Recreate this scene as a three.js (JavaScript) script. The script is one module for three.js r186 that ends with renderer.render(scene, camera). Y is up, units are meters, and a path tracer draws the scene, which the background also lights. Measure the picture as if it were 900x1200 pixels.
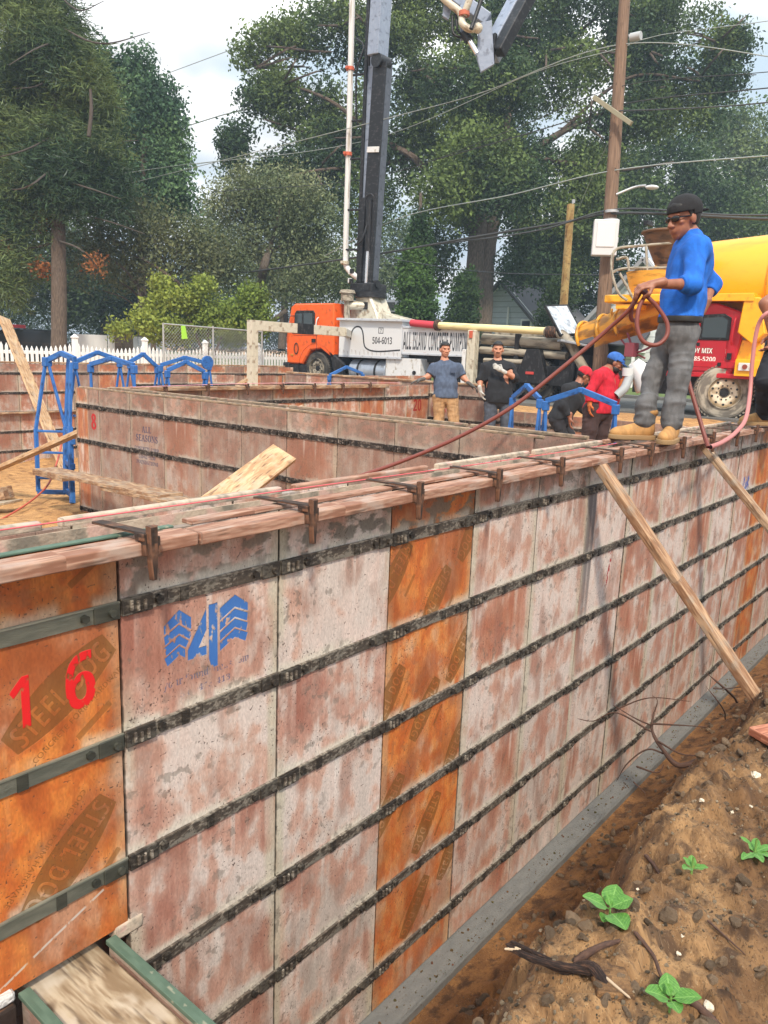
import * as THREE from 'three';
import { mergeGeometries, toCreasedNormals } from 'three/addons/utils/BufferGeometryUtils.js';
import { RoundedBoxGeometry } from 'three/addons/geometries/RoundedBoxGeometry.js';

// ---------- camera, sky, sun, exposure ----------
const scene = new THREE.Scene();
const EYE = new THREE.Vector3(-1.158, 0.531, 1.896);
const AX = { r: new THREE.Vector3(0.63692, 0.03779, 0.77000), u: new THREE.Vector3(0.13134, 0.97888, -0.15667), f: new THREE.Vector3(0.75966, -0.20092, -0.61850) };
const camera = new THREE.PerspectiveCamera(66.744, 768 / 1024, 0.05, 2000);
camera.position.copy(EYE);
camera.quaternion.setFromRotationMatrix(new THREE.Matrix4().makeBasis(AX.r, AX.u, AX.f.clone().negate()));
scene.add(camera);
const renderer = new THREE.WebGLRenderer();
renderer.toneMapping = THREE.LinearToneMapping;
renderer.toneMappingExposure = 1.5;
renderer.shadowMap.enabled = true;
const SUN_DIR = new THREE.Vector3(-0.62, 1.0, 0.62).normalize();
const sun = new THREE.DirectionalLight(0xfff1dc, 2.7);
sun.position.copy(SUN_DIR).multiplyScalar(80); sun.castShadow = true; sun.shadow.radius = 10;
Object.assign(sun.shadow.camera, { left: -40, right: 40, top: 40, bottom: -40, near: 1, far: 200 });
sun.shadow.mapSize.set(2048, 2048);
scene.add(sun, sun.target);
scene.fog = new THREE.FogExp2(0xc4d8ee, 0.0014);

// ---------- noise ----------
function rng(seed) { let a = seed >>> 0; return () => { a = (a + 0x6d2b79f5) | 0; let t = Math.imul(a ^ (a >>> 15), 1 | a); t = (t + Math.imul(t ^ (t >>> 7), 61 | t)) ^ t; return ((t ^ (t >>> 14)) >>> 0) / 4294967296; }; }
const PERM = (() => { const r = rng(77), p = new Uint8Array(512), q = [...Array(256).keys()]; for (let i = 255; i > 0; i--) { const j = (r() * (i + 1)) | 0; [q[i], q[j]] = [q[j], q[i]]; } for (let i = 0; i < 512; i++) p[i] = q[i & 255]; return p; })();
function n2(x, y) {
  const xi = Math.floor(x), yi = Math.floor(y), fx = x - xi, fy = y - yi, u = fx * fx * (3 - 2 * fx), v = fy * fy * (3 - 2 * fy), X = xi & 255, Y = yi & 255, X1 = (X + 1) & 255, Y1 = (Y + 1) & 255;
  const a = PERM[PERM[X] + Y], b = PERM[PERM[X1] + Y], c = PERM[PERM[X] + Y1], d = PERM[PERM[X1] + Y1];
  return (a + (b - a) * u + (c - a) * v + (a - b - c + d) * u * v) / 255;
}
function n3(x, y, z) { const zi = Math.floor(z), f = z - zi, s = f * f * (3 - 2 * f); return n2(x + zi * 17.31, y + zi * 9.17) * (1 - s) + n2(x + (zi + 1) * 17.31, y + (zi + 1) * 9.17) * s; }
const GX = new Float32Array(256), GY = new Float32Array(256); for (let i = 0; i < 256; i++) { GX[i] = Math.cos(i * 0.0245437); GY[i] = Math.sin(i * 0.0245437); }
function g2(x, y) { // gradient noise, about -0.7..0.7
  const xi = Math.floor(x), yi = Math.floor(y), fx = x - xi, fy = y - yi, u = fx * fx * fx * (fx * (fx * 6 - 15) + 10), v = fy * fy * fy * (fy * (fy * 6 - 15) + 10), X = xi & 255, Y = yi & 255, X1 = (X + 1) & 255, Y1 = (Y + 1) & 255;
  const a = PERM[PERM[X] + Y], b = PERM[PERM[X1] + Y], c = PERM[PERM[X] + Y1], d = PERM[PERM[X1] + Y1];
  const p = GX[a] * fx + GY[a] * fy, q = GX[b] * (fx - 1) + GY[b] * fy, r = GX[c] * fx + GY[c] * (fy - 1), s = GX[d] * (fx - 1) + GY[d] * (fy - 1);
  return p + (q - p) * u + (r - p) * v + (p - q - r + s) * u * v;
}
function fbm(x, y, o = 4) { let s = 0, a = 0.5, t = 0; for (let i = 0; i < o; i++) { s += a * g2(x, y); t += a; const q = x * 1.62 - y * 1.22 + 13.7; y = x * 1.22 + y * 1.62 + 7.1; x = q; a *= 0.52; } return clamp(0.5 + s / t * 1.05, 0, 1); }
const clamp = (x, a, b) => Math.min(b, Math.max(a, x));
function fbmA(x, y, o = 4) { let s = 0, a = 0.5, t = 0; for (let i = 0; i < o; i++) { s += a * g2(x, y); t += a; x = x * 2.07 + 13.7; y = y * 2.07 + 7.1; a *= 0.52; } return clamp(0.5 + s / t * 1.05, 0, 1); } // keeps the grain direction
const ss = (a, b, x) => { const t = Math.min(1, Math.max(0, (x - a) / (b - a))); return t * t * (3 - 2 * t); };
const lerp = (a, b, t) => a + (b - a) * t;

// sky: thin bright overcast with pale blue gaps, brighter towards the zenith
{
  const W = 1024, H = 512, d = new Float32Array(W * H * 4);
  for (let j = 0; j < H; j++) for (let i = 0; i < W; i++) {
    const el = (0.5 - (H - 1 - j + 0.5) / H) * Math.PI, az = (i + 0.5) / W * 2 * Math.PI, e = Math.max(0, Math.sin(el));
    const cx = Math.cos(az) * Math.cos(el) / (e + 0.25), cz = Math.sin(az) * Math.cos(el) / (e + 0.25);
    const c1 = fbm(cx * 1.5 + 40, cz * 1.5 + 40, 6), c2 = fbm(cx * 4 + 90, cz * 4 + 60, 5);
    const cloud = ss(0.36, 0.62, c1 * 0.72 + c2 * 0.28), shade = 0.8 + 0.42 * ss(0.3, 0.75, c2);
    const g = 0.56 + 0.75 * e;
    const r = [0.60, 0.74, 0.86].map((c, k) => lerp(c * g * 1.0, [1.0, 1.015, 1.03][k] * g * 1.18 * shade, cloud));
    const k = (j * W + i) * 4; d[k] = r[0]; d[k + 1] = r[1]; d[k + 2] = r[2]; d[k + 3] = 1;
  }
  const t = new THREE.DataTexture(d, W, H, THREE.RGBAFormat, THREE.FloatType);
  t.mapping = THREE.EquirectangularReflectionMapping; t.magFilter = t.minFilter = THREE.LinearFilter; t.needsUpdate = true;
  scene.background = t; scene.environment = t;
}

// ---------- builders ----------
const V = (x, y, z) => new THREE.Vector3(x, y, z);
const at = (x, y, depth) => EYE.clone().addScaledVector(AX.f, depth).addScaledVector(AX.r, (x - 450) / 910.9 * depth).addScaledVector(AX.u, -(y - 600) / 910.9 * depth);
const taken = new Set();
function numbered(n) { if (!taken.has(n)) { taken.add(n); return n; } for (let i = 1; ; i++) { const m = `${n}_${String(i).padStart(3, '0')}`; if (!taken.has(m)) { taken.add(m); return m; } } }
function shade(m) { m.castShadow = true; m.receiveShadow = true; return m; }
function thing(name, label, category, pos = [0, 0, 0], turn = 0, group) {
  const o = new THREE.Group(); o.name = numbered(name); o.position.set(...pos); o.rotation.y = turn; o.userData = { label, category }; if (group) o.userData.group = group; scene.add(o); return o;
}
function tag(o, label, category, group) { o.userData.label = label; o.userData.category = category; if (group) o.userData.group = group; return o; }
function strip(g) { const q = g.index ? g.toNonIndexed() : g; for (const k of Object.keys(q.attributes)) if (!['position', 'normal', 'uv', 'color'].includes(k)) q.deleteAttribute(k); return q; }
function merge(list) {
  list = (Array.isArray(list) ? list : [list]).filter(Boolean).map(strip);
  if (list.length === 1) return list[0];
  if (list.some(g => g.attributes.color)) for (const g of list) if (!g.attributes.color) g.setAttribute('color', new THREE.BufferAttribute(new Float32Array(g.attributes.position.count * 3).fill(1), 3));
  return mergeGeometries(list);
}
function obj(name, geo, m, parent = scene) {
  const o = shade(new THREE.Mesh(merge(geo), m)); o.name = parent === scene ? numbered(name) : name; parent.add(o); return o;
}
function struct(name, geo, m, kind = 'structure') { const o = obj(name, geo, m); o.userData.kind = kind; return o; }
function uvBox(g, s = 1) { // uv in metres by dominant axis, u along the longest side
  g = strip(g); g.computeBoundingBox(); const p = g.attributes.position, n = g.attributes.normal, uv = new Float32Array(p.count * 2);
  for (let i = 0; i < p.count; i++) {
    const ax = Math.abs(n.getX(i)), ay = Math.abs(n.getY(i)), az = Math.abs(n.getZ(i));
    const [u, v] = ay > ax && ay > az ? [p.getX(i), p.getZ(i)] : az > ax ? [p.getX(i), p.getY(i)] : [p.getZ(i), p.getY(i)];
    uv[i * 2] = u * s; uv[i * 2 + 1] = v * s;
  }
  g.setAttribute('uv', new THREE.BufferAttribute(uv, 2)); return g;
}
const bx = (w, h, d, x = 0, y = 0, z = 0) => uvBox(new THREE.BoxGeometry(w, h, d)).translate(x, y, z);
const rb = (w, h, d, x = 0, y = 0, z = 0, r = 0.01) => uvBox(new RoundedBoxGeometry(w, h, d, 1, Math.min(r, w / 2.2, h / 2.2, d / 2.2))).translate(x, y, z);
function span(a, b, up = V(0, 1, 0)) { // matrix: x along a->b, y near up, origin in the middle
  const x = b.clone().sub(a).normalize(), z = x.clone().cross(up).normalize(), y = z.clone().cross(x);
  return new THREE.Matrix4().makeBasis(x, y, z).setPosition(a.clone().add(b).multiplyScalar(0.5));
}
const bar = (a, b, h, w, up, r = 0.006) => (r ? rb(a.distanceTo(b), h, w, 0, 0, 0, r) : bx(a.distanceTo(b), h, w)).applyMatrix4(span(a, b, up));
function rod(a, b, r0, r1 = r0, seg = 8) { const L = a.distanceTo(b), g = new THREE.CylinderGeometry(r1, r0, L, seg); return g.applyMatrix4(new THREE.Matrix4().makeTranslation(0, 0, 0)).applyQuaternion(new THREE.Quaternion().setFromUnitVectors(V(0, 1, 0), b.clone().sub(a).normalize())).translate((a.x + b.x) / 2, (a.y + b.y) / 2, (a.z + b.z) / 2); }
const tube = (pts, r, seg = 40, rad = 8, closed = false) => new THREE.TubeGeometry(new THREE.CatmullRomCurve3(pts, closed, 'centripetal'), seg, r, rad, closed);
const cyl = (r, h, x, y, z, ax = 'y', seg = 20, r2 = r) => { const g = new THREE.CylinderGeometry(r2, r, h, seg); if (ax === 'x') g.rotateZ(Math.PI / 2); if (ax === 'z') g.rotateX(Math.PI / 2); return g.translate(x, y, z); };
function prism(pts, depth, bevel = 0) { // 2-D outline extruded along z
  const s = new THREE.Shape(pts.map(p => new THREE.Vector2(...p)));
  return new THREE.ExtrudeGeometry(s, { depth, bevelEnabled: bevel > 0, bevelSize: bevel, bevelThickness: bevel, bevelSegments: 1 });
}
// ---------- textures and materials ----------
function dataTex(W, H, fn, srgb = true) {
  const d = new Uint8Array(W * H * 4);
  for (let y = 0; y < H; y++) for (let x = 0; x < W; x++) { const c = fn(x, y), k = (y * W + x) * 4; d[k] = c[0]; d[k + 1] = c[1]; d[k + 2] = c[2]; d[k + 3] = 255; }
  const t = new THREE.DataTexture(d, W, H); if (srgb) t.colorSpace = THREE.SRGBColorSpace;
  t.wrapS = t.wrapT = THREE.RepeatWrapping; t.magFilter = THREE.LinearFilter; t.minFilter = THREE.LinearMipmapLinearFilter; t.needsUpdate = true; return t;
}
const mix3 = (a, b, t) => [a[0] + (b[0] - a[0]) * t, a[1] + (b[1] - a[1]) * t, a[2] + (b[2] - a[2]) * t];
function mat(o) { const { color, ...r } = o; const m = new THREE.MeshStandardMaterial({ roughness: 0.7, ...r }); if (color !== undefined) Array.isArray(color) ? m.color.setRGB(...color) : m.color.set(color); return m; }
function rep(t, sx, sy = sx) { const c = t.clone(); c.repeat.set(sx, sy); c.needsUpdate = true; return c; }
// fine grey grain shared as bump on many surfaces
const GRAIN = dataTex(512, 512, (x, y) => { const v = 255 * clamp(fbm(x / 6, y / 6, 4) * 0.6 + fbm(x / 40, y / 40, 3) * 0.4, 0, 1); return [v, v, v]; }, false);
function woodTex(W, H, seed, a, b, knot, grey) { // grain runs along u
  return dataTex(W, H, (x, y) => {
    const u = x / W, v = y / H, w = fbm(u * 2 + seed, v * 3, 3) * 1.2;
    let g = fbmA(u * 3 + seed, v * 30 + w * 4, 4), f = n2(u * 26 + seed * 3, v * 260);
    let c = mix3(a, b, ss(0.25, 0.75, g * 0.8 + f * 0.25));
    const kx = (u * 3.3 + seed) % 1 - 0.5, ky = v * 4 % 1 - 0.45, kd = Math.hypot(kx * 1.6, ky * 0.9) + (n2(u * 30, v * 30) - 0.5) * 0.1;
    c = mix3(c, knot, (1 - ss(0.05, 0.15, kd)) * 0.65);
    c = mix3(c, grey, ss(0.48, 0.78, fbm(u * 6 + seed * 2, v * 7 + 3, 4)) * 0.75);
    c = mix3(c, [60, 45, 35], ss(0.62, 0.85, fbmA(u * 5 + seed, v * 70, 3)) * 0.5);
    return c;
  });
}
const T = {
  pine: woodTex(512, 256, 3.1, [208, 178, 140], [172, 134, 98], [110, 70, 42], [190, 168, 142]),
  worn: woodTex(512, 256, 8.7, [186, 158, 128], [132, 98, 72], [84, 56, 42], [150, 140, 128]),
  pinky: woodTex(512, 256, 5.3, [206, 166, 146], [158, 112, 92], [92, 56, 46], [196, 178, 170]),
  rough: woodTex(512, 256, 1.9, [204, 192, 172], [148, 128, 104], [88, 68, 52], [214, 206, 196]),
};
const wood = (t, o = {}) => mat({ map: t, bumpMap: t, bumpScale: 0.004, roughness: 0.8, ...o });
const M = {
  pine: wood(T.pine), worn: wood(T.worn), pinky: wood(T.pinky, { color: [0.72, 0.7, 0.66] }), rough: wood(T.rough, { color: [0.78, 0.73, 0.66] }),
  rust: mat({ map: dataTex(256, 256, (x, y) => mix3([58, 47, 42], [124, 88, 68], ss(0.4, 0.75, fbm(x / 30, y / 30, 4)))), roughness: 0.75, metalness: 0.35, bumpMap: GRAIN, bumpScale: 0.003 }),
};
// ---------- concrete form panels ----------
const PW = 0.61, PH = 2.44, STRAPS = [0.203, 0.609, 1.016, 1.422, 1.829, 2.235];
function decalMask(W, H, draw) {
  const c = document.createElement('canvas'); c.width = W; c.height = H; const g = c.getContext('2d');
  draw(g, W / PW, H / PH); return g.getImageData(0, 0, W, H).data;
}
// o: orange 0..1 (fresh overlay), film 0..1 (dried cement), grime 0..1, decals: [{draw, color, wear}]
function panelTex(W, H, seed, o) {
  const r = rng(seed), film = [...Array(8)].map(() => clamp(o.film + (r() - 0.5) * 0.5, 0, 1)), tone = [...Array(8)].map(() => (r() - 0.5) * 0.22), S = r() * 90;
  const sk = [...Array(8)].map(() => r() * 50), dec = (o.decals || []).map(d => ({ ...d, m: decalMask(W, H, d.draw) }));
  return dataTex(W, H, (px, yy) => {
    const py = H - 1 - yy, x = px / W * PW, y = py / H * PH; // y metres below the top edge
    let k = 0; while (k < 6 && y > STRAPS[k]) k++;
    const below = k ? y - STRAPS[k - 1] : 1, above = k < 6 ? STRAPS[k] - y : 1, Z = S + sk[k];
    const patch = fbm(x * 3.2 + Z, y * 2.4 + Z, 4), streak = fbmA(x * 26 + Z, y * 1.7 + Z, 3), fine = n2(x * 260 + S, y * 120), grain = n2(x * 150 + S, y * 7 + S), cloud = fbm(x * 11 + Z, y * 8, 4);
    let c = mix3([156, 104, 90], [182, 128, 112], ss(0.3, 0.7, grain * 0.2 + patch * 0.8));
    const or = mix3(mix3([190, 98, 42], [216, 130, 58], ss(0.3, 0.7, cloud)), [156, 80, 40], ss(0.42, 0.75, patch) * 0.85);
    c = mix3(c, mix3(or, [150, 76, 34], ss(0.55, 0.85, grain) * 0.25), o.orange);
    const soft = fbm(x * 4.4 + Z * 3, y * 3.4 + Z, 5), f = film[k] + tone[k] + (patch - 0.5) * 1.35 + (soft - 0.5) * 1.1 + (streak - 0.5) * 0.3 + 0.1 + 0.2 * ss(0.9, 2.2, y) + 0.3 * (1 - ss(0.0, 0.13, above));
    c = mix3(c, mix3([200, 166, 150], [214, 199, 188], ss(0.35, 0.7, cloud)), ss(-0.15, 0.95, f) * (1 - o.orange * 0.75) * 0.93);
    c = mix3(c, [218, 204, 197], ss(0.55, 0.95, f * 0.6 + streak * 0.1 + 0.18 + (cloud - 0.5) * 0.9 + (soft - 0.5) * 0.6) * 0.8 * (1 - o.orange * 0.7));
    // bare red-brown patches and damp runs
    const st = ss(0.5, 0.78, fbm(x * 6.5 + Z * 2, y * 2.6 + Z, 4)); c = mix3(c, o.orange > 0.5 ? [142, 70, 28] : [150, 104, 88], st * 0.5);
    const drip = ss(0.72, 0.88, n2(x * 34 + Z, y * 0.9 + Z)) * (1 - ss(0.05, 0.4, below + cloud * 0.2)); c = mix3(c, [224, 220, 214], drip * 0.6 * (o.orange > 0.5 ? 0.25 : 1));
    // grime, growing towards the foot
    const g = o.grime * (0.35 + 0.65 * ss(0.9, 2.3, y)) * ss(0.36, 0.66, cloud * 0.6 + patch * 0.4); c = mix3(c, [128, 120, 112], g * 0.8);
    if (y < 0.2) c = mix3(c, [112, 106, 96], ss(0.45, 0.62, fbm(x * 9 + S, y * 16 + S, 4)) * o.top);
    // cement left on the upper edge of each strap and along the joints
    c = mix3(c, [206, 198, 184], (1 - ss(0.03, 0.05 + 0.035 * cloud, above)) * ss(0.2, 0.5, n2(x * 18 + Z, k * 3.1)) * 0.9 * (1 - o.orange * 0.35));
    const ed = Math.min(x, PW - x) + (n2(y * 14 + S, 3.3) - 0.5) * 0.02; c = mix3(c, [190, 182, 162], (1 - ss(0.016, 0.062, ed + (streak - 0.5) * 0.04)) * ss(0.25, 0.6, n2(y * 2.2 + S, x > 0.3 ? 9 : 2)) * 0.8 * (1 - o.orange * 0.55));
    // mottled crust
    const cr = ss(0.6, 0.72, fbm(x * 22 + Z, y * 22, 4)) * ss(0.5, 0.68, fbm(x * 4 + S * 3, y * 4, 2)); c = mix3(c, [104, 98, 90], cr * 0.42 * (1 - o.orange * 0.6));
    if (o.dull) c = mix3(c, mix3([112, 92, 82], [146, 126, 114], patch), o.dull);
    // pock marks
    const p = n2(x * 210 + S, y * 190), pc = fbm(x * 5 + S * 2, y * 5 + 4, 2); if (p > 0.975 - 0.1 * ss(0.45, 0.75, pc)) c = mix3(c, [62, 50, 45], 0.65);
    const sc = n2(x * 60 + y * 40, y * 260 - x * 30); if (sc > 0.95) c = mix3(c, [70, 56, 50], 0.5);
    const ed0 = Math.min(x, PW - x), b = (0.97 + (fine - 0.5) * 0.12 + (grain - 0.5) * 0.05) * (0.5 + 0.5 * ss(0.001, 0.006, ed0 + (n2(y * 60, S) - 0.5) * 0.003)); c = [c[0] * b, c[1] * b, c[2] * b];
    for (const d of dec) { const a = d.m[(py * W + px) * 4 + 3] / 255; if (a > 0) { const w = ss(d.wear, d.wear + 0.12, fbm(x * 30 + S, y * 22, 4) * 0.75 + n2(x * 120, y * 30 + S) * 0.25); c = mix3(c, d.color, a * w * (d.alpha ?? 1)); } }
    return c;
  });
}
// prints (real lettering on the sheets)
function badge(g, s, x, y, ang, len, flip) { // pointed-oval badge with block letters
  g.save(); g.translate(x * s, y * s); g.rotate(ang); const L = len * s / 2, h = L * 0.36;
  g.fillStyle = 'rgba(0,0,0,.72)'; g.beginPath(); g.moveTo(-L, -h * 0.55); g.quadraticCurveTo(0, -h * 1.5, L, -h * 0.55); g.lineTo(L, h * 0.55); g.quadraticCurveTo(0, h * 1.5, -L, h * 0.55); g.closePath(); g.fill();
  g.save(); if (flip) g.rotate(Math.PI); g.globalCompositeOperation = 'destination-out'; g.font = `bold ${h * 1.5}px sans-serif`; g.textAlign = 'center'; g.textBaseline = 'middle';
  const w = g.measureText('STEEL DOG').width; g.scale(L * 1.84 / w, 1); g.fillStyle = 'rgba(0,0,0,.62)'; g.fillText('STEEL DOG', 0, h * 0.05);
  g.globalCompositeOperation = 'source-over'; g.strokeStyle = 'rgba(0,0,0,.8)'; g.lineWidth = Math.max(1, s * 0.0022); g.strokeText('STEEL DOG', 0, h * 0.05); g.restore();
  g.save(); if (flip) g.rotate(Math.PI); g.font = `${h * 0.36}px sans-serif`; g.textAlign = 'center'; g.fillStyle = 'rgba(0,0,0,.85)';
  const t = 'CONCRETE FORM HARDWARE', tw = g.measureText(t).width, sc = L * 1.9 / tw; g.translate(0, h * 1.52); g.scale(sc, 1); g.fillText(t, 0, 0); g.restore();
  g.fillStyle = 'rgba(0,0,0,.5)'; g.fillRect(-L * 0.3, h * 2.1, L * 0.7, h * 0.3); g.restore();
}
function digits(g, s, t, x, y, hgt, font = 'bold', sx = 0.8) { g.save(); g.translate(x * s, y * s); g.scale(sx, 1); g.font = `${font} ${hgt * s * 1.38}px sans-serif`; g.textAlign = 'center'; g.textBaseline = 'middle'; g.fillStyle = '#000'; g.fillText(t, 0, 0); g.restore(); }
function wing4(g, s, x, y, w) { // the striped-wings 4
  g.save(); g.translate(x * s, y * s); const k = w * s / 100; g.scale(k, k); g.fillStyle = '#000';
  const poly = p => { g.beginPath(); p.forEach(([a, b], i) => i ? g.lineTo(a, b) : g.moveTo(a, b)); g.closePath(); g.fill(); };
  for (const [m, dx] of [[1, 0], [-1, 0]]) for (let i = 0; i < 4; i++) { const t = -30 + i * 13, a = i === 0 ? 5 : 0; poly([[m * (13 + (m < 0 ? 6 : 0)), t + 10 - a], [m * 32, t - 3 - a], [m * 48, t + 7], [m * (48 - i), t + 17], [m * 32, t + 7.5], [m * (13 + (m < 0 ? 6 : 0)), t + 20]]); }
  g.globalCompositeOperation = 'destination-out'; poly([[-26, 12], [-4, -36], [14, -36], [14, 48], [-2, 48], [-4, 30], [-26, 30]]); g.globalCompositeOperation = 'source-over';
  poly([[1, -34], [11, -34], [11, 46], [4, 46], [1, 34]]); poly([[-2, -30], [-23, 15], [-23, 27], [-2, 27], [-2, 16], [-11, 16], [-2, -4]]); g.restore();
}
function lines(g, s, arr) { for (const [t, x, y, h, wd] of arr) { g.save(); g.translate(x * s, y * s); g.font = `bold ${h * s * 1.35}px serif`; g.textAlign = 'center'; g.textBaseline = 'middle'; const w = g.measureText(t).width; g.scale(wd * s / w, 1); g.fillStyle = '#000'; g.fillText(t, 0, 0); g.restore(); } }
const BROWN = [104, 68, 26];
const panelMat = t => mat({ map: t, bumpMap: t, bumpScale: 0.0025, roughness: 0.62 });
const PT = {
  first: panelTex(512, 2048, 11, { orange: 1, film: -0.2, grime: 0.12, top: 0.12, decals: [
    { color: BROWN, wear: 0.16, alpha: 0.8, draw: (g, s) => { badge(g, s, 0.43, 0.40, -0.62, 0.36, false); badge(g, s, 0.43, 0.90, -0.80, 0.36, true); g.fillStyle = 'rgba(0,0,0,.6)'; g.save(); g.translate(0.46 * s, 0.1 * s); g.rotate(-0.6); g.fillRect(0, 0, 0.1 * s, 0.02 * s); g.restore(); } },
    { color: [214, 24, 28], wear: 0.33, draw: (g, s) => { digits(g, s, '1', 0.325, 0.395, 0.145, 'bold', 0.75); digits(g, s, '6', 0.485, 0.385, 0.165, 'bold', 0.8); } },
    { color: [196, 190, 184], wear: 0.3, alpha: 0.8, draw: (g, s) => { g.strokeStyle = '#000'; g.lineWidth = s * 0.008; g.beginPath(); g.moveTo(0.2 * s, 1.2 * s); g.lineTo(0.36 * s, 1.13 * s); g.lineTo(0.53 * s, 1.06 * s); g.stroke(); } }] }),
  logo: panelTex(512, 2048, 23, { orange: 0.04, film: 0.62, grime: 0.3, top: 0.7, decals: [
    { color: [46, 104, 182], wear: 0.27, alpha: 0.9, draw: (g, s) => { g.save(); g.translate(0, 0.36 * 0.22 * s); g.scale(1, 0.78); wing4(g, s, 0.31, 0.36, 0.34); g.restore(); } },
    { color: [92, 92, 120], wear: 0.44, alpha: 0.75, draw: (g, s) => lines(g, s, [['your foundations.com', 0.31, 0.49, 0.026, 0.34], ['516-413-413', 0.3, 0.535, 0.022, 0.2]]) }] }),
  pale: panelTex(512, 2048, 37, { orange: 0.02, film: 0.72, grime: 0.55, top: 0.85 }),
  orange: panelTex(512, 2048, 41, { orange: 0.95, film: 0.02, grime: 0.3, top: 0.75, decals: [
    { color: BROWN, wear: 0.2, alpha: 0.8, draw: (g, s) => { for (const [x, y] of [[0.04, 0.36], [0.34, 0.52], [0.6, 0.26], [0.56, 0.84], [0.03, 0.9], [0.3, 1.04], [0.58, 1.3], [0.06, 1.42], [0.36, 1.64], [0.58, 1.9], [0.3, 2.06]]) badge(g, s, x, y, -0.95, 0.3, ((x * 100) | 0) % 2 === 0); } }] }),
  rosy: panelTex(512, 1536, 53, { orange: 0.22, film: 0.45, grime: 0.25, top: 0.3 }),
  rosyA: panelTex(384, 1024, 59, { orange: 0.18, film: 0.45, grime: 0.35, top: 0.3 }),
  rosyB: panelTex(384, 1024, 61, { orange: 0.05, film: 0.62, grime: 0.4, top: 0.5 }),
  brand: panelTex(384, 1024, 67, { orange: 0.25, film: 0.45, grime: 0.3, top: 0.4, decals: [{ color: [40, 84, 170], wear: 0.4, draw: (g, s) => wing4(g, s, 0.3, 0.38, 0.22) }, { color: [150, 40, 40], wear: 0.5, draw: (g, s) => digits(g, s, '11', 0.3, 0.5, 0.12) }] }),
  gold: panelTex(384, 1024, 71, { orange: 0.85, film: 0.05, grime: 0.4, top: 0.6 }),
  streaky: panelTex(384, 1024, 73, { orange: 0.1, film: 0.85, grime: 0.3, top: 0.3, decals: [{ color: [78, 74, 76], wear: 0.1, alpha: 0.8, draw: (g, s) => { for (let i = 0; i < 26; i++) { const q = g.createLinearGradient(0, 0.12 * s, 0, (0.7 + 0.3 * ((i * 7) % 5) / 5) * s); q.addColorStop(0, 'rgba(0,0,0,.28)'); q.addColorStop(1, 'rgba(0,0,0,0)'); g.fillStyle = q; g.fillRect((0.005 + (i * 0.37 % 1) * 0.11) * s, 0.12 * s, (0.02 + (i % 4) * 0.01) * s, s); } } }, { color: [150, 30, 34], wear: 0.5, draw: (g, s) => digits(g, s, '7', 0.4, 0.5, 0.16) }] }),
  umber: panelTex(256, 1024, 79, { dull: 0.55, orange: 0.04, film: 0.36, grime: 1.0, top: 0.5 }),
  umberA: panelTex(256, 1024, 83, { dull: 0.5, orange: 0.02, film: 0.26, grime: 0.9, top: 0.5 }),
  umberB: panelTex(256, 1024, 89, { dull: 0.3, orange: 0.16, film: 0.22, grime: 0.7, top: 0.4 }),
  ruddy: panelTex(256, 1024, 91, { orange: 0.45, film: 0.12, grime: 0.25, top: 0.3 }),
  eight: panelTex(384, 1536, 97, { dull: 0.45, orange: 0.04, film: 0.3, grime: 0.8, top: 0.5, decals: [{ color: [176, 26, 34], wear: 0.02, draw: (g, s) => digits(g, s, '8', 0.3, 0.37, 0.18, 'bold', 2.2) }] }),
  seasons: panelTex(512, 1536, 101, { dull: 0.45, orange: 0.05, film: 0.4, grime: 0.8, top: 0.55, decals: [{ color: [44, 52, 88], wear: 0.05, alpha: 1, draw: (g, s) => lines(g, s, [['ALL', 0.3, 0.275, 0.05, 0.17], ['SEASONS', 0.3, 0.345, 0.055, 0.4], ['CONCRETE CORP.', 0.3, 0.43, 0.03, 0.46], ['516-437-9190', 0.3, 0.49, 0.04, 0.3], ['FOUNDATIONS', 0.3, 0.54, 0.03, 0.4]]) }] }),
  seasonsBlue: panelTex(384, 1024, 103, { orange: 0.4, film: 0.3, grime: 0.2, top: 0.3, decals: [{ color: [40, 70, 170], wear: 0.12, draw: (g, s) => lines(g, s, [['ALL', 0.3, 0.29, 0.06, 0.18], ['SEASONS', 0.3, 0.365, 0.07, 0.46], ['CONCRETE CORP.', 0.3, 0.44, 0.03, 0.46]]) }] }),
  twenty: panelTex(256, 1024, 107, { orange: 0.4, film: 0.2, grime: 0.25, top: 0.3, decals: [{ color: [150, 40, 30], wear: 0.15, draw: (g, s) => digits(g, s, '20', 0.3, 0.34, 0.2, 'bold', 0.8) }] }),
  letterB: panelTex(256, 1024, 109, { orange: 0.1, film: 0.15, grime: 0.3, top: 0.3, decals: [{ color: [176, 40, 40], wear: 0.15, draw: (g, s) => digits(g, s, 'B', 0.3, 0.42, 0.2) }] }),
};
const PM = Object.fromEntries(Object.entries(PT).map(([k, t]) => [k, panelMat(t)]));
M.strap = mat({ map: dataTex(1024, 128, (x, y) => {
  const n = fbm(x / 24, y / 14, 4), m = fbm(x / 120 + 9, y / 60, 3), d = n2(x / 3, y / 16);
  let c = mix3([58, 52, 47], [98, 88, 78], n); c = mix3(c, [150, 142, 130], ss(0.46, 0.64, n * 0.5 + m * 0.5) * 0.85); c = mix3(c, [104, 100, 92], ss(0.5, 0.7, m) * 0.5);
  if (d > 0.88) c = mix3(c, [30, 26, 24], 0.6); return c; }), roughness: 0.62, metalness: 0.15, bumpMap: GRAIN, bumpScale: 0.0015, vertexColors: true });
M.strapDark = mat({ map: dataTex(512, 64, (x, y) => mix3([52, 45, 42], [124, 114, 106], ss(0.46, 0.75, fbm(x / 20, y / 12, 4)))), roughness: 0.7, metalness: 0.15, vertexColors: true });
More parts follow.
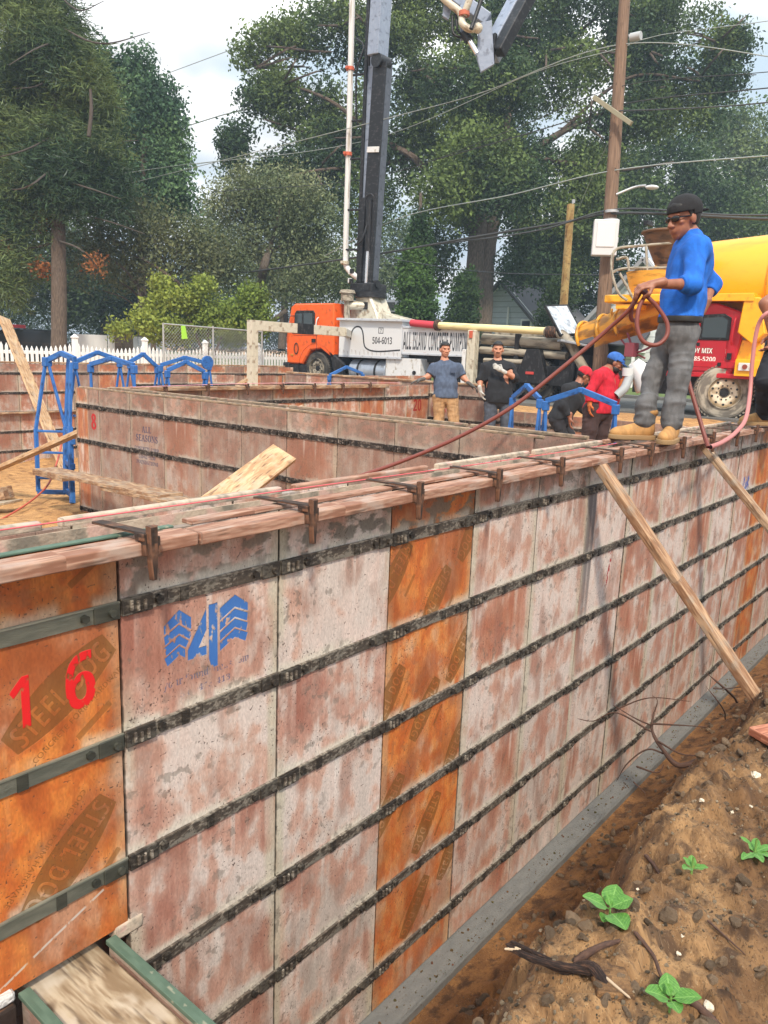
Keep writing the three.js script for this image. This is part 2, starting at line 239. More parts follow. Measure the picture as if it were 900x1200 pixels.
M.strapClean = mat({ map: dataTex(512, 64, (x, y) => mix3([92, 96, 88], [134, 134, 122], fbm(x / 60, y / 14, 4))), roughness: 0.5, metalness: 0.5, bumpMap: GRAIN, bumpScale: 0.001, vertexColors: true });
M.crust = mat({ map: dataTex(512, 256, (x, y) => { const n = fbm(x / 26, y / 26, 5), m = fbm(x / 9 + 50, y / 9, 3); let c = mix3([168, 150, 132], [204, 188, 168], n); c = mix3(c, [112, 108, 98], ss(0.48, 0.75, fbm(x / 60, y / 40, 6)) * 0.8); c = mix3(c, [204, 160, 150], ss(0.55, 0.7, fbm(x / 60 + 7, y / 40, 3)) * 0.6); return c; }), roughness: 0.9, bumpMap: GRAIN, bumpScale: 0.003 });
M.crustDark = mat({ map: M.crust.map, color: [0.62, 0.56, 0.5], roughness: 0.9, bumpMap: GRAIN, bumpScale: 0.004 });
M.green = mat({ map: dataTex(256, 256, (x, y) => { let c = mix3([66, 88, 74], [98, 120, 104], fbm(x / 20, y / 20, 4)); return n2(x / 5, y / 7) > 0.88 ? mix3(c, [170, 160, 140], 0.6) : c; }), roughness: 0.75 });
// one sheet, its front face at z = 0 of its own axes, hanging down from y = 0, from x = 0 to PW
function sheetGeo(h) {
  const g = strip(new RoundedBoxGeometry(PW - 0.006, h, 0.028, 1, 0.0025)); const p = g.attributes.position, uv = new Float32Array(p.count * 2);
  for (let i = 0; i < p.count; i++) { uv[i * 2] = clamp((p.getX(i) + PW / 2) / PW, 0.003, 0.997); uv[i * 2 + 1] = 1 - clamp((h / 2 - p.getY(i)) / PH, 0.002, 0.998); }
  g.setAttribute('uv', new THREE.BufferAttribute(uv, 2)); return g.translate(PW / 2, -h / 2, -0.014);
}
function bolt(x, y, z, r = 0.012) { return cyl(r, 0.012, x, y, z + 0.006, 'z', 6); }
function tint(g, v) { g = strip(g); g.setAttribute('color', new THREE.BufferAttribute(new Float32Array(g.attributes.position.count * 3).fill(v), 3)); return g; }
function strapGeo(seed, clean) { // bar with the two slotted end plates and their bolts
  const r = rng(seed), L = [tint(bx(PW - 0.004, 0.046, 0.006, PW / 2, 0, 0.003), 1), tint(bx(PW - 0.004, 0.005, 0.009, PW / 2, 0.0235, 0.0045), 1.5)];
  L.push(tint(rb(0.1, 0.052, 0.011, 0.053, 0, 0.0075, 0.003), 0.42), tint(rb(0.08, 0.05, 0.01, PW - 0.043, 0, 0.007, 0.003), 0.5));
  for (const x of [0.03, 0.052, 0.075]) L.push(tint(bx(0.008, 0.03, 0.008, x, (r() - 0.5) * 0.008, 0.015), 1.5));
  L.push(tint(bolt(0.125, 0.002, 0.005, 0.014), 0.35), tint(bolt(PW - 0.03, 0, 0.011, 0.012), 0.6), tint(bolt(PW - 0.11, 0, 0.005, 0.013), 0.35), tint(bx(0.03, 0.05, 0.004, 0.2 + r() * 0.2, 0, 0.0065), 0.4));
  const g = mergeGeometries(L.map(strip)); const p = g.attributes.position, uv = new Float32Array(p.count * 2);
  for (let i = 0; i < p.count; i++) { uv[i * 2] = p.getX(i) / 0.9 + seed * 0.137; uv[i * 2 + 1] = p.getY(i) / 0.11 + 0.5; }
  g.setAttribute('uv', new THREE.BufferAttribute(uv, 2)); return g;
}
const SHEET = sheetGeo(PH), SHEETS = { [PH]: SHEET, 1.22: sheetGeo(1.22) }, STRAPG = [1, 2, 3, 4].map(i => strapGeo(i));
// a run of panels: x axis along the run, outer face towards +z of the run
function formWall(label, pos, turn, mats, o = {}) {
  const w = thing('concrete_form', label, 'concrete form', pos, turn), r = rng(o.seed || 5), h = o.h || PH;
  mats.forEach((m, i) => {
    if (!m) return; const hh = m === 'first' ? 1.22 : h; SHEETS[hh] ||= sheetGeo(hh);
    const p = obj('panel', SHEETS[hh], PM[m], w); p.position.set(i * PW + (o.x0 || 0), (r() - 0.5) * 0.006 - 0.003, (r() - 0.5) * 0.005); p.rotation.z = (r() - 0.5) * 0.002;
    if (o.straps !== false) STRAPS.filter(s => s < hh - 0.06).forEach((s, k) => { const b = obj('strap', STRAPG[(i + k * 3) % 4], m === 'first' ? M.strapClean : o.dark ? M.strapDark : M.strap, p); b.position.set(0, -s, 0.001 + (r()) * 0.001); b.rotation.z = (r() - 0.5) * 0.006; });
  });
  return w;
}
// the long wall nearest the camera: outer run, inner run, top plank, clamps
const nearWall = formWall('long foreground wall of pink and orange form panels with dark steel straps', [-1.83, 0, 0], 0,
  ['rosyB', 'pale', 'first', 'logo', 'pale', 'orange', 'rosy', 'rosyB', 'streaky', 'rosyA', 'rosyB', 'rosy', 'rosyB', 'brand', 'gold', 'rosyA', 'rosyB', 'rosyA', 'rosyB'], { seed: 3 });
nearWall.children[1].visible = true;
for (const [i, txt] of [[2, 'bright orange panel with red number 16 and a clean steel strap'], [3, 'pink panel with a blue winged 4 printed on it'], [5, 'orange panel covered in brown printed badges'], [14, 'narrow looking orange panel near the far brace']]) nearWall.children[i].userData.label = txt;
nearWall.children[1].userData.label = 'pale panel beside the orange one';
const innerWall = formWall('inner run of form panels behind the top plank with crusted edge', [-1.83, -0.004, -0.242], 0, [...Array(9)].map((_, i) => ['umber', 'rosyB', 'umberA', 'pale', 'rosyB', 'umber', 'pale', 'rosyA', 'rosyB'][i]).concat([null], ['umber', 'rosyB', 'umber', 'umberA', 'rosyB', 'umber', 'rosyA', 'rosyB', 'umber']), { seed: 9, straps: false });
{ // cement crust along the top edge of the inner run
  const r = rng(4); for (let i = 0; i < 12; i++) { if (i === 9) continue; const L = 0.86 + r() * 0.1, g = rb(L, 0.03, 0.034, -0.1 + i * 0.95 + L / 2, 0.006, -0.015, 0.008); obj('crusted_cap', g, i % 3 ? M.crust : M.pinky, innerWall); }
  const face = []; for (let i = 0; i < 9; i++) face.push(bx(1.0, 0.12, 0.006, 0.5 + i * 1.0, -0.075, 0.0045)); obj('crusted_edge', face, M.crust, innerWall);
}
// ---------- other form walls ----------
const R = -Math.PI / 2;
const bayWall = formWall('weathered form wall with a red 8 and faded blue lettering', [3.6, 0, -6.65], R, ['umberA', 'seasons', 'umberB', 'umberA', 'umber', 'umberB', 'umber', 'umberA', 'umber'], { seed: 21, x0: 0.48, dark: true });
for (const [i, m] of [[0, 'ruddy'], [1, 'eight']]) { const p = obj('panel', SHEET, PM[m], bayWall); p.scale.x = 0.392; p.position.set(i * 0.24, 0, 0); if (i) p.userData.label = 'narrow panel with a red stencilled 8'; STRAPS.forEach((s, k) => { const b = obj('strap', STRAPG[k % 4], M.strapDark, p); b.position.set(0, -s, 0.0015); }); }
obj('bulkhead', bx(0.02, 2.44, 0.26, -0.012, -1.23, -0.13), M.worn, bayWall);
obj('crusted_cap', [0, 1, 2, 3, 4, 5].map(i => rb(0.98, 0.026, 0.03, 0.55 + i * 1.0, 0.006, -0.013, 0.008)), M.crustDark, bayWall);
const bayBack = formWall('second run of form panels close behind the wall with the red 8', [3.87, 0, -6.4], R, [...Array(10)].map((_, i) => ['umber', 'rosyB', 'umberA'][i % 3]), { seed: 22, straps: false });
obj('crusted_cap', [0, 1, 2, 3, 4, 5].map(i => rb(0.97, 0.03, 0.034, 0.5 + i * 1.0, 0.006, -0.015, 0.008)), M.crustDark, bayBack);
const crossWall = formWall('middle cross wall with blue lettering and clamps along its plank', [3.86, 0, -6.25], 0, ['umber', 'umberA', 'rosyA', 'umberB', 'ruddy', 'rosyA', 'seasonsBlue', 'ruddy', 'rosyA', 'twenty'], { seed: 31, dark: true });
formWall('far run of panels close behind the middle cross wall', [3.63, 0, -6.55], 0, [...Array(10)].map((_, i) => ['umber', 'rosyB', 'umberA'][i % 3]), { seed: 32, straps: false });
const farWall = formWall('far left form wall of orange and brown panels below the white fence', [1.2, 0.02, -14.5], 0, [...Array(22)].map((_, i) => ['ruddy', 'umberB', 'rosyA', 'ruddy', 'umber', 'ruddy', 'umberB'][i % 7]), { seed: 41, dark: true });
obj('ledge_board', rb(7.4, 0.04, 0.09, 7.2, -1.02, 0.06), M.worn, farWall);
obj('top_board', rb(13, 0.038, 0.08, 6.6, 0.02, -0.03), M.worn, farWall);
const endWall = formWall('right end form wall that the grey shirted man leans on', [9.97, 0.04, -9.9], R, ['umber', 'rosyA', 'umberB', 'umber', 'ruddy', 'umber', 'letterB', 'umberA'], { seed: 51, dark: true });
obj('top_board', rb(4.7, 0.038, 0.09, 2.4, 0.02, -0.02), M.worn, endWall);
{ const p = obj('end_board', rb(0.03, 1.0, 0.26, 4.9, -0.46, 0, 0.01), M.worn, endWall); p.rotation.z = -0.03; }
formWall('low stepped form wall behind the blue trestles', [9.97, -0.32, -4.95], R, [...Array(8)].map((_, i) => ['umber', 'umberA', 'rosyA'][i % 3]), { seed: 52, dark: true, h: 1.83 });
formWall('short form wall at the back corner beside the truck cab', [9.9, 0.0, -9.9], 0, [...Array(8)].map((_, i) => ['ruddy', 'rosyA', 'umber'][i % 3]), { seed: 53, dark: true });
formWall('rear form wall across the far bay behind the blue trestles', [7.3, -0.05, -11.2], 0, ['ruddy', 'umber', 'ruddy', 'rosyA'], { seed: 54, dark: true });

// ---------- boards lying on and leaning against the walls ----------
function board(label, a, b, w, h, m, up, group) { const L = a.distanceTo(b), o = obj('wooden_board', rb(L, h, w, 0, 0, 0, 0.006), m); o.applyMatrix4(span(a, b, up)); return tag(o, label, 'board', group); }
const topPlanks = [[-1.9, -0.62, M.pinky], [-0.61, 0.2, M.pinky], [0.205, 3.45, M.pinky], [3.455, 6.9, M.pinky], [6.905, 9.8, M.worn]];
const PLK = ['top plank with a dark knot at the left edge of the picture', 'reddish top plank ending at the first clamp', 'long pale pinkish top plank between the first clamp and the boots', 'top plank under the boots of the man in blue', 'far top plank beyond the kneeling boot at the right edge'];
topPlanks.forEach(([a, b, m], i) => { if (i === 0) return; const o = obj('top_plank', rb(b - a, 0.039, 0.088, 0, 0, 0, 0.006), m); o.position.set((a + b) / 2, -0.0195 + 0.002 * (i % 2), 0.06); o.rotation.y = [0, -0.002, 0.0015, -0.001, 0.001][i]; tag(o, PLK[i], 'plank'); });
{ const o = obj('edge_strip', rb(1.1, 0.008, 0.026, 0, 0, 0, 0.003), M.green); o.position.set(-0.36, 0.002, -0.014); tag(o, 'green painted edge strip behind the reddish top plank', 'strip');
  const o2 = obj('edge_strip', rb(4.5, 0.014, 0.05, 0, 0, 0, 0.003), M.pinky); o2.position.set(2.5, 0.005, -0.022); tag(o2, 'thin pinkish strip behind the long pale top plank', 'strip');
  const o3 = obj('string_line', tube([V(-1.2, 0.03, -0.19), V(0.5, 0.022, -0.17), V(2.4, 0.02, -0.1), V(3.6, 0.02, -0.09)], 0.0022, 40, 6), mat({ color: '#d8626a', roughness: 0.8 })); tag(o3, 'pink mason string stretched along the gap between the forms', 'string');
  const o4 = obj('string_line', tube([V(3.95, 0.03, -6.1), V(6, 0.06, -6.15), V(9, 0.05, -6.15)], 0.004, 20, 6), mat({ color: '#d8a0a8', roughness: 0.8 })); tag(o4, 'pale string above the plank of the middle cross wall', 'string'); }
{ const o = obj('top_plank', rb(5.0, 0.05, 0.09, 0, 0, 0, 0.006), M.worn); o.position.set(6.25, 0.0, -6.2); tag(o, 'pale top plank of the middle cross wall', 'plank'); }

// steel clamps over the planks
function clampParts(t) {
  obj('strap_arm', [bx(0.036, 0.007, 0.22, 0, 0.025, -0.01)], M.rust, t);
  obj('hook', [rb(0.034, 0.066, 0.026, 0, -0.004, 0.108, 0.005), rb(0.042, 0.024, 0.044, 0, 0.016, 0.098, 0.005), bx(0.01, 0.05, 0.042, 0.018, -0.008, 0.112)], M.rust, t);
  const w = prism([[-0.011, 0.045], [0.011, 0.045], [0.009, -0.05], [0.004, -0.1], [-0.004, -0.1], [-0.009, -0.05]], 0.016, 0.003); obj('wedge', w.translate(0.002, 0, 0.117), M.rust, t);
}
const clamp0 = thing('form_clamp', 'x', 'clamp', [0.02, 0, 0], 0, 'steel clamps over the long top plank'); clampParts(clamp0);
const CL = [[0.02, 'rusty steel clamp above the joint right of the orange number 16 panel', 0.1], [0.63, 'rusty steel clamp above the right edge of the blue 4 panel', 0.2], [1.22, 'rusty steel clamp above the left edge of the badge printed orange panel', 0.18], [1.81, 'rusty steel clamp above the right edge of the badge printed orange panel', 0.15], [2.42, 'rusty steel clamp next left of the nearer leaning brace', 0.1], [3.16, 'rusty steel clamp just right of the nearer brace top', 0.08], [3.64, 'rusty steel clamp under the left boot of the man in blue', 0.05], [4.22, 'rusty steel clamp just right of the boots of the man in blue', 0], [4.86, 'rusty steel clamp at the head of the far brace beside the hose', 0], [5.48, 'second rusty clamp from the right end of the long plank', 0], [6.05, 'last rusty clamp at the right end of the long plank', 0]];
CL.forEach(([x, l, a], i) => { const c = i ? clamp0.clone() : clamp0; if (i) { c.name = numbered('form_clamp'); scene.add(c); } c.position.set(x, 0.0, 0); c.rotation.y = a * 0.6; c.rotation.x = (i * 37 % 7 - 3) * 0.006; c.userData = { label: l, category: 'clamp', group: 'steel clamps over the long top plank' }; });
{ const names = ['first', 'second', 'third', 'fourth', 'fifth', 'sixth', 'seventh'];
  [4.46, 5.09, 5.74, 6.37, 7.0, 7.61, 8.24].forEach((x, i) => { const c = clamp0.clone(); c.name = numbered('form_clamp'); scene.add(c); c.position.set(x, 0.012, -6.25); c.rotation.set(0, 0, 0); c.userData = { label: `${names[i]} small clamp from the left on the middle cross wall plank`, category: 'clamp', group: 'small clamps on the middle cross wall' }; }); }
board('nearer leaning brace, a long two by four from the wall top to the dirt', V(2.98, -0.02, 0.06), V(3.22, -1.26, 1.02), 0.1, 0.045, mat({ map: T.worn, color: [1.0, 0.92, 0.86], bumpMap: T.worn, bumpScale: 0.004, roughness: 0.85 }), V(0, 0.6, 1), 'braces leaning on the long wall');
board('farther leaning brace running out of the right edge of the picture', V(4.9, -0.06, 0.04), V(5.05, -1.25, 1.15), 0.1, 0.045, M.worn, V(0, 0.6, 1), 'braces leaning on the long wall');
board('red stained board end lying on the dirt at the right edge', V(2.33, -1.05, 1.22), V(3.3, -1.06, 1.75), 0.14, 0.04, mat({ map: T.pinky, color: [0.9, 0.62, 0.5], bumpMap: T.pinky, bumpScale: 0.003 }));
const B1 = at(4, 372, 15.2), B2 = at(78, 553, 14.2);
board('long new plank leaning steeply against the far left wall', B1, B2, 0.3, 0.04, M.pine, V(0.4, 0.3, 1));
board('slanting pale brace running down left from the wall with the 8', at(-60, 575, 11), at(135, 488, 8.9), 0.15, 0.05, M.pine, V(0, 1, 0));
board('wide new plank leaning into the bay from the wall with the 8', at(190, 640, 5.3), at(333, 531, 6.6), 0.24, 0.045, M.pine, V(0.6, 1, 0.3));
board('upper grey scaffold plank along the foot of the wall with the 8', at(52, 550, 9.2), at(200, 581, 7.3), 0.27, 0.04, M.worn, V(0, 1, 0));
board('lower scaffold plank end beneath the upper grey plank', at(130, 571, 8.1), at(232, 592, 6.9), 0.24, 0.04, M.worn, V(0, 1, 0));
board('short plank offcut lying inside the tall blue trestle', at(45, 553, 10.1), at(80, 561, 9.6), 0.16, 0.06, M.worn, V(0, 1, 0));
board('old plank lying on the sand at the left edge', at(-30, 585, 10.3), at(10, 577, 10.2), 0.2, 0.16, M.worn, V(0, 1, 0));
board('small grey slab of wood on the sand at the left edge', at(-25, 592, 9.6), at(16, 588, 9.4), 0.3, 0.03, M.rough, V(0, 1, 0));
board('broken wood block standing on the middle bay wall', at(277, 452, 12.3), at(290, 444, 12.3), 0.12, 0.06, M.pine, V(0, 1, 0));
board('small block on the plank beside the cross wall lettering', at(340, 481, 9.6), at(355, 477, 9.6), 0.14, 0.05, M.pine, V(0, 1, 0));

// low forms under the number 16 panel: two green edged sheets with a plank between, running out from the wall
function lowForm(label, x, m) { const t = thing('low_form', label, 'form panel', [x, -1.235, 0.0]); obj('sheet', bx(0.022, 1.2, 1.9, 0, -0.61, 0.97), m, t); obj('edge_strip', rb(0.034, 0.016, 1.92, 0, 0.0, 0.97, 0.003), M.green, t); return t; }
lowForm('green edged form sheet right of the weathered plank', -0.07, PM.umber);
lowForm('green edged form sheet left of the weathered plank', -0.335, PM.umberA);
board('wide weathered plank lying between two green edged form sheets', V(-0.2, -1.29, -0.12), V(-0.175, -1.3, 1.9), 0.225, 0.045, M.rough, V(0, 1, 0));
{ const o = obj('rusty_plate', [rb(0.21, 0.6, 0.02, 0, -0.3, 0, 0.004)], M.rust); o.position.set(-0.47, -1.245, 0.02); tag(o, 'dark rusty plate at the lower left corner below the orange panel', 'plate');
  const c = obj('cement_ledge', [rb(0.22, 0.03, 0.1, -0.47, -1.225, -0.03, 0.008)], mat({ color: [0.62, 0.6, 0.58], roughness: 0.9, bumpMap: GRAIN, bumpScale: 0.01 })); tag(c, 'splash of pale cement on the ledge under the orange panel corner', 'ledge');
  const c2 = obj('cement_ledge', [rb(0.1, 0.05, 0.09, 0.0, -1.24, -0.04, 0.01)], M.crust); tag(c2, 'small crusted cement corner beside the green edged sheet', 'ledge'); }
// sheets closing the opening behind
{ const p = obj('panel', SHEETS[1.22], PM.umberA, nearWall); p.position.set(1.22, -1.22, -0.3); }

// ---------- ground ----------
const dirtTex = (a, b, dark, S) => dataTex(1024, 1024, (x, y) => {
  const n = fbm(x / 120 + S, y / 120, 7), m = fbm(x / 14 + S, y / 14, 5), g = n2(x / 1.6, y / 1.6);
  let c = mix3(a, b, ss(0.3, 0.7, n * 0.7 + m * 0.3)); c = mix3(c, dark, ss(0.5, 0.8, fbm(x / 70 + 31, y / 70 + S, 7)) * 0.75);
  const h = n2(x / 3.6 + 40, y / 3.6), h2 = n2(x / 7 + 9, y / 7); c = mix3(c, [204, 180, 146], ss(0.78, 0.92, h) * 0.3 * ss(0.35, 0.6, n)); c = mix3(c, [46, 32, 22], ss(0.76, 0.92, h2) * 0.25); if (g > 0.9) c = mix3(c, [206, 184, 150], 0.4); else if (g < 0.12) c = mix3(c, [40, 28, 18], 0.45); return c;
});
const TD = { dirt: dirtTex([152, 118, 80], [116, 86, 56], [64, 46, 32], 0), sand: dirtTex([196, 150, 96], [168, 124, 76], [120, 84, 50], 40) };
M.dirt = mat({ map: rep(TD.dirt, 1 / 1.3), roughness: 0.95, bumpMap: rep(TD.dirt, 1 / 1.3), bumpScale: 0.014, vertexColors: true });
M.sand = mat({ map: rep(TD.sand, 1 / 2.2), roughness: 0.95, bumpMap: rep(TD.sand, 1 / 2.2), bumpScale: 0.015 });
M.footing = mat({ map: dataTex(512, 512, (x, y) => { let c = mix3([98, 99, 98], [118, 118, 115], fbm(x / 50, y / 20, 5)); if (n2(x / 3, y / 3) > 0.94) c = mix3(c, [84, 66, 48], 0.8); return mix3(c, [96, 94, 90], ss(0.45, 0.85, fbm(x / 160 + 4, y / 120, 5)) * 0.4); }), roughness: 0.9, bumpMap: GRAIN, bumpScale: 0.004 });
function gridSheet(xs, zs, hgt, uv = 1, tone) {
  const nx = xs.length, nz = zs.length, p = new Float32Array(nx * nz * 3), t = new Float32Array(nx * nz * 2), id = [];
  for (let j = 0; j < nz; j++) for (let i = 0; i < nx; i++) { const k = j * nx + i; p[k * 3] = xs[i]; p[k * 3 + 1] = hgt(xs[i], zs[j]); p[k * 3 + 2] = zs[j]; t[k * 2] = xs[i] * uv; t[k * 2 + 1] = -zs[j] * uv - p[k * 3 + 1] * 0.45; if (i < nx - 1 && j < nz - 1) id.push(k, k + nx, k + 1, k + 1, k + nx, k + nx + 1); }
  const g = new THREE.BufferGeometry(); g.setAttribute('position', new THREE.BufferAttribute(p, 3)); g.setAttribute('uv', new THREE.BufferAttribute(t, 2)); g.setIndex(id); g.computeVertexNormals(); if (tone) { const c = new Float32Array(p.length); for (let i = 0; i < p.length; i += 3) c.set(tone(p[i], p[i + 1], p[i + 2]), i); g.setAttribute('color', new THREE.BufferAttribute(c, 3)); } return g;
}
const range = (a, b, s) => { const o = []; for (let x = a; x < b - 1e-6; x += s) o.push(x); o.push(b); return o; };
function bankH(x, z) {
  const top = -1.13 + 0.05 * (z - 1.2) + (fbm(x * 1.4 + 5, z * 1.4, 3) - 0.5) * 0.16 + 0.5 * ss(6, 11, x);
  const far = ss(2.6, 6.5, x), crest = 1.1 + (fbm(x * 1.1 + 2, 7.7, 3) - 0.5) * 0.4 + far * 0.3, toe = 0.56 + (fbm(x * 2.3, 4, 3) - 0.5) * 0.24 + far * 0.1;
  const s = ss(0, 1, (z - toe) / (crest - toe)), sl = Math.pow(s, 1.05) * 0.76 + 0.24 * ss(0.13, 0.75, z);
  const rough = (fbm(x * 6, z * 6, 4) - 0.5) * 0.2 * (0.35 + 0.65 * Math.sin(Math.PI * clamp((z - 0.1) / 1.1, 0, 1))) + (fbm(x * 22 + 9, z * 22, 3) - 0.5) * 0.045 + (fbm(x * 60, z * 60, 3) - 0.5) * 0.014 + 0.03 * ss(0.56, 0.75, fbm(x * 9 + 3, z * 9, 4));
  return lerp(-2.5, top, sl) + rough * ss(0.16, 0.5, z - far * 0.1);
}
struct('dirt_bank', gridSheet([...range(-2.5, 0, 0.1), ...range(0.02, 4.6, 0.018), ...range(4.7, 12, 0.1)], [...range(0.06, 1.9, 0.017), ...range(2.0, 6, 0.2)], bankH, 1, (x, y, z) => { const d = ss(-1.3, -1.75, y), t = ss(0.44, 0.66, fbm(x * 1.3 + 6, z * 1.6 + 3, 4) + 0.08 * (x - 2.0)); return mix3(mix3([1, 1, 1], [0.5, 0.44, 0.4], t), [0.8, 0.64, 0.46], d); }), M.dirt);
function groundH(x, z) {
  const n = (fbm(x * 0.7 + 3, z * 0.7, 4) - 0.5);
  if (z > -0.28 && x < 12.6 && z < 7) return -3;
  let y = -0.6 + n * 0.12 * (1 - ss(40, 60, Math.hypot(x, z)));
  if (x < 10 && z < -0.28 && z > -14.52 && x > -14) { // inside the excavation
    const back = lerp(-1.5, -2.05, ss(-7, -13, z)), right = ss(4.2, 6.5, x) * ss(-9.5, -6, z);
    y = lerp(back, -0.98, right) + n * 0.22;
  }
  return y;
}
struct('ground', gridSheet([-400, -120, -50, -20, ...range(-14, 16, 0.22), 18, 22, 30, 50, 90, 160, 400], [-400, -160, -90, -60, -40, -30, -22, -18, ...range(-15.5, 1, 0.2), 3, 7, 7.2, 20, 60, 400], groundH, 1), M.sand);
struct('footing', [rb(14, 0.22, 0.55, 5, -2.56, -0.142, 0.015)], M.footing);
// street beyond, with kerb and grass
M.asphalt = mat({ map: dataTex(512, 512, (x, y) => { const v = 70 + 34 * fbm(x / 7, y / 7, 3) + 20 * fbm(x / 90, y / 90, 3); return [v, v, v * 0.98]; }), roughness: 0.95 });
struct('street', uvBox(new THREE.BoxGeometry(6.2, 0.1, 180)).translate(18.9, -0.6, -10), M.asphalt);
struct('kerb', [rb(0.18, 0.26, 180, 22.08, -0.58, -10, 0.02)], M.footing);
struct('lawn', uvBox(new THREE.BoxGeometry(40, 0.1, 180)).translate(42.2, -0.5, -10), mat({ map: dataTex(512, 512, (x, y) => mix3([70, 92, 40], [104, 116, 62], fbm(x / 8, y / 8, 4))), roughness: 1 }));
// ---------- trees and greenery ----------
function leafClump(seed, n, R, size, slim = 0.55, droop = 0) { // n small bent leaves in a loose ball
  const r = rng(seed), P = [], N = [];
  for (let i = 0; i < n; i++) {
    const c = V(r() - 0.5, r() - 0.5, r() - 0.5).multiplyScalar(2 * R); c.y *= 0.75;
    const d = V(r() - 0.5, (r() - 0.5) * 0.8 - droop, r() - 0.5).normalize(), s = V(r() - 0.5, r() - 0.5, r() - 0.5).cross(d).normalize(), k = size * (0.65 + r() * 0.7), nn = d.clone().cross(s);
    const a = c.clone(), b = c.clone().addScaledVector(d, k * 0.5).addScaledVector(s, k * slim * 0.5).addScaledVector(nn, k * 0.08), e = c.clone().addScaledVector(d, k), f = c.clone().addScaledVector(d, k * 0.5).addScaledVector(s, -k * slim * 0.5).addScaledVector(nn, k * 0.08);
    for (const q of [a, b, e, a, e, f]) { P.push(q.x, q.y, q.z); N.push(-nn.x, -nn.y, -nn.z); }
  }
  const g = new THREE.BufferGeometry(); g.setAttribute('position', new THREE.Float32BufferAttribute(P, 3)); g.setAttribute('normal', new THREE.Float32BufferAttribute(N, 3)); return g;
}
const leafMat = (o = {}) => new THREE.MeshPhysicalMaterial({ color: 0xffffff, roughness: 0.75, transmission: 0.32, thickness: 0, side: THREE.DoubleSide, specularIntensity: 0.4, ...o });
M.leaf = leafMat();
// blobs: [px, py, depth, rx px, ry px, count]; fills ellipsoids with clumps, leaving noisy gaps
function crown(t, blobs, geo, o) {
  const r = rng(o.seed), mats = [], cols = [], m = new THREE.Matrix4(), q = new THREE.Quaternion(), e = new THREE.Euler(), base = t.position, gs = o.gap ?? 0.42, fq = o.freq ?? 0.45;
  for (const [px, py, dep, rx, ry, n] of blobs) {
    const c = at(px, py, dep), k = dep / 910.9; let tries = 0, got = 0;
    while (got < n && tries++ < n * 8) {
      const u = r() * 2 - 1, a = r() * 6.2832, rad = Math.cbrt(0.15 + 0.85 * r()), s = Math.sqrt(1 - u * u);
      const p = c.clone().addScaledVector(AX.r, Math.cos(a) * s * rad * rx * k).addScaledVector(AX.f, Math.sin(a) * s * rad * (rx + ry) / 2 * k * (o.deep ?? 1)); p.y += u * rad * ry * k;
      if (p.y < (o.floor ?? -0.5)) continue;
      const g = n3(p.x * fq + o.seed, p.y * fq * 1.3, p.z * fq) * 0.65 + n3(p.x * fq * 2.7, p.y * fq * 2.7 + o.seed, p.z * fq * 2.7) * 0.35; if (g < gs) continue;
      e.set(r() * 6.28 * (o.flat ? 0.08 : 1), r() * 6.28, r() * 6.28 * (o.flat ? 0.08 : 1)); const sc = 0.7 + r() * 0.6;
      m.compose(p.sub(base), q.setFromEuler(e), V(sc, sc, sc)); mats.push(m.clone());
      const v = 0.7 + 0.6 * r() * (0.6 + g * 0.6), mix = ss(0.35, 0.7, n3(p.x * 0.6 + 9, p.y * 0.6, p.z * 0.6)); cols.push(new THREE.Color().setRGB(...mix3(o.a, o.b, mix).map(x => x * v))); got++;
    }
  }
  const im = new THREE.InstancedMesh(geo, o.mat || M.leaf, mats.length); im.name = o.name || 'crown'; im.userData.kind = 'stuff'; mats.forEach((x, i) => { im.setMatrixAt(i, x); im.setColorAt(i, cols[i]); }); shade(im); t.add(im); return im;
}
// part(): geometry given in world coordinates, made local to its thing
function part(t, name, geo, m, parent = t) { const g = merge(geo); g.translate(-t.position.x, -t.position.y, -t.position.z); return obj(name, g, m, parent); }
M.bark = mat({ map: dataTex(256, 512, (x, y) => mix3([66, 54, 46], [128, 112, 98], fbmA(x / 9, y / 46, 4))), bumpMap: GRAIN, bumpScale: 0.03, roughness: 0.95 });
M.barkPale = mat({ map: dataTex(256, 512, (x, y) => mix3([66, 58, 50], [118, 106, 94], fbmA(x / 12, y / 40, 4))), bumpMap: GRAIN, bumpScale: 0.02, roughness: 0.95 });
// limb: pixel polyline [[x,y,r px],...] at a depth -> tapered tube
function limb(pts, dep, jit = 0, seed = 1) {
  const r = rng(seed), c = new THREE.CatmullRomCurve3(pts.map(([x, y], i) => at(x, y, dep + (i ? (r() - 0.5) * jit : 0)))), N = pts.length * 5, S = 8, P = [], U = [], I = [], k = dep / 910.9;
  const fr = c.computeFrenetFrames(N);
  for (let i = 0; i <= N; i++) { const t = i / N, q = c.getPoint(t), f = t * (pts.length - 1), j = Math.min(pts.length - 2, Math.floor(f)), rad = lerp(pts[j][2], pts[j + 1][2], f - j) * k * (1 + 0.12 * (n2(i * 0.9, seed) - 0.5)); for (let s = 0; s <= S; s++) { const a = s / S * 6.2832, v = q.clone().addScaledVector(fr.normals[i], Math.cos(a) * rad).addScaledVector(fr.binormals[i], Math.sin(a) * rad); P.push(v.x, v.y, v.z); U.push(s / S * 2, t * c.getLength() * 0.4); if (i < N && s < S) { const b = i * (S + 1) + s; I.push(b, b + S + 1, b + 1, b + 1, b + S + 1, b + S + 2); } } }
  const g = new THREE.BufferGeometry(); g.setAttribute('position', new THREE.Float32BufferAttribute(P, 3)); g.setAttribute('uv', new THREE.Float32BufferAttribute(U, 2)); g.setIndex(I); g.computeVertexNormals(); return strip(g);
}
const base = (x, y, d) => { const p = at(x, y, d); return [p.x, -0.6, p.z]; };
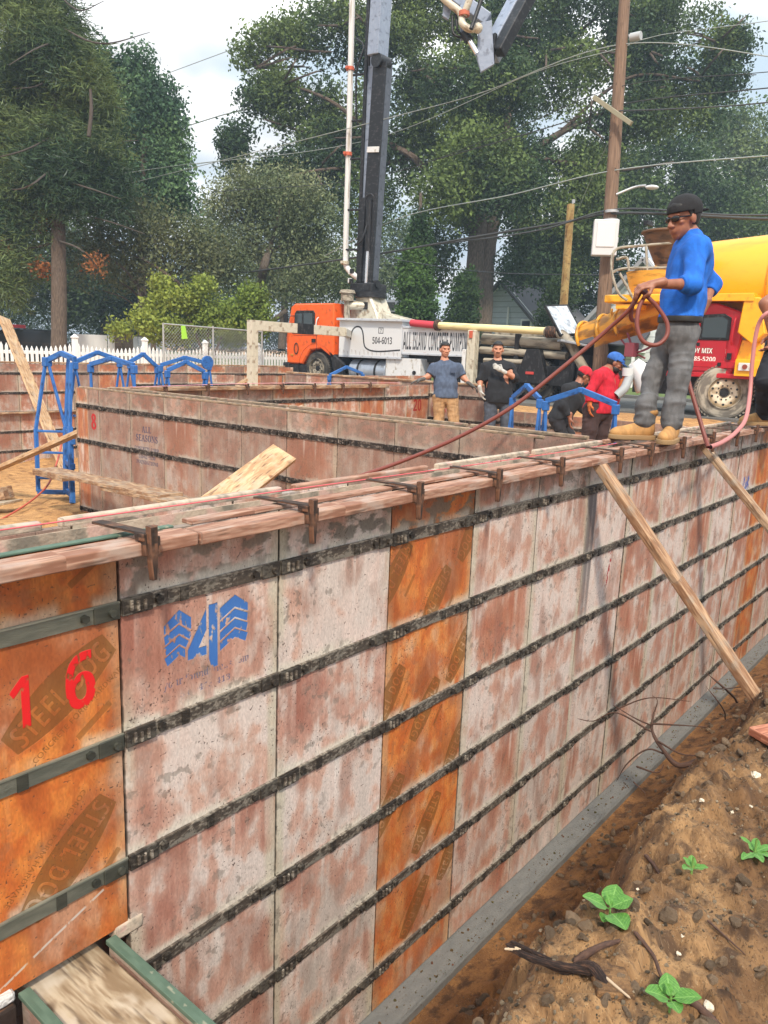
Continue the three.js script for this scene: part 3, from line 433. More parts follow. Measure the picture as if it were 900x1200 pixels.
// twigs that fan out from a limb end, so that gaps in the crown show branches
function twigs(list, dep, seed, n = 5, len = 40) { const r = rng(seed), out = []; for (const [x, y] of list) for (let i = 0; i < n; i++) { const a = r() * 6.28, L = len * (0.5 + r()); out.push(limb([[x, y, 1.6], [x + Math.cos(a) * L * 0.5 + r() * 8, y + Math.sin(a) * L * 0.4 - 8, 1.0], [x + Math.cos(a) * L, y + Math.sin(a) * L * 0.6 - 12, 0.45]], dep, 6, seed + i)); } return out; }
const C_OAK = leafClump(1, 26, 0.6, 0.16), C_BUSH = leafClump(2, 16, 0.26, 0.12), C_NEEDLE = leafClump(3, 46, 0.6, 0.27, 0.09, 0.15), C_FAR = leafClump(5, 34, 0.95, 0.24), C_IVY = leafClump(6, 16, 0.22, 0.12, 0.8), C_AIRY = leafClump(7, 18, 0.6, 0.125, 0.5);
const D = 40;
{ // the great oak in the middle
  const t = thing('oak_tree', 'huge spreading oak with a double trunk behind the pump truck', 'tree', base(566, 390, D));
  part(t, 'trunk', [limb([[556, 402, 13], [557, 350, 11.5], [558, 300, 11], [562, 250, 11], [560, 215, 10], [550, 180, 8], [545, 130, 6.5], [552, 70, 5], [548, 0, 4]], D, 0, 3), limb([[566, 405, 10], [569, 350, 9], [572, 300, 8.5], [580, 255, 7.5], [596, 215, 6.5], [618, 185, 5], [650, 160, 4], [700, 135, 2.6], [760, 120, 1.6]], D, 0, 4)], M.barkPale);
  part(t, 'branch', [limb([[552, 268, 7], [535, 238, 6], [508, 212, 5], [485, 185, 4], [440, 160, 3], [390, 120, 2.2], [330, 95, 1.3], [285, 70, 0.8]], D, 3, 5), limb([[485, 185, 3], [430, 195, 2.2], [370, 200, 1.6], [310, 215, 0.9]], D, 3, 6), limb([[574, 215, 5], [590, 170, 4.2], [600, 120, 3.4], [640, 70, 2.6], [700, 20, 1.8]], D, 3, 7), limb([[618, 185, 3.4], [660, 190, 2.6], [720, 200, 1.8], [790, 190, 1]], D, 3, 8), limb([[548, 140, 4], [510, 100, 3], [470, 60, 2.4], [420, 20, 1.6], [390, -20, 1]], D, 3, 9), limb([[640, 70, 2.2], [720, 75, 1.7], [800, 55, 1.1], [860, 40, 0.6]], D, 3, 10), limb([[600, 120, 2.4], [580, 60, 2], [590, 10, 1.5]], D, 3, 11), limb([[650, 160, 2.4], [740, 90, 1.7], [820, 95, 1]], D, 3, 12), limb([[440, 160, 2], [380, 160, 1.4], [310, 140, 0.8]], D, 3, 13), ...twigs([[330, 100], [300, 80], [360, 60], [400, 30], [440, 160], [700, 60], [760, 60], [820, 90], [840, 50], [640, 60], [500, 80], [690, 150], [370, 200], [590, 40]], D, 40, 7, 46)], M.bark);
  crown(t, [[320, 62, D, 42, 26, 220], [300, 100, D, 30, 24, 130], [345, 125, D, 55, 30, 330], [300, 165, D, 36, 28, 210], [290, 205, D, 30, 16, 90], [322, 200, D, 30, 20, 110], [312, 160, D, 34, 32, 180], [370, 185, D, 62, 38, 480], [330, 235, D, 50, 22, 220], [420, 235, D, 40, 40, 260], [385, 45, D, 60, 38, 340], [430, -5, D, 70, 36, 320], [470, 70, D, 52, 45, 420], [450, 145, D, 60, 45, 460], [510, 10, D, 50, 40, 320], [540, 110, D - 2, 42, 45, 330], [560, 190, D - 4, 46, 40, 300], [600, 225, D - 4, 40, 30, 200], [520, 225, D - 4, 34, 26, 160], [590, 110, D - 4, 40, 40, 260], [500, 200, D, 50, 40, 330], [520, 260, D, 42, 34, 240], [570, 45, D, 50, 40, 300], [620, 30, D, 60, 42, 380], [650, 95, D, 60, 38, 380], [600, 165, D, 48, 38, 320], [650, 215, D, 62, 38, 440], [690, 165, D, 50, 32, 320], [690, 20, D, 60, 40, 360], [745, 60, D, 55, 32, 360], [790, 25, D, 55, 30, 320], [835, 55, D, 42, 20, 220], [790, 105, D, 60, 22, 300], [840, 92, D, 34, 16, 130], [740, 135, D, 55, 24, 280], [820, 140, D, 30, 12, 70], [640, 265, D, 52, 30, 300], [615, 305, D, 36, 28, 170], [500, 320, D + 2, 30, 40, 160], [650, 320, D + 1, 40, 30, 240], [700, 250, D, 30, 40, 200]], C_OAK, { seed: 14, a: [0.045, 0.09, 0.036], b: [0.15, 0.215, 0.058], gap: 0.435, freq: 0.42, deep: 0.55 });
}
{ // spruce at the left edge
  const d = 27, t = thing('spruce_tree', 'tall dark spruce with a straight brown trunk at the left', 'tree', base(69, 396, d));
  part(t, 'trunk', [limb([[69, 440, 10], [69, 330, 9], [68, 260, 8], [68, 150, 6.5], [66, 0, 4.5], [64, -140, 2]], d, 0, 2)], M.bark);
  const br = []; const r = rng(8); for (let i = 0; i < 20; i++) { const y = -60 + i * 18, s = i % 2 ? 1 : -1, L = 50 + r() * 60; br.push(limb([[68, y, 1.2], [68 + s * L * 0.5, y + 10 + r() * 16, 0.8], [68 + s * L, y + 4 + r() * 44, 0.3]], d, 8, i + 60)); }
  br.push(limb([[72, 268, 2], [58, 285, 1.7], [30, 292, 1.3], [-10, 308, 0.9]], d, 0, 3), limb([[78, 230, 2.6], [100, 214, 2], [128, 188, 1.3]], d, 0, 4), limb([[104, 160, 2.4], [107, 130, 2.2], [106, 105, 1.6]], d - 2, 0, 7));
  part(t, 'branch', br, mat({ color: [0.07, 0.055, 0.045], roughness: 0.95 }));
  crown(t, [[14, -10, d, 56, 40, 330], [46, 34, d, 44, 36, 260], [20, 70, d, 75, 30, 330], [64, 80, d, 50, 30, 290], [45, 118, d, 92, 24, 420], [100, 120, d, 24, 30, 110], [20, 160, d, 80, 24, 300], [90, 180, d, 60, 34, 380], [60, 212, d, 76, 22, 330], [120, 200, d, 30, 16, 60], [10, 235, d, 40, 26, 160], [95, 240, d, 40, 22, 150], [-20, 110, d, 40, 60, 110], [30, 265, d, 34, 14, 50], [8, 300, d, 30, 20, 70], [20, 335, d, 30, 18, 60]], C_NEEDLE, { seed: 5, a: [0.06, 0.12, 0.055], b: [0.19, 0.26, 0.09], gap: 0.48, freq: 0.62, flat: true });
  crown(t, [[48, 262, d, 6, 4, 8], [5, 296, d, 10, 5, 14], [48, 316, d, 8, 5, 12], [112, 312, d, 9, 5, 12]], C_BUSH, { seed: 6, a: [0.3, 0.1, 0.03], b: [0.36, 0.15, 0.05], gap: 0, name: 'dead_needles' });
}
function tree(name, label, px, py, d, trunks, blobs, geo, o, bark = M.bark) { const t = thing(name, label, 'tree', base(px, py, d)); part(t, 'trunk', trunks.map((p, i) => limb(p, d, 2, i + 3)), bark); crown(t, blobs, geo, o); return t; }
tree('deciduous_tree', 'rounded leafy tree just right of the spruce against the sky', 165, 390, 36, [[[168, 400, 6], [166, 300, 5], [168, 200, 4], [172, 110, 2]], [[166, 260, 3], [140, 180, 2], [128, 100, 1]], [[168, 220, 3], [190, 170, 2], [200, 140, 1]]],
  [[125, 72, 36, 14, 24, 110], [122, 110, 36, 22, 30, 170], [165, 88, 36, 18, 22, 130], [178, 125, 36, 32, 32, 280], [160, 165, 36, 40, 34, 320], [198, 165, 36, 20, 32, 180], [185, 205, 36, 34, 30, 260], [165, 228, 36, 42, 26, 240], [200, 235, 36, 22, 22, 130]], C_OAK, { seed: 21, a: [0.05, 0.115, 0.055], b: [0.14, 0.24, 0.095], gap: 0.42 });
tree('airy_tree', 'thin leaved pale tree with a leaning grey trunk left of the boom', 305, 390, 33, [[[300, 400, 6], [304, 345, 5.5], [310, 310, 5], [318, 285, 3], [330, 240, 1.5]], [[308, 312, 3.4], [290, 296, 2.4], [262, 290, 1.5], [230, 300, 1]], [[311, 300, 3], [345, 280, 2], [380, 262, 1.2]], [[312, 305, 2.4], [285, 260, 1.6], [262, 225, 0.8]], [[300, 400, 3.4], [318, 378, 3], [336, 364, 3.2]]],
  [[330, 240, 33, 60, 32, 420], [280, 240, 33, 34, 26, 200], [370, 270, 33, 40, 34, 270], [330, 290, 33, 60, 26, 280], [270, 285, 33, 40, 20, 170], [390, 310, 33, 26, 34, 180], [350, 335, 33, 40, 18, 160], [300, 215, 33, 30, 16, 100]], C_AIRY, { seed: 25, a: [0.13, 0.17, 0.08], b: [0.24, 0.27, 0.14], gap: 0.45, freq: 0.7 }, M.barkPale);
tree('scrub_tree', 'tangled half bare scrub tree with thin grey twigs behind the yellow green bush', 195, 390, 30, [[[180, 410, 3], [175, 360, 2.4], [150, 320, 1.6], [110, 290, 0.8]], [[178, 370, 2], [200, 330, 1.6], [230, 300, 1]], [[220, 340, 1.6], [190, 315, 1.1], [150, 280, 0.7]], [[182, 390, 2], [160, 345, 1.4], [140, 330, 0.8]], [[225, 345, 2.2], [200, 325, 2], [170, 305, 1.4], [140, 296, 0.7]], [[200, 322, 1], [206, 300, 0.8], [208, 280, 0.5]], [[195, 315, 1], [185, 290, 0.7], [170, 262, 0.5]], [[160, 320, 1], [120, 300, 0.8], [80, 282, 0.5]], [[150, 300, 1], [120, 270, 0.7], [95, 262, 0.4]], [[176, 385, 1.2], [150, 352, 0.9], [120, 340, 0.5]], [[178, 360, 1.2], [160, 330, 0.9], [145, 300, 0.5]]],
  [[150, 275, 30, 50, 22, 200], [200, 280, 30, 44, 26, 220], [240, 300, 30, 34, 24, 150], [120, 310, 30, 50, 24, 140], [190, 320, 30, 50, 20, 130], [260, 315, 30, 30, 18, 100], [150, 250, 30, 44, 16, 110]], C_AIRY, { seed: 29, a: [0.1, 0.13, 0.055], b: [0.19, 0.21, 0.1], gap: 0.42, freq: 0.7 });
// far trees
const farTree = (label, px, d, blobs, seed, a, b) => tree('background_tree', label, px, 400, d, [[[px, 410, 5], [px + 4, 330, 4], [px - 4, 250, 2.5]]], blobs.map(q => [q[0], q[1], d, q[2], q[3], q[4]]), C_FAR, { seed, a, b, gap: 0.34, freq: 0.3 });
farTree('hazy pale green tree at the right edge above the mixer drum', 880, 58, [[880, 165, 50, 34, 170], [850, 200, 55, 40, 240], [900, 230, 50, 50, 240], [840, 150, 30, 24, 90]], 31, [0.1, 0.16, 0.06], [0.2, 0.26, 0.1]);
farTree('dark green tree behind the head of the man in blue', 790, 52, [[780, 200, 50, 36, 240], [760, 250, 50, 40, 240], [820, 250, 50, 36, 240], [870, 262, 50, 30, 200], [730, 220, 36, 40, 170]], 33, [0.05, 0.1, 0.035], [0.12, 0.19, 0.06]);
farTree('dark tree between the yellow post and the utility pole', 670, 50, [[680, 280, 50, 40, 260], [640, 300, 40, 40, 210], [610, 340, 30, 40, 150], [700, 330, 50, 34, 200]], 35, [0.035, 0.075, 0.026], [0.09, 0.15, 0.05]);
farTree('dark tree behind the left fence beside the spruce trunk', 120, 48, [[130, 350, 60, 30, 260], [40, 340, 70, 36, 300], [200, 355, 50, 26, 200], [90, 300, 50, 26, 170], [20, 285, 40, 30, 120]], 37, [0.03, 0.06, 0.024], [0.07, 0.115, 0.04]);
farTree('tree filling the gap behind the airy tree left of the boom', 330, 60, [[270, 330, 60, 34, 240], [360, 320, 60, 44, 280], [430, 330, 40, 40, 180], [245, 262, 26, 22, 60], [470, 300, 30, 46, 160]], 39, [0.07, 0.12, 0.05], [0.15, 0.2, 0.09]);
{ const t = thing('far_woods', 'far dark mass of woods along the horizon behind the houses', 'woods', [60, -0.6, -40]); const bl = []; for (let x = -300; x < 1500; x += 55) bl.push([x, 385 + x * 0.03, 95, 50, 26, 170]); crown(t, bl, C_FAR, { seed: 43, a: [0.03, 0.05, 0.025], b: [0.06, 0.085, 0.04], gap: 0.2, name: 'foliage' }).userData.kind = 'stuff'; t.userData.kind = 'stuff'; }
{ // bright bush and ivy
  const t = thing('bush', 'bright yellow green bush behind the white picket fence', 'bush', base(240, 395, 27)); part(t, 'stem', [limb([[240, 420, 1.6], [220, 370, 1.1], [190, 330, 0.6]], 27), limb([[250, 420, 1.6], [270, 370, 1.1], [290, 345, 0.5]], 27), limb([[245, 420, 1.4], [242, 370, 1], [236, 340, 0.5]], 27)], M.bark);
  crown(t, [[187, 328, 27, 7, 12, 40], [196, 342, 27, 11, 12, 80], [212, 356, 27, 18, 14, 150], [240, 345, 27, 14, 14, 80], [236, 366, 27, 26, 14, 220], [262, 372, 27, 30, 14, 220], [296, 352, 27, 15, 16, 100], [300, 372, 27, 18, 12, 120], [270, 388, 27, 46, 10, 220], [176, 376, 27, 20, 8, 90], [140, 386, 27, 12, 5, 40], [205, 388, 27, 36, 9, 180], [180, 362, 27, 12, 5, 30]], C_BUSH, { seed: 51, a: [0.17, 0.24, 0.04], b: [0.32, 0.38, 0.07], gap: 0.43, freq: 1.3, floor: -0.6 });
  const v = thing('ivy_pole', 'tall dead trunk wrapped in green ivy with its bare top showing', 'ivy covered trunk', base(490, 385, 33)); part(v, 'trunk', [limb([[489, 410, 4], [490, 330, 3.4], [492, 260, 2.6], [493, 226, 1.8]], 33)], M.barkPale);
  crown(v, [[492, 262, 33, 5, 14, 50], [491, 285, 33, 13, 16, 140], [489, 310, 33, 18, 20, 230], [488, 340, 33, 21, 22, 300], [488, 368, 33, 23, 20, 300], [490, 395, 33, 24, 14, 180]], C_IVY, { seed: 53, a: [0.03, 0.075, 0.02], b: [0.1, 0.19, 0.045], gap: 0.25, freq: 1.4, name: 'ivy' });
  const w = thing('ivy', 'dark ivy climbing the foot of the oak trunk', 'ivy', base(545, 390, 38.2)); crown(w, [[545, 345, 38.2, 15, 28, 260], [541, 372, 38.2, 18, 20, 220], [538, 392, 38.2, 26, 12, 160]], C_IVY, { seed: 55, a: [0.025, 0.06, 0.018], b: [0.06, 0.12, 0.03], gap: 0.2, freq: 1.2, name: 'ivy' });
  const x = thing('shrub', 'dark shrub between the grey house and the white house', 'shrub', base(640, 385, 36)); crown(x, [[648, 372, 36, 18, 20, 200], [656, 350, 36, 16, 24, 180]], C_BUSH, { seed: 57, a: [0.02, 0.045, 0.014], b: [0.05, 0.09, 0.025], gap: 0.25, freq: 1 });
}
// ---------- fence, houses, car ----------
{
  M.vinyl = mat({ color: [0.82, 0.83, 0.83], roughness: 0.45 });
  const t = thing('picket_fence', 'long white picket fence with scalloped top and capped posts', 'fence', [6, -0.6, -19]);
  const pk = prism([[-0.035, 0], [0.035, 0], [0.035, 0.86], [0.0, 0.94], [-0.035, 0.86]], 0.02, 0.003), r = rng(3);
  for (let x = 0, i = 0; x < 13.6; x += 0.135, i++) { const u = (x % 2.25) / 2.25, h = 0.98 + 0.14 * Math.pow(Math.abs(u - 0.5) * 2, 2); if (u < 0.03 || u > 0.97) continue; const p = obj('picket', pk, M.vinyl, t); p.position.set(x, 0.02, 0.03); p.scale.y = h; }
  for (let x = 0; x < 13.7; x += 2.25) { const p = obj('post', [rb(0.13, 1.2, 0.13, 0, 0.6, 0, 0.01)], M.vinyl, t); p.position.x = x; obj('post_cap', [rb(0.17, 0.04, 0.17, 0, 1.22, 0, 0.012), new THREE.ConeGeometry(0.1, 0.08, 4).rotateY(Math.PI / 4).translate(0, 1.28, 0)], M.vinyl, p); }
  for (const y of [0.25, 0.78]) obj('rail', rb(13.6, 0.09, 0.04, 6.8, y, 0, 0.008), M.vinyl, t);
  const c = thing('chain_link_panel', 'chain link fence panel with a lime flag above the picket fence', 'chain link fence', [12.9, -0.6, -18.4]), steel = mat({ color: [0.5, 0.51, 0.5], metalness: 0.6, roughness: 0.45 });
  for (const x of [0.1, 1.95, 3.6, 4.0]) obj('post', [cyl(0.028, 1.75, x, 0.87, 0)], steel, c); obj('rail', [rod(V(0.1, 1.72, 0), V(4.0, 1.66, 0), 0.022)], steel, c);
  const w = []; for (let x = -1.6; x < 4; x += 0.11) { for (const s of [1, -1]) { let a = s > 0 ? x : x + 1.6, b = a + s * 1.6, y0 = 0.1, y1 = 1.68; const cl = (v) => Math.min(3.98, Math.max(0.12, v)); const a2 = cl(a), b2 = cl(b); const ya = y0 + (a2 - a) / (b - a) * (y1 - y0), yb = y0 + (b2 - a) / (b - a) * (y1 - y0); if (Math.abs(a2 - b2) > 0.02) w.push(rod(V(a2, ya, 0), V(b2, yb, 0), 0.004, 0.004, 3)); } }
  obj('wire_mesh', w, steel, c).userData.kind = 'stuff';
  obj('flag', [prism([[0, 0], [0.16, 0.02], [0.26, -0.36], [0.02, -0.38]], 0.015, 0.004).rotateY(0.2).translate(0.72, 1.68, 0.03)], mat({ color: [0.42, 0.82, 0.08], roughness: 0.8 }), c);
}
const siding = (a, b) => dataTex(128, 256, (x, y) => { const f = (y % 32) / 32; return mix3(a, b, f < 0.12 ? 1 : 0.25 * n2(x / 9, y / 3)); });
function houseWin(t, x, y, z, w, h, dir, parent) { // a window in a wall facing -x (dir 'x') or +z
  const f = (W, H, dp, m, nm, p) => { const g = dir === 'x' ? rb(dp, H, W, x - dp / 2, y, z) : rb(W, H, dp, x, y, z + dp / 2); return part(t, nm, g, m, p); };
  const win = f(w + 0.2, h + 0.2, 0.08, M.vinyl, 'window', t); f(w, h, 0.1, M.darkGlass, 'pane', win); f(w, 0.05, 0.12, M.vinyl, 'sash', win); return win;
}
M.darkGlass = mat({ color: [0.03, 0.035, 0.04], roughness: 0.08, metalness: 0 });
{ // grey blue house
  const t = thing('grey_house', 'grey blue clapboard house with white trim beside the oak trunk', 'house', base(600, 388, 44)); const p = t.position, z0 = p.z - 3.2, z1 = p.z + 1.6, zc = (z0 + z1) / 2, x0 = p.x;
  const sid = mat({ map: rep(siding([200, 208, 220], [150, 160, 174]), 1, 1 / 2.4), roughness: 0.7 });
  part(t, 'wall', [uvBox(prism([[0, -0.6], [z1 - z0, -0.6], [z1 - z0, 2.3], [(z1 - z0) * 0.5, 4.6], [0, 2.3]], 7)).applyMatrix4(new THREE.Matrix4().makeBasis(V(0, 0, 1), V(0, 1, 0), V(-1, 0, 0))).translate(x0 + 7, 0, z0)], sid);
  part(t, 'roof', [bar(V(x0 + 3.4, 2.05, z0 - 0.35), V(x0 + 3.4, 4.72, zc), 0.14, 7.6, V(0, 1, -1)), bar(V(x0 + 3.4, 2.05, z1 + 0.35), V(x0 + 3.4, 4.72, zc), 0.14, 7.6, V(0, 1, 1))], mat({ color: [0.12, 0.12, 0.13], roughness: 0.9 }));
  part(t, 'trim', [bar(V(x0 - 0.06, 2.12, z0 - 0.3), V(x0 - 0.06, 4.7, zc), 0.2, 0.1), bar(V(x0 - 0.06, 2.12, z1 + 0.3), V(x0 - 0.06, 4.7, zc), 0.2, 0.1), rb(0.12, 2.9, 0.16, x0 - 0.03, 0.85, z1), rb(0.12, 3.4, 0.1, x0 - 0.04, 1.6, zc + 0.5)], M.vinyl);
  houseWin(t, x0, 2.1, z1 - 0.7, 0.5, 0.9, 'x'); houseWin(t, x0, 1.9, z0 + 1.2, 0.6, 0.9, 'x');
}
{ // white house with a dark porch roof
  const c = at(735, 400, 31), x0 = c.x, t = thing('white_house', 'white house with a steep gable and small dark porch roof', 'house', [x0, -0.6, c.z]); const z0 = c.z - 2.6, z1 = c.z + 3.6, zc = (z0 + z1) / 2;
  const sid = mat({ map: rep(siding([226, 228, 228], [178, 182, 186]), 1, 1 / 2.4), roughness: 0.7 });
  part(t, 'wall', [uvBox(prism([[0, -0.6], [z1 - z0, -0.6], [z1 - z0, 1.0], [(z1 - z0) * 0.5, 4.3], [0, 1.0]], 8)).applyMatrix4(new THREE.Matrix4().makeBasis(V(0, 0, 1), V(0, 1, 0), V(-1, 0, 0))).translate(x0 + 8, 0, z0)], sid);
  part(t, 'roof', [bar(V(x0 + 3.8, 0.62, z0 - 0.4), V(x0 + 3.8, 4.42, zc), 0.16, 8.6, V(0, 1, -1)), bar(V(x0 + 3.8, 0.62, z1 + 0.4), V(x0 + 3.8, 4.42, zc), 0.16, 8.6, V(0, 1, 1))], mat({ color: [0.3, 0.3, 0.31], roughness: 0.9 }));
  part(t, 'trim', [bar(V(x0 - 0.07, 0.7, z0 - 0.36), V(x0 - 0.07, 4.4, zc), 0.24, 0.12), bar(V(x0 - 0.07, 0.7, z1 + 0.36), V(x0 - 0.07, 4.4, zc), 0.24, 0.12)], M.vinyl);
  const po = part(t, 'porch', [rb(1.0, 0.12, 2.6, x0 - 0.5, 0.95, z0 + 2.1), rb(0.1, 1.5, 0.1, x0 - 0.95, 0.15, z0 + 0.9), rb(0.1, 1.5, 0.1, x0 - 0.95, 0.15, z0 + 3.3)], M.vinyl);
  part(t, 'porch_roof', [bar(V(x0 - 1.1, 1.05, z0 + 2.1), V(x0 + 0.05, 1.7, z0 + 2.1), 0.1, 2.8, V(0, 1, 0))], mat({ color: [0.06, 0.06, 0.07], roughness: 0.85 }), po);
  const d = part(t, 'door', [rb(0.06, 1.5, 0.8, x0 - 0.03, 0.1, z0 + 2.1)], mat({ color: [0.35, 0.36, 0.37] })); part(t, 'door_frame', [rb(0.05, 1.65, 1.0, x0 - 0.015, 0.15, z0 + 2.1)], M.vinyl, d);
}
{ // navy house behind the boom
  const c = at(462, 372, 36), x0 = c.x, t = thing('navy_house', 'dark navy house wall behind the boom turret', 'house', [x0, -0.6, c.z]); 
  part(t, 'wall', [uvBox(new THREE.BoxGeometry(2.4, 3.0, 4)).translate(x0 + 1.2, 0.9, c.z - 1.6)], mat({ map: rep(siding([30, 36, 52], [20, 24, 36]), 1, 1 / 2.4) }));
  part(t, 'fascia', [rb(2.6, 0.55, 4.2, x0 + 1.2, 2.65, c.z - 1.6)], mat({ color: [0.32, 0.36, 0.42] })); part(t, 'vent', [rb(0.1, 0.26, 0.8, x0 - 0.14, 2.68, c.z - 0.3)], mat({ color: [0.04, 0.045, 0.05] })); houseWin(t, x0, 1.2, c.z - 2.6, 0.6, 1.0, 'x');
}
{ // low dark roof at the right
  const c = at(885, 300, 34), t = thing('low_house', 'house with a low dark roof and brick chimney behind the mixer drum', 'house', [c.x, -0.6, c.z]);
  part(t, 'wall', [uvBox(new THREE.BoxGeometry(8, 4.4, 12)).translate(c.x + 4, 1.4, c.z + 3.5)], mat({ color: [0.4, 0.36, 0.33] })); part(t, 'roof', [bar(V(c.x - 0.6, 3.9, c.z + 3.5), V(c.x + 4, 5.35, c.z + 3.5), 0.15, 13, V(0, 1, 0)), bar(V(c.x + 8.6, 3.9, c.z + 3.5), V(c.x + 4, 5.35, c.z + 3.5), 0.15, 13, V(0, 1, 0))], mat({ color: [0.07, 0.07, 0.08], roughness: 0.9 }));
  const g = part(t, 'chimney', [rb(0.7, 1.4, 0.7, c.x + 3.2, 5.4, c.z + 0.3)], mat({ color: [0.28, 0.12, 0.09] })); part(t, 'chimney_cap', [rb(0.36, 0.3, 0.36, c.x + 3.2, 6.25, c.z + 0.3)], M.vinyl, g);
}
function car(label, c, turn, col) {
  const t = thing('parked_car', label, 'car', [c.x, -0.6, c.z], turn), paint = new THREE.MeshPhysicalMaterial({ color: col, roughness: 0.35, clearcoat: 1 });
  obj('body', [prism([[-2.2, 0.35], [2.2, 0.35], [2.25, 0.75], [1.4, 0.98], [0.75, 1.42], [-1.0, 1.46], [-1.9, 1.05], [-2.25, 0.95]], 1.6, 0.05).translate(0, 0, -0.8)], paint, t);
  for (const s of [1, -1]) obj('window', [prism([[1.25, 1.0], [0.7, 1.36], [-0.95, 1.39], [-1.7, 1.04]], 0.02).translate(0, 0, s > 0 ? 0.84 : -0.87)], M.darkGlass, t);
  for (const x of [-1.4, 1.4]) for (const s of [1, -1]) { const w = obj('wheel', [cyl(0.33, 0.22, x, 0.33, s * 0.78, 'z', 24)], mat({ color: [0.02, 0.02, 0.02], roughness: 0.9 }), t); obj('rim', [cyl(0.2, 0.24, x, 0.33, s * 0.78, 'z', 12)], mat({ color: [0.5, 0.5, 0.5], metalness: 0.8, roughness: 0.3 }), w); }
}
car('dark car parked behind the picket fence at the left edge', at(25, 395, 29), 0.1, 0x0c0e12);
{ const c = at(18, 388, 33); const t = thing('red_sign', 'small red and white sign beyond the dark car', 'sign', [c.x, -0.6, c.z]); part(t, 'post', [cyl(0.03, 1.3, c.x, 0.05, c.z)], M.bark); part(t, 'board', [rb(0.9, 0.5, 0.05, c.x, 0.85, c.z)], mat({ color: [0.45, 0.04, 0.05] })); part(t, 'stripe', [rb(0.7, 0.08, 0.02, c.x, 0.88, c.z + 0.035)], M.vinyl); }
{ const c = at(118, 392, 30); const t = thing('white_panel_fence', 'white vinyl fence panels with a stone pillar beyond the pickets', 'fence', [c.x, -0.6, c.z]); for (let i = 0; i < 3; i++) part(t, 'panel', [rb(1.3, 1.35, 0.06, c.x - 0.4 + i * 1.36, 0.1, c.z)], M.vinyl); part(t, 'pillar', [rb(0.5, 1.5, 0.5, c.x + 0.75, 0.15, c.z + 0.4)], M.barkPale); }
// ---------- poles and wires ----------
M.pole = mat({ map: dataTex(256, 1024, (x, y) => { let c = mix3([92, 72, 58], [146, 120, 100], fbmA(x / 7, y / 70, 4)); return n2(x / 4, y / 20) > 0.9 ? mix3(c, [50, 38, 30], 0.7) : c; }), roughness: 0.9, bumpMap: GRAIN, bumpScale: 0.01 });
M.wire = mat({ color: [0.05, 0.055, 0.06], roughness: 0.6 }); M.galv = mat({ color: [0.5, 0.51, 0.52], metalness: 0.5, roughness: 0.45 });
const PD = 19;
{
  const a = at(705, 420, PD), top = at(734, -30, PD), t = thing('utility_pole', 'brown wooden utility pole with a grey box and street lamp', 'utility pole', [a.x, -0.6, a.z]);
  const foot = V(a.x, -0.6, a.z); part(t, 'pole', [rod(foot, top, 0.185, 0.13, 18)], M.pole);
  const bxp = at(709, 279, PD - 0.35); const q = new THREE.Quaternion().setFromAxisAngle(V(0, 1, 0), -1.05);
  const box = part(t, 'meter_box', [rb(0.58, 0.82, 0.26, 0, 0, 0, 0.02).applyQuaternion(q).translate(bxp.x, bxp.y, bxp.z)], mat({ color: [0.62, 0.63, 0.65], roughness: 0.5 })); part(t, 'box_door', [rb(0.42, 0.56, 0.02, 0.0, 0.06, 0.14, 0.01).applyQuaternion(q).translate(bxp.x, bxp.y, bxp.z)], mat({ color: [0.68, 0.69, 0.71], roughness: 0.5 }), box); part(t, 'latch', [rb(0.02, 0.12, 0.03, 0.3, -0.05, 0.05, 0.005).applyQuaternion(q).translate(bxp.x, bxp.y, bxp.z)], M.galv, box);
  const l0 = at(722, 228, PD), l1 = at(745, 219, PD - 0.1), l2 = at(757, 217.5, PD - 0.2); const arm = part(t, 'lamp_arm', [tube([l0, l1, l2], 0.03, 12)], M.galv); const lh = new THREE.SphereGeometry(1, 14, 8).scale(0.17, 0.055, 0.09).applyQuaternion(new THREE.Quaternion().setFromAxisAngle(V(0, 1, 0), -0.9)); const lp = at(764, 219.5, PD - 0.25); part(t, 'lamp_head', [lh.translate(lp.x, lp.y, lp.z)], mat({ color: [0.6, 0.62, 0.63], roughness: 0.4 }), arm);
  part(t, 'cross_arm', [bar(at(696, 114, PD + 0.1), at(740, 145, PD - 0.5), 0.1, 0.09)], mat({ color: [0.3, 0.28, 0.2], roughness: 0.9 }));
  const ins = at(745, 43, PD - 0.1); part(t, 'transformer_can', [cyl(0.1, 0.26, ins.x, ins.y, ins.z, 'z', 16), rod(at(736, 42, PD), at(745, 43, PD), 0.03)], mat({ color: [0.42, 0.44, 0.46], roughness: 0.5 }));
  part(t, 'band', [cyl(0.165, 0.06, at(717, 248, PD).x, at(717, 248, PD).y, at(717, 248, PD).z), cyl(0.17, 0.05, at(716, 258, PD).x, at(716, 258, PD).y, at(716, 258, PD).z)], M.galv);
}
{ const b = at(658, 400, 23), tp = at(669, 240, 23), t = thing('timber_post', 'yellowish timber service post with a cable at its top', 'post', [b.x, -0.6, b.z]); part(t, 'post', [rod(V(b.x, -0.6, b.z), tp, 0.13, 0.11, 14)], mat({ map: T.pine, color: [0.8, 0.78, 0.5], roughness: 0.85 })); const q = at(672, 236, 23); part(t, 'insulator', [rod(at(670, 243, 23), q, 0.025), cyl(0.05, 0.1, q.x, q.y, q.z)], M.galv); }
function wire(label, pts, r, m = M.wire, group = 'overhead wires') { const o = obj('overhead_wire', tube(pts.map(([x, y, d]) => at(x, y, d)), r * 0.72, 60, 5), m); tag(o, label, 'wire', group); }
const steelWire = mat({ color: [0.34, 0.38, 0.37], roughness: 0.5, metalness: 0.3 });
wire('pale wire crossing the pole just above the cross arm and falling left past the boom', [[960, 74, 17], [728, 52, PD], [560, 110, 21], [460, 137, 23], [300, 178, 26], [140, 218, 30]], 0.018, steelWire);
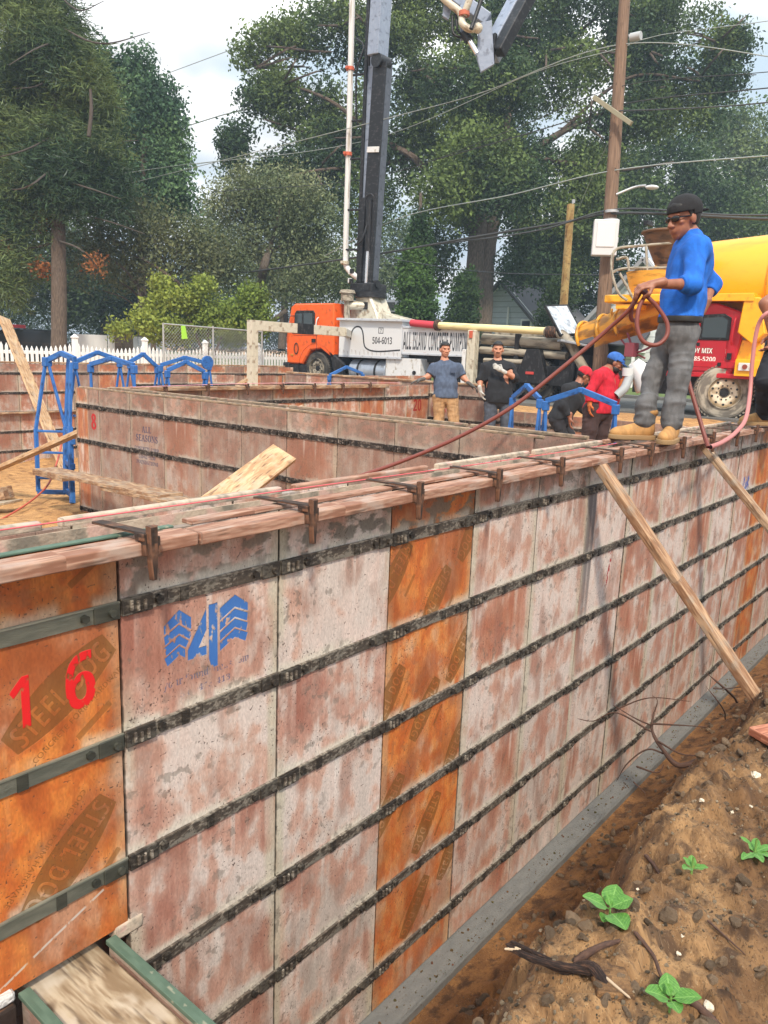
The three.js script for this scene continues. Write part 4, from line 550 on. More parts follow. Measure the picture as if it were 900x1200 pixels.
wire('upper wire rising to the right edge beside the transformer can', [[1000, 10, 16], [890, 26, 17], [760, 44, PD], [728, 56, PD], [640, 80, 20], [440, 162, 24], [200, 195, 30], [100, 210, 33]], 0.012, steelWire);
wire('wire crossing the pole at the height of its upper bolt', [[980, 78, 16], [880, 86, 17], [724, 102, PD], [600, 152, 21], [450, 205, 24], [250, 225, 30]], 0.014);
wire('thin twisted wire just below the cross arm on the right', [[980, 96, 16], [880, 105, 17], [730, 122, PD], [640, 150, 20], [500, 190, 23]], 0.02);
wire('thicker twisted wire that runs right from the pole above the far tree', [[990, 108, 16], [880, 122, 17], [780, 128, 18], [722, 130, PD]], 0.022);
wire('pale straight service wire falling left behind the boom to the ivy', [[990, 178, 16], [880, 184, 17], [718, 200, PD], [600, 228, 21], [470, 255, 24], [380, 300, 27]], 0.02, steelWire);
wire('heavy black cable across the pole below the street lamp', [[990, 260, 16], [880, 256, 17], [716, 250, PD], [664, 260, 20], [560, 277, 22], [440, 298, 25], [320, 315, 29], [200, 330, 33]], 0.045);
wire('second black cable sagging behind the timber post', [[990, 250, 16], [860, 252, 17], [716, 246, PD], [640, 268, 20], [500, 288, 24]], 0.03);
wire('lowest thin black cable behind the man in blue', [[980, 318, 18], [720, 322, 22], [560, 318, 26], [440, 300, 30]], 0.018);
wire('upper of three wires against the sky between the spruce and the oak', [[380, 20, 40], [280, 55, 42], [180, 92, 46]], 0.03, steelWire);
wire('middle pair of wires against the sky between the spruce and the oak', [[420, 110, 40], [280, 130, 42], [210, 150, 44], [140, 165, 46]], 0.05, steelWire);
wire('lower wire against the sky between the spruce and the oak', [[420, 165, 40], [260, 188, 42], [110, 210, 46]], 0.03, steelWire);
wire('drop cable slanting from the pole down to the timber post', [[716, 160, PD], [695, 205, 21], [674, 254, 23]], 0.014, steelWire);
// ---------- trucks ----------
M.tyre = mat({ map: dataTex(256, 256, (x, y) => mix3([44, 43, 42], [84, 80, 74], ss(0.35, 0.7, fbm(x / 30, y / 30, 4)))), roughness: 0.95 });
M.tyreDusty = mat({ map: dataTex(256, 256, (x, y) => mix3([112, 106, 98], [168, 160, 146], ss(0.3, 0.7, fbm(x / 24, y / 24, 4)))), roughness: 0.95, bumpMap: GRAIN, bumpScale: 0.004 });
M.blackSteel = mat({ map: dataTex(256, 256, (x, y) => mix3([26, 27, 31], [60, 60, 62], ss(0.5, 0.8, fbm(x / 22, y / 40, 4)))), roughness: 0.5, metalness: 0.2 });
const DC = {}; const dirty = (a, b, d, k = 0.62) => DC[[a, b, d, k].join()] ||= dataTex(512, 512, (x, y) => { let c = mix3(a, b, fbm(x / 90, y / 60, 4)); c = mix3(c, d, ss(k - 0.08, k + 0.26, fbm(x / 70 + 5, y / 110, 6)) * 0.75); return mix3(c, d, ss(0.7, 0.95, n2(x / 3, y / 3)) * 0.08); });
const paint = (t, o = {}) => mat({ map: t, roughness: 0.38, ...o });
M.orange = paint(dirty([226, 86, 20], [236, 104, 32], [150, 70, 30], 0.66)); M.white = paint(dirty([206, 208, 210], [222, 222, 222], [140, 128, 112])); M.cream = paint(dirty([188, 182, 164], [206, 200, 184], [124, 106, 86], 0.56)); M.greyPaint = paint(dirty([176, 182, 192], [192, 198, 206], [140, 140, 140]));
M.red = paint(dirty([176, 22, 38], [192, 32, 46], [110, 30, 30], 0.68)); M.yellow = new THREE.MeshPhysicalMaterial({ map: dirty([244, 170, 12], [250, 184, 24], [170, 110, 30], 0.7), roughness: 0.4, clearcoat: 0.4, clearcoatRoughness: 0.3 }); M.yellowDirty = paint(dirty([222, 152, 26], [232, 170, 40], [104, 78, 50], 0.5)); M.boomDark = paint(dirty([70, 75, 86], [94, 101, 114], [48, 51, 58])); M.boomBlue = paint(dirty([128, 140, 162], [150, 162, 182], [86, 92, 106])); M.chrome = mat({ color: [0.8, 0.81, 0.83], metalness: 0.9, roughness: 0.2 }); M.alu = mat({ map: dirty([158, 168, 182], [186, 194, 206], [120, 124, 130]), metalness: 0.55, roughness: 0.4 }); M.concreteSteel = mat({ map: dirty([150, 142, 128], [172, 164, 148], [92, 84, 74], 0.5), roughness: 0.85 });
M.glassPane = mat({ color: [0.05, 0.065, 0.07], roughness: 0.06, metalness: 0.1 });
function canvasTex(w, h, draw) { const c = document.createElement('canvas'); c.width = w; c.height = h; const g = c.getContext('2d'); draw(g, w, h); const t = new THREE.CanvasTexture(c); t.colorSpace = THREE.SRGBColorSpace; return t; }
function fit(g, t, x, y, w, h, font) { g.save(); g.translate(x, y); g.font = `${font} ${h}px sans-serif`; g.textAlign = 'center'; g.textBaseline = 'middle'; g.scale(w / g.measureText(t).width, 1); g.fillText(t, 0, 0); g.restore(); }
const board2 = (d, h, w, x, y, z) => new THREE.BoxGeometry(d, h, w).translate(x, y, z);
function wheel(t, c, r, w, dusty, steer = 0, holes = 10) { // axle along x, outer face towards -x
  const M4 = new THREE.Matrix4().makeRotationY(steer).setPosition(c), g = new THREE.Group(); const place = q => merge(q).applyMatrix4(M4);
  const pr = [[r * 0.56, -w / 2], [r * 0.86, -w / 2 - 0.012], [r * 0.96, -w * 0.42], [r, -w * 0.3], [r, w * 0.3], [r * 0.96, w * 0.42], [r * 0.86, w / 2 + 0.012], [r * 0.56, w / 2]].map(p => new THREE.Vector2(...p));
  const wh = part(t, 'wheel', [place([cyl(r * 0.16, w * 0.9, 0, 0, 0, 'x', 12)])], M.blackSteel);
  const lugs = []; for (let i = 0; i < 44; i++) { const a = i / 44 * 6.2832; for (const s of [-1, 1]) lugs.push(bx(w * 0.4, 0.03, r * 0.085, s * w * 0.24, r + 0.004, 0).rotateY(s * 0.35).rotateX(a)); }
  part(t, 'tyre', [place([new THREE.LatheGeometry(pr, 44).rotateZ(Math.PI / 2), ...lugs])], dusty ? M.tyreDusty : M.tyre, wh);
  const rp = [[0.001, -0.02], [r * 0.2, -0.03], [r * 0.2, 0.03], [r * 0.42, 0.05], [r * 0.5, 0.0], [r * 0.56, -0.06], [r * 0.58, -0.06], [r * 0.58, 0.1]].map(p => new THREE.Vector2(...p));
  part(t, 'rim', [place([new THREE.LatheGeometry(rp, 32).rotateZ(Math.PI / 2).translate(-w * 0.36, 0, 0)])], dusty ? mat({ map: dirty([214, 200, 176], [226, 214, 192], [150, 130, 104], 0.56), roughness: 0.7 }) : M.concreteSteel, wh);
  const h = []; for (let i = 0; i < holes; i++) { const a = i / holes * 6.2832; h.push(cyl(r * 0.045, 0.02, -w * 0.36 - 0.052, Math.cos(a) * r * 0.44, Math.sin(a) * r * 0.44, 'x', 8), cyl(r * 0.03, 0.04, -w * 0.36 - 0.03, Math.cos(a + 0.3) * r * 0.26, Math.sin(a + 0.3) * r * 0.26, 'x', 6)); }
  part(t, 'wheel_nuts', [place(h)], M.blackSteel, wh); return wh;
}
{ // concrete pump truck, nose towards -z, near side at x = 17.3
  const X = 17.3, t = thing('concrete_pump_truck', 'concrete pump truck with orange cab, white sign panels and raised grey boom', 'pump truck', [18.4, -0.6, -12.5]);
  const side = (pts, w, x, bev = 0.04) => prism(pts, w, bev).applyMatrix4(new THREE.Matrix4().makeBasis(V(0, 0, 1), V(0, 1, 0), V(-1, 0, 0))).translate(x + w, 0, 0);
  const cab = part(t, 'cab', [uvBox(side([[-17.52, 0.1], [-17.58, 0.9], [-17.36, 1.86], [-17.2, 1.95], [-15.5, 1.95], [-15.44, 0.3], [-15.62, 0.42], [-16.0, 0.62], [-16.5, 0.55], [-16.85, 0.1]], 2.3, X))], M.orange);
  const win = part(t, 'window_frame', [side([[-17.22, 1.06], [-17.18, 1.68], [-17.1, 1.76], [-16.34, 1.76], [-16.28, 1.68], [-16.28, 1.06]], 0.05, X - 0.055, 0.01)], M.blackSteel, cab); part(t, 'window_pane', [side([[-17.16, 1.12], [-17.12, 1.66], [-16.36, 1.68], [-16.34, 1.12]], 0.02, X - 0.085, 0.002)], M.glassPane, cab);
  part(t, 'window_bar', [rb(0.03, 0.56, 0.05, X - 0.09, 1.39, -16.78)], M.blackSteel, cab);
  part(t, 'grab_handle', [tube([V(X - 0.05, 1.55, -16.1), V(X - 0.12, 1.5, -16.1), V(X - 0.12, 1.1, -16.14), V(X - 0.05, 1.05, -16.14)], 0.02, 12)], M.white, cab);
  part(t, 'door_handle', [rb(0.05, 0.12, 0.16, X - 0.06, 0.82, -16.3)], M.blackSteel, cab); part(t, 'door_ring', [new THREE.TorusGeometry(0.13, 0.018, 6, 24).scale(0.7, 1.3, 1).rotateY(Math.PI / 2).translate(X - 0.06, 0.55, -17.1)], M.rust, cab);
  part(t, 'windscreen', [rb(2.0, 0.7, 0.04, X + 1.15, 1.4, -17.5)], M.glassPane, cab);
  part(t, 'mirror', [rb(0.05, 0.5, 0.2, X - 0.3, 1.4, -17.35, 0.02), rod(V(X, 1.6, -17.2), V(X - 0.3, 1.58, -17.35), 0.015), rod(V(X, 1.2, -17.2), V(X - 0.3, 1.22, -17.35), 0.015)], M.blackSteel, cab); part(t, 'marker_lamp', [rb(0.04, 0.06, 0.12, X - 0.05, 0.34, -17.3)], mat({ color: [0.5, 0.2, 0.02] }), cab); part(t, 'panel_seam', [rb(0.01, 1.4, 0.012, X - 0.042, 0.9, -16.18, 0.003), rb(0.01, 0.012, 1.1, X - 0.042, 0.98, -16.7, 0.003)], M.blackSteel, cab); part(t, 'step', [rb(0.3, 0.05, 0.5, X + 0.1, -0.3, -16.95)], M.alu, cab);
  part(t, 'bumper', [rb(2.4, 0.34, 0.3, X + 1.15, -0.08, -17.6, 0.04), rb(2.3, 0.3, 0.9, X + 1.15, -0.1, -17.1, 0.04)], M.blackSteel, t);
  part(t, 'fender', [new THREE.CylinderGeometry(0.78, 0.78, 0.6, 24, 1, true, -0.35, 2.9).rotateZ(Math.PI / 2).rotateX(-1.0).translate(X + 0.25, -0.05, -16.2), side([[-15.6, 0.5], [-15.3, 0.3], [-14.95, 0.1], [-15.0, -0.25], [-15.4, -0.1]], 0.6, X)], M.blackSteel);
  part(t, 'exhaust_stack', [cyl(0.1, 0.9, X + 0.3, 1.75, -15.2), cyl(0.2, 0.24, X + 0.3, 2.2, -15.2, 'y', 18, 0.2), cyl(0.26, 0.1, X + 0.3, 2.36, -15.2, 'y', 18, 0.22)], M.concreteSteel);
  part(t, 'chassis', [rb(0.3, 0.32, 10.6, X + 0.6, 0.12, -11.9), rb(0.3, 0.32, 10.6, X + 1.6, 0.12, -11.9), rb(1.9, 0.9, 2.6, X + 1.2, 0.0, -10.2), rb(1.9, 0.5, 7.5, X + 1.3, 0.55, -11.6)], M.blackSteel);
  const boxT = canvasTex(1024, 460, (g, w, h) => { g.fillStyle = '#cfd2d6'; g.fillRect(0, 0, w, h); g.fillStyle = 'rgba(120,110,100,.25)'; for (let i = 0; i < 60; i++) g.fillRect((i * 137) % w, h - 60 - (i * 53) % 40, 3 + i % 9, 20 + i % 50); g.strokeStyle = '#23252b'; g.lineWidth = 20; g.beginPath(); g.moveTo(200, 250); g.bezierCurveTo(190, 130, 260, 60, 340, 80); g.bezierCurveTo(430, 110, 400, 260, 440, 330); g.bezierCurveTo(520, 420, 760, 380, 1010, 360); g.stroke(); g.fillStyle = '#2a2c33'; fit(g, '504-6013', 720, 250, 320, 120, 'bold'); g.lineWidth = 9; g.strokeRect(660, 90, 70, 66); fit(g, '7', 695, 124, 26, 60, 'bold'); });
  const sp = part(t, 'side_box', [board2(0.9, 1.08, 2.5, X + 0.4, 0.92, -13.93)], mat({ map: boxT, roughness: 0.45 })); part(t, 'box_lid', [bar(V(X + 0.35, 1.5, -15.2), V(X + 0.35, 1.47, -12.6), 0.07, 1.05), rb(0.96, 0.07, 2.5, X + 0.42, 0.38, -13.93)], M.greyPaint, sp);
  const signT = canvasTex(1024, 256, (g, w, h) => { g.fillStyle = '#c9ccd0'; g.fillRect(0, 0, w, h); g.fillStyle = 'rgba(170,80,60,.35)'; for (let i = 0; i < 26; i++) g.fillRect((i * 211) % w, (i * 97) % h, 14 + (i * 7) % 30, 4); g.fillStyle = '#f2f2f2'; g.strokeStyle = '#23252a'; const L = [['ALL', 80, 130], ['ISLAND', 270, 210], ['CONCRETE', 545, 290], ['PUMPING', 855, 290]]; for (const [s, x, wd] of L) { g.save(); g.translate(x, 132); g.font = 'bold 250px sans-serif'; g.textAlign = 'center'; g.textBaseline = 'middle'; g.scale(wd / g.measureText(s).width, 1); g.fillStyle = '#30333a'; g.fillText(s, 0, 0); g.lineWidth = 3; g.strokeStyle = '#8a8f96'; g.strokeText(s, 0, 0); g.restore(); } });
  const sg = part(t, 'sign_panel', [board2(0.08, 0.72, 2.46, X + 0.02, 0.9, -11.45)], mat({ map: signT, roughness: 0.45 })); part(t, 'panel_frame', [rb(0.12, 0.06, 2.5, X + 0.02, 1.28, -11.45), rb(0.12, 0.06, 2.5, X + 0.02, 0.52, -11.45), rb(0.12, 0.8, 0.05, X + 0.02, 0.9, -12.68), rb(0.12, 0.8, 0.05, X + 0.02, 0.9, -10.22)], M.greyPaint, sg);
  const tk = part(t, 'fuel_tank', [cyl(0.34, 1.42, X + 0.36, -0.05, -14.1, 'z', 28), new THREE.SphereGeometry(0.34, 24, 10).scale(1, 1, 0.2).translate(X + 0.36, -0.05, -13.39), new THREE.SphereGeometry(0.34, 24, 10).scale(1, 1, 0.2).translate(X + 0.36, -0.05, -14.81)], M.alu); part(t, 'tank_strap', [cyl(0.352, 0.07, X + 0.36, -0.05, -13.75, 'z', 28), cyl(0.352, 0.07, X + 0.36, -0.05, -14.45, 'z', 28)], M.blackSteel, tk);
  const tb = part(t, 'tool_box', [rb(0.6, 0.72, 1.32, X + 0.32, 0.03, -12.66, 0.03)], M.white); part(t, 'latch', [cyl(0.06, 0.03, X, -0.02, -12.2, 'x', 14)], M.blackSteel, tb);
  for (const z of [-16.2, -9.4, -8.15]) for (const dx of [0.18, 2.1]) wheel(t, V(X + dx, -0.05, z), 0.53, 0.3, false, dx > 1 ? Math.PI : 0);
  // turret and boom
  part(t, 'turret', [uvBox(side([[-15.45, 1.4], [-14.15, 1.4], [-14.45, 1.95], [-14.6, 2.2], [-15.1, 2.2], [-15.3, 1.9]], 0.7, 18.0, 0.05)), uvBox(side([[-14.3, 1.4], [-12.9, 1.4], [-12.9, 1.47], [-14.3, 1.75]], 0.5, 18.1, 0.03))], M.cream); part(t, 'turret_opening', [rb(0.06, 0.22, 0.16, 17.94, 1.95, -14.72), rb(0.06, 0.16, 0.18, 17.94, 2.0, -15.05), cyl(0.5, 0.16, 18.3, 2.3, -14.85, 'y', 24)], M.blackSteel);
  part(t, 'slewing_pipe', [rod(V(17.6, 1.95, -15.3), V(18.2, 1.95, -14.6), 0.13, 0.13, 16)], M.cream);
  const B = (a, b, w, d, m, nm, p) => part(t, nm, [bar(a, b, w, d, V(0, 0, 1), 0.03)], m, p || t);
  const b1 = B(V(18.35, 2.5, -14.95), V(18.2, 8.95, -14.55), 0.4, 0.42, M.boomDark, 'boom_section');
  part(t, 'boom_web', [bar(V(18.02, 4.9, -14.72), V(17.92, 8.9, -14.44), 0.5, 0.06, V(0, 0, 1)), bar(V(18.05, 2.5, -15.12), V(18.02, 5.2, -14.98), 0.16, 0.1, V(0, 0, 1)), bar(V(18.05, 2.5, -14.66), V(18.0, 5.2, -14.5), 0.12, 0.1, V(0, 0, 1)), new THREE.TorusGeometry(0.17, 0.05, 6, 16, Math.PI).rotateY(Math.PI / 2).translate(18.0, 5.1, -14.74)], M.blackSteel, b1);
  const hc = part(t, 'hydraulic_cylinder', [rod(V(18.0, 3.6, -14.74), V(17.98, 5.1, -14.72), 0.11, 0.11, 14)], M.blackSteel, b1); part(t, 'piston_rod', [rod(V(18.02, 2.55, -14.8), V(18.0, 3.65, -14.75), 0.065, 0.065, 12)], M.chrome, b1);
  part(t, 'hinge_block', [cyl(0.12, 0.9, 18.2, 2.62, -14.9, 'z', 14), rb(0.8, 0.3, 0.9, 18.3, 2.5, -14.95, 0.05), rb(0.06, 0.14, 0.14, 17.8, 3.0, -15.22), rb(0.06, 0.14, 0.14, 17.8, 2.7, -15.24)], M.blackSteel, b1); part(t, 'white_block', [rb(0.06, 0.14, 0.14, 17.82, 2.98, -15.3), rb(0.06, 0.14, 0.14, 17.82, 2.72, -15.31)], M.white, b1);
  part(t, 'label_plate', [bar(V(17.93, 6.55, -14.85), V(17.92, 6.5, -14.38), 0.16, 0.04)], M.white, b1); part(t, 'knuckle', [cyl(0.2, 0.5, 18.05, 8.95, -14.5, 'x', 16)], M.blackSteel, b1);
  const b2 = B(V(18.5, 2.9, -15.22), V(18.3, 11.6, -14.82), 0.4, 0.44, M.boomBlue, 'boom_section'); B(V(18.24, 2.9, -15.36), V(18.04, 11.6, -15.06), 0.12, 0.08, M.blackSteel, 'edge_rail', b2); B(V(18.0, 9.1, -14.62), V(18.0, 11.6, -14.5), 0.42, 0.5, M.boomBlue, 'boom_section');
  part(t, 'hydraulic_hose', [tube([V(17.95, 8.9, -14.9), V(17.8, 9.6, -14.8), V(17.85, 10.4, -14.7), V(17.9, 11.4, -14.95)], 0.035, 30), tube([V(17.9, 7.4, -15.3), V(17.75, 8.8, -15.2), V(17.8, 9.4, -15.0), V(17.85, 9.7, -15.35)], 0.03, 30), tube([V(17.95, 4.6, -14.7), V(17.8, 3.9, -14.85), V(17.9, 3.8, -15.2)], 0.035, 20)], M.blackSteel, b2);
  const dp = part(t, 'delivery_pipe', [tube([V(18.15, 2.75, -15.1), V(18.1, 2.95, -15.45), V(18.08, 3.2, -15.72), V(18.08, 3.6, -15.76), V(18.04, 7, -15.72), V(18.0, 11.6, -15.7)], 0.09, 60, 12)], M.white);
  for (const y of [8.98, 6.55, 3.3]) part(t, 'pipe_clamp', [cyl(0.125, 0.1, 18.02, y, -15.72, 'y', 16), rb(0.3, 0.08, 0.08, 17.98, y, -15.72)], y > 4 ? mat({ color: [0.55, 0.12, 0.06] }) : M.cream, dp);
  for (const y of [3.7, 4.9, 6.4, 7.5, 8.8]) part(t, 'pipe_bracket', [rod(V(18.04, y, -15.72), V(18.2, y, -15.2), 0.035)], M.blackSteel, dp);
  // tip of the folded boom coming down into the picture
  const pz = (x, y, d = 19.5) => at(x, y, d);
  const tip = part(t, 'boom_section', [bar(pz(620, -20), pz(574, 66), 0.34, 0.5, V(0, 0, 1), 0.03)], M.boomBlue); part(t, 'boom_web', [bar(pz(628, -20, 19.2), pz(584, 62, 19.2), 0.28, 0.3, V(0, 0, 1), 0.03), bar(pz(580, 40, 19.2), pz(576, 76, 19.2), 0.1, 0.1, V(0, 0, 1))], M.blackSteel, tip);
  const tip2 = part(t, 'boom_section', [bar(pz(515, -16), pz(572, 26), 0.3, 0.45, V(0, 1, 0), 0.03)], M.boomBlue); part(t, 'knuckle_plate', [prism([[0, 0.35], [0.3, 0.42], [0.42, -0.55], [0.12, -0.72], [0, -0.4]], 0.06, 0.01).applyMatrix4(new THREE.Matrix4().makeBasis(AX.r, V(0, 1, 0), AX.f.clone().negate())).translate(...pz(560, 48, 19.1).toArray()), prism([[0, 0.2], [0.2, 0.16], [0.12, -0.2], [-0.02, -0.12]], 0.06, 0.01).applyMatrix4(new THREE.Matrix4().makeBasis(AX.r, V(0, 1, 0), AX.f.clone().negate())).translate(...pz(520, 14, 19.1).toArray()), prism([[0, 0.4], [0.12, 0.4], [0.16, -0.28], [0.06, -0.36]], 0.06, 0.01).applyMatrix4(new THREE.Matrix4().makeBasis(AX.r, V(0, 1, 0), AX.f.clone().negate())).translate(...pz(538, 30, 19.1).toArray())], M.boomBlue, tip2);
  part(t, 'delivery_pipe', [tube([pz(508, -14, 18.9), pz(524, 2, 18.9), pz(540, 16, 18.9), pz(542, 28, 18.8), pz(550, 34, 18.8), pz(556, 34, 18.8)], 0.085, 30, 12), tube([pz(554, -14, 18.6), pz(548, 6, 18.7), pz(543, 18, 18.8)], 0.085, 16, 12), new THREE.SphereGeometry(0.12, 14, 10).translate(...pz(560, 33, 18.8).toArray())], M.cream, tip2);
  part(t, 'pipe_clamp', [cyl(0.13, 0.1, ...pz(544, 16, 18.8).toArray())], mat({ color: [0.5, 0.14, 0.08] }), tip2); part(t, 'piston_rod', [rod(pz(549, 46, 19), pz(559, 63, 19), 0.07)], M.chrome, tip2); part(t, 'hydraulic_cylinder', [rod(pz(566, -6, 18.6), pz(552, 34, 18.6), 0.05), rod(pz(544, 38, 19), pz(550, 48, 19), 0.12)], M.blackSteel, tip2); part(t, 'hydraulic_hose', [tube([pz(530, 18, 19), pz(532, 40, 19), pz(541, 44, 19)], 0.03, 12), tube([pz(534, 16, 19), pz(537, 36, 19), pz(543, 42, 19)], 0.03, 12)], M.blackSteel, tip2);
  // front outrigger swung out over the trench
  const o0 = at(402, 389, 21.5), o1 = at(296, 381, 19.2), foot = V(o1.x, -0.6, o1.z), mid = o0.clone().lerp(o1, 0.5); const og = part(t, 'outrigger', [bar(o0, o1, 0.24, 0.2)], M.cream);
  part(t, 'joint_band', [bar(o0.clone().lerp(o1, 0.38), o0.clone().lerp(o1, 0.56), 0.27, 0.23)], M.blackSteel, og); part(t, 'jack_leg', [bar(V(o1.x, o1.y + 0.12, o1.z), foot, 0.2, 0.2, V(1, 0, 0)), rb(0.5, 0.06, 0.5, foot.x, -0.55, foot.z)], M.cream, og); part(t, 'pivot_bracket', [bar(o0, V(X + 0.2, o0.y, -15.0), 0.2, 0.2)], M.cream, og);
  // rear outrigger post and machinery
  const ro = part(t, 'outrigger', [rb(0.24, 1.6, 0.26, X - 0.15, 0.42, -10.1, 0.03), rb(0.6, 0.06, 0.6, X - 0.15, -0.55, -10.1), bar(V(X - 0.15, 0.2, -10.1), V(X + 0.9, 0.2, -9.9), 0.25, 0.2)], M.cream); part(t, 'red_reflector', [rb(0.05, 0.2, 0.1, X - 0.28, 1.1, -10.1)], mat({ color: [0.5, 0.1, 0.05] }), ro); part(t, 'jack_cylinder', [rb(0.12, 1.2, 0.12, X - 0.2, 0.1, -10.32, 0.02)], M.white, ro);
  part(t, 'top_pipe', [rod(V(X - 0.1, 1.34, -11.4), V(X - 0.1, 1.22, -7.9), 0.095, 0.095, 14)], mat({ map: dirty([222, 206, 150], [232, 218, 168], [170, 140, 90]), roughness: 0.5 })); part(t, 'red_pipe', [rod(V(X - 0.1, 1.4, -12.3), V(X - 0.1, 1.34, -11.4), 0.1, 0.1, 14)], mat({ color: [0.5, 0.04, 0.06] })); part(t, 'pipe_clamp', [cyl(0.15, 0.12, X - 0.1, 1.34, -11.35, 'z', 14), cyl(0.15, 0.3, X - 0.1, 1.2, -7.75, 'z', 14)], M.rust);
  part(t, 'pipe_elbow', [tube([V(X - 0.1, 1.22, -7.95), V(X - 0.1, 1.15, -7.5), V(X - 0.12, 0.9, -7.2), V(X - 0.1, 0.45, -6.9), V(X + 0.1, 0.1, -6.7)], 0.12, 30, 12)], M.concreteSteel);
  part(t, 'pump_cylinder', [rod(V(X + 0.2, 1.0, -10), V(X + 0.2, 0.9, -7.6), 0.15, 0.15, 16), rod(V(X + 0.1, 0.7, -10), V(X + 0.1, 0.62, -7.4), 0.1, 0.1, 14), rod(V(X, 0.42, -9.8), V(X, 0.42, -8), 0.07, 0.07, 12), rb(0.4, 0.34, 1.6, X + 0.6, 1.1, -9, 0.05)], M.concreteSteel);
  part(t, 'support_plate', [side([[-8.7, -0.1], [-7.75, -0.1], [-8.05, 0.75], [-8.4, 0.75]], 0.2, X - 0.2, 0.01)], M.blackSteel); part(t, 'badge', [rb(0.02, 0.07, 0.24, X - 0.23, 0.15, -8.25)], mat({ color: [0.5, 0.05, 0.04] }));
  part(t, 'rear_frame', [rb(0.5, 0.5, 3.2, X + 0.2, 0.1, -8.5), rb(0.12, 1.5, 0.14, X + 0.1, 0.4, -8.85), rb(0.1, 0.9, 0.1, X - 0.1, 0.0, -7.1), rb(1.6, 0.9, 1.1, X + 1.0, 0.4, -7.1)], M.blackSteel);
  part(t, 'hopper', [new THREE.LatheGeometry([[0.42, 0.0], [0.5, 0.3], [0.85, 0.9], [0.88, 0.95], [0.8, 0.93], [0.45, 0.3], [0.001, 0.2]].map(p => new THREE.Vector2(...p)), 4).rotateY(Math.PI / 4).translate(X + 0.7, 0.0, -6.9)], M.blackSteel);
  const lidA = at(637, 354, 20), lidB = at(668, 353, 20.3), lidC = at(682, 398, 19.6), lidD = at(655, 398, 19.4); const lc = lidA.clone().add(lidB).add(lidC).add(lidD).multiplyScalar(0.25), lx = lidB.clone().sub(lidA).normalize(), ly = lidA.clone().sub(lidD).normalize(), lz = lx.clone().cross(ly).normalize(); ly.copy(lz.clone().cross(lx));
  const lid = part(t, 'hopper_lid', [rb(0.66, 0.98, 0.05, 0, 0, 0).applyMatrix4(new THREE.Matrix4().makeBasis(lx, ly, lz).setPosition(lc))], paint(dirty([176, 190, 206], [214, 220, 226], [120, 128, 140], 0.5))); part(t, 'lid_rim', [[0.33, 0, 0.04, 1.0], [-0.33, 0, 0.04, 1.0], [0, 0.49, 0.7, 0.04], [0, -0.49, 0.7, 0.04]].map(([a, b, w, h]) => rb(w, h, 0.08, a, b, 0, 0.01).applyMatrix4(new THREE.Matrix4().makeBasis(lx, ly, lz).setPosition(lc))), M.blackSteel, lid); part(t, 'lid_flange', [bar(at(655, 399, 19.3), at(690, 406, 19.3), 0.05, 0.5)], M.alu, lid);
}
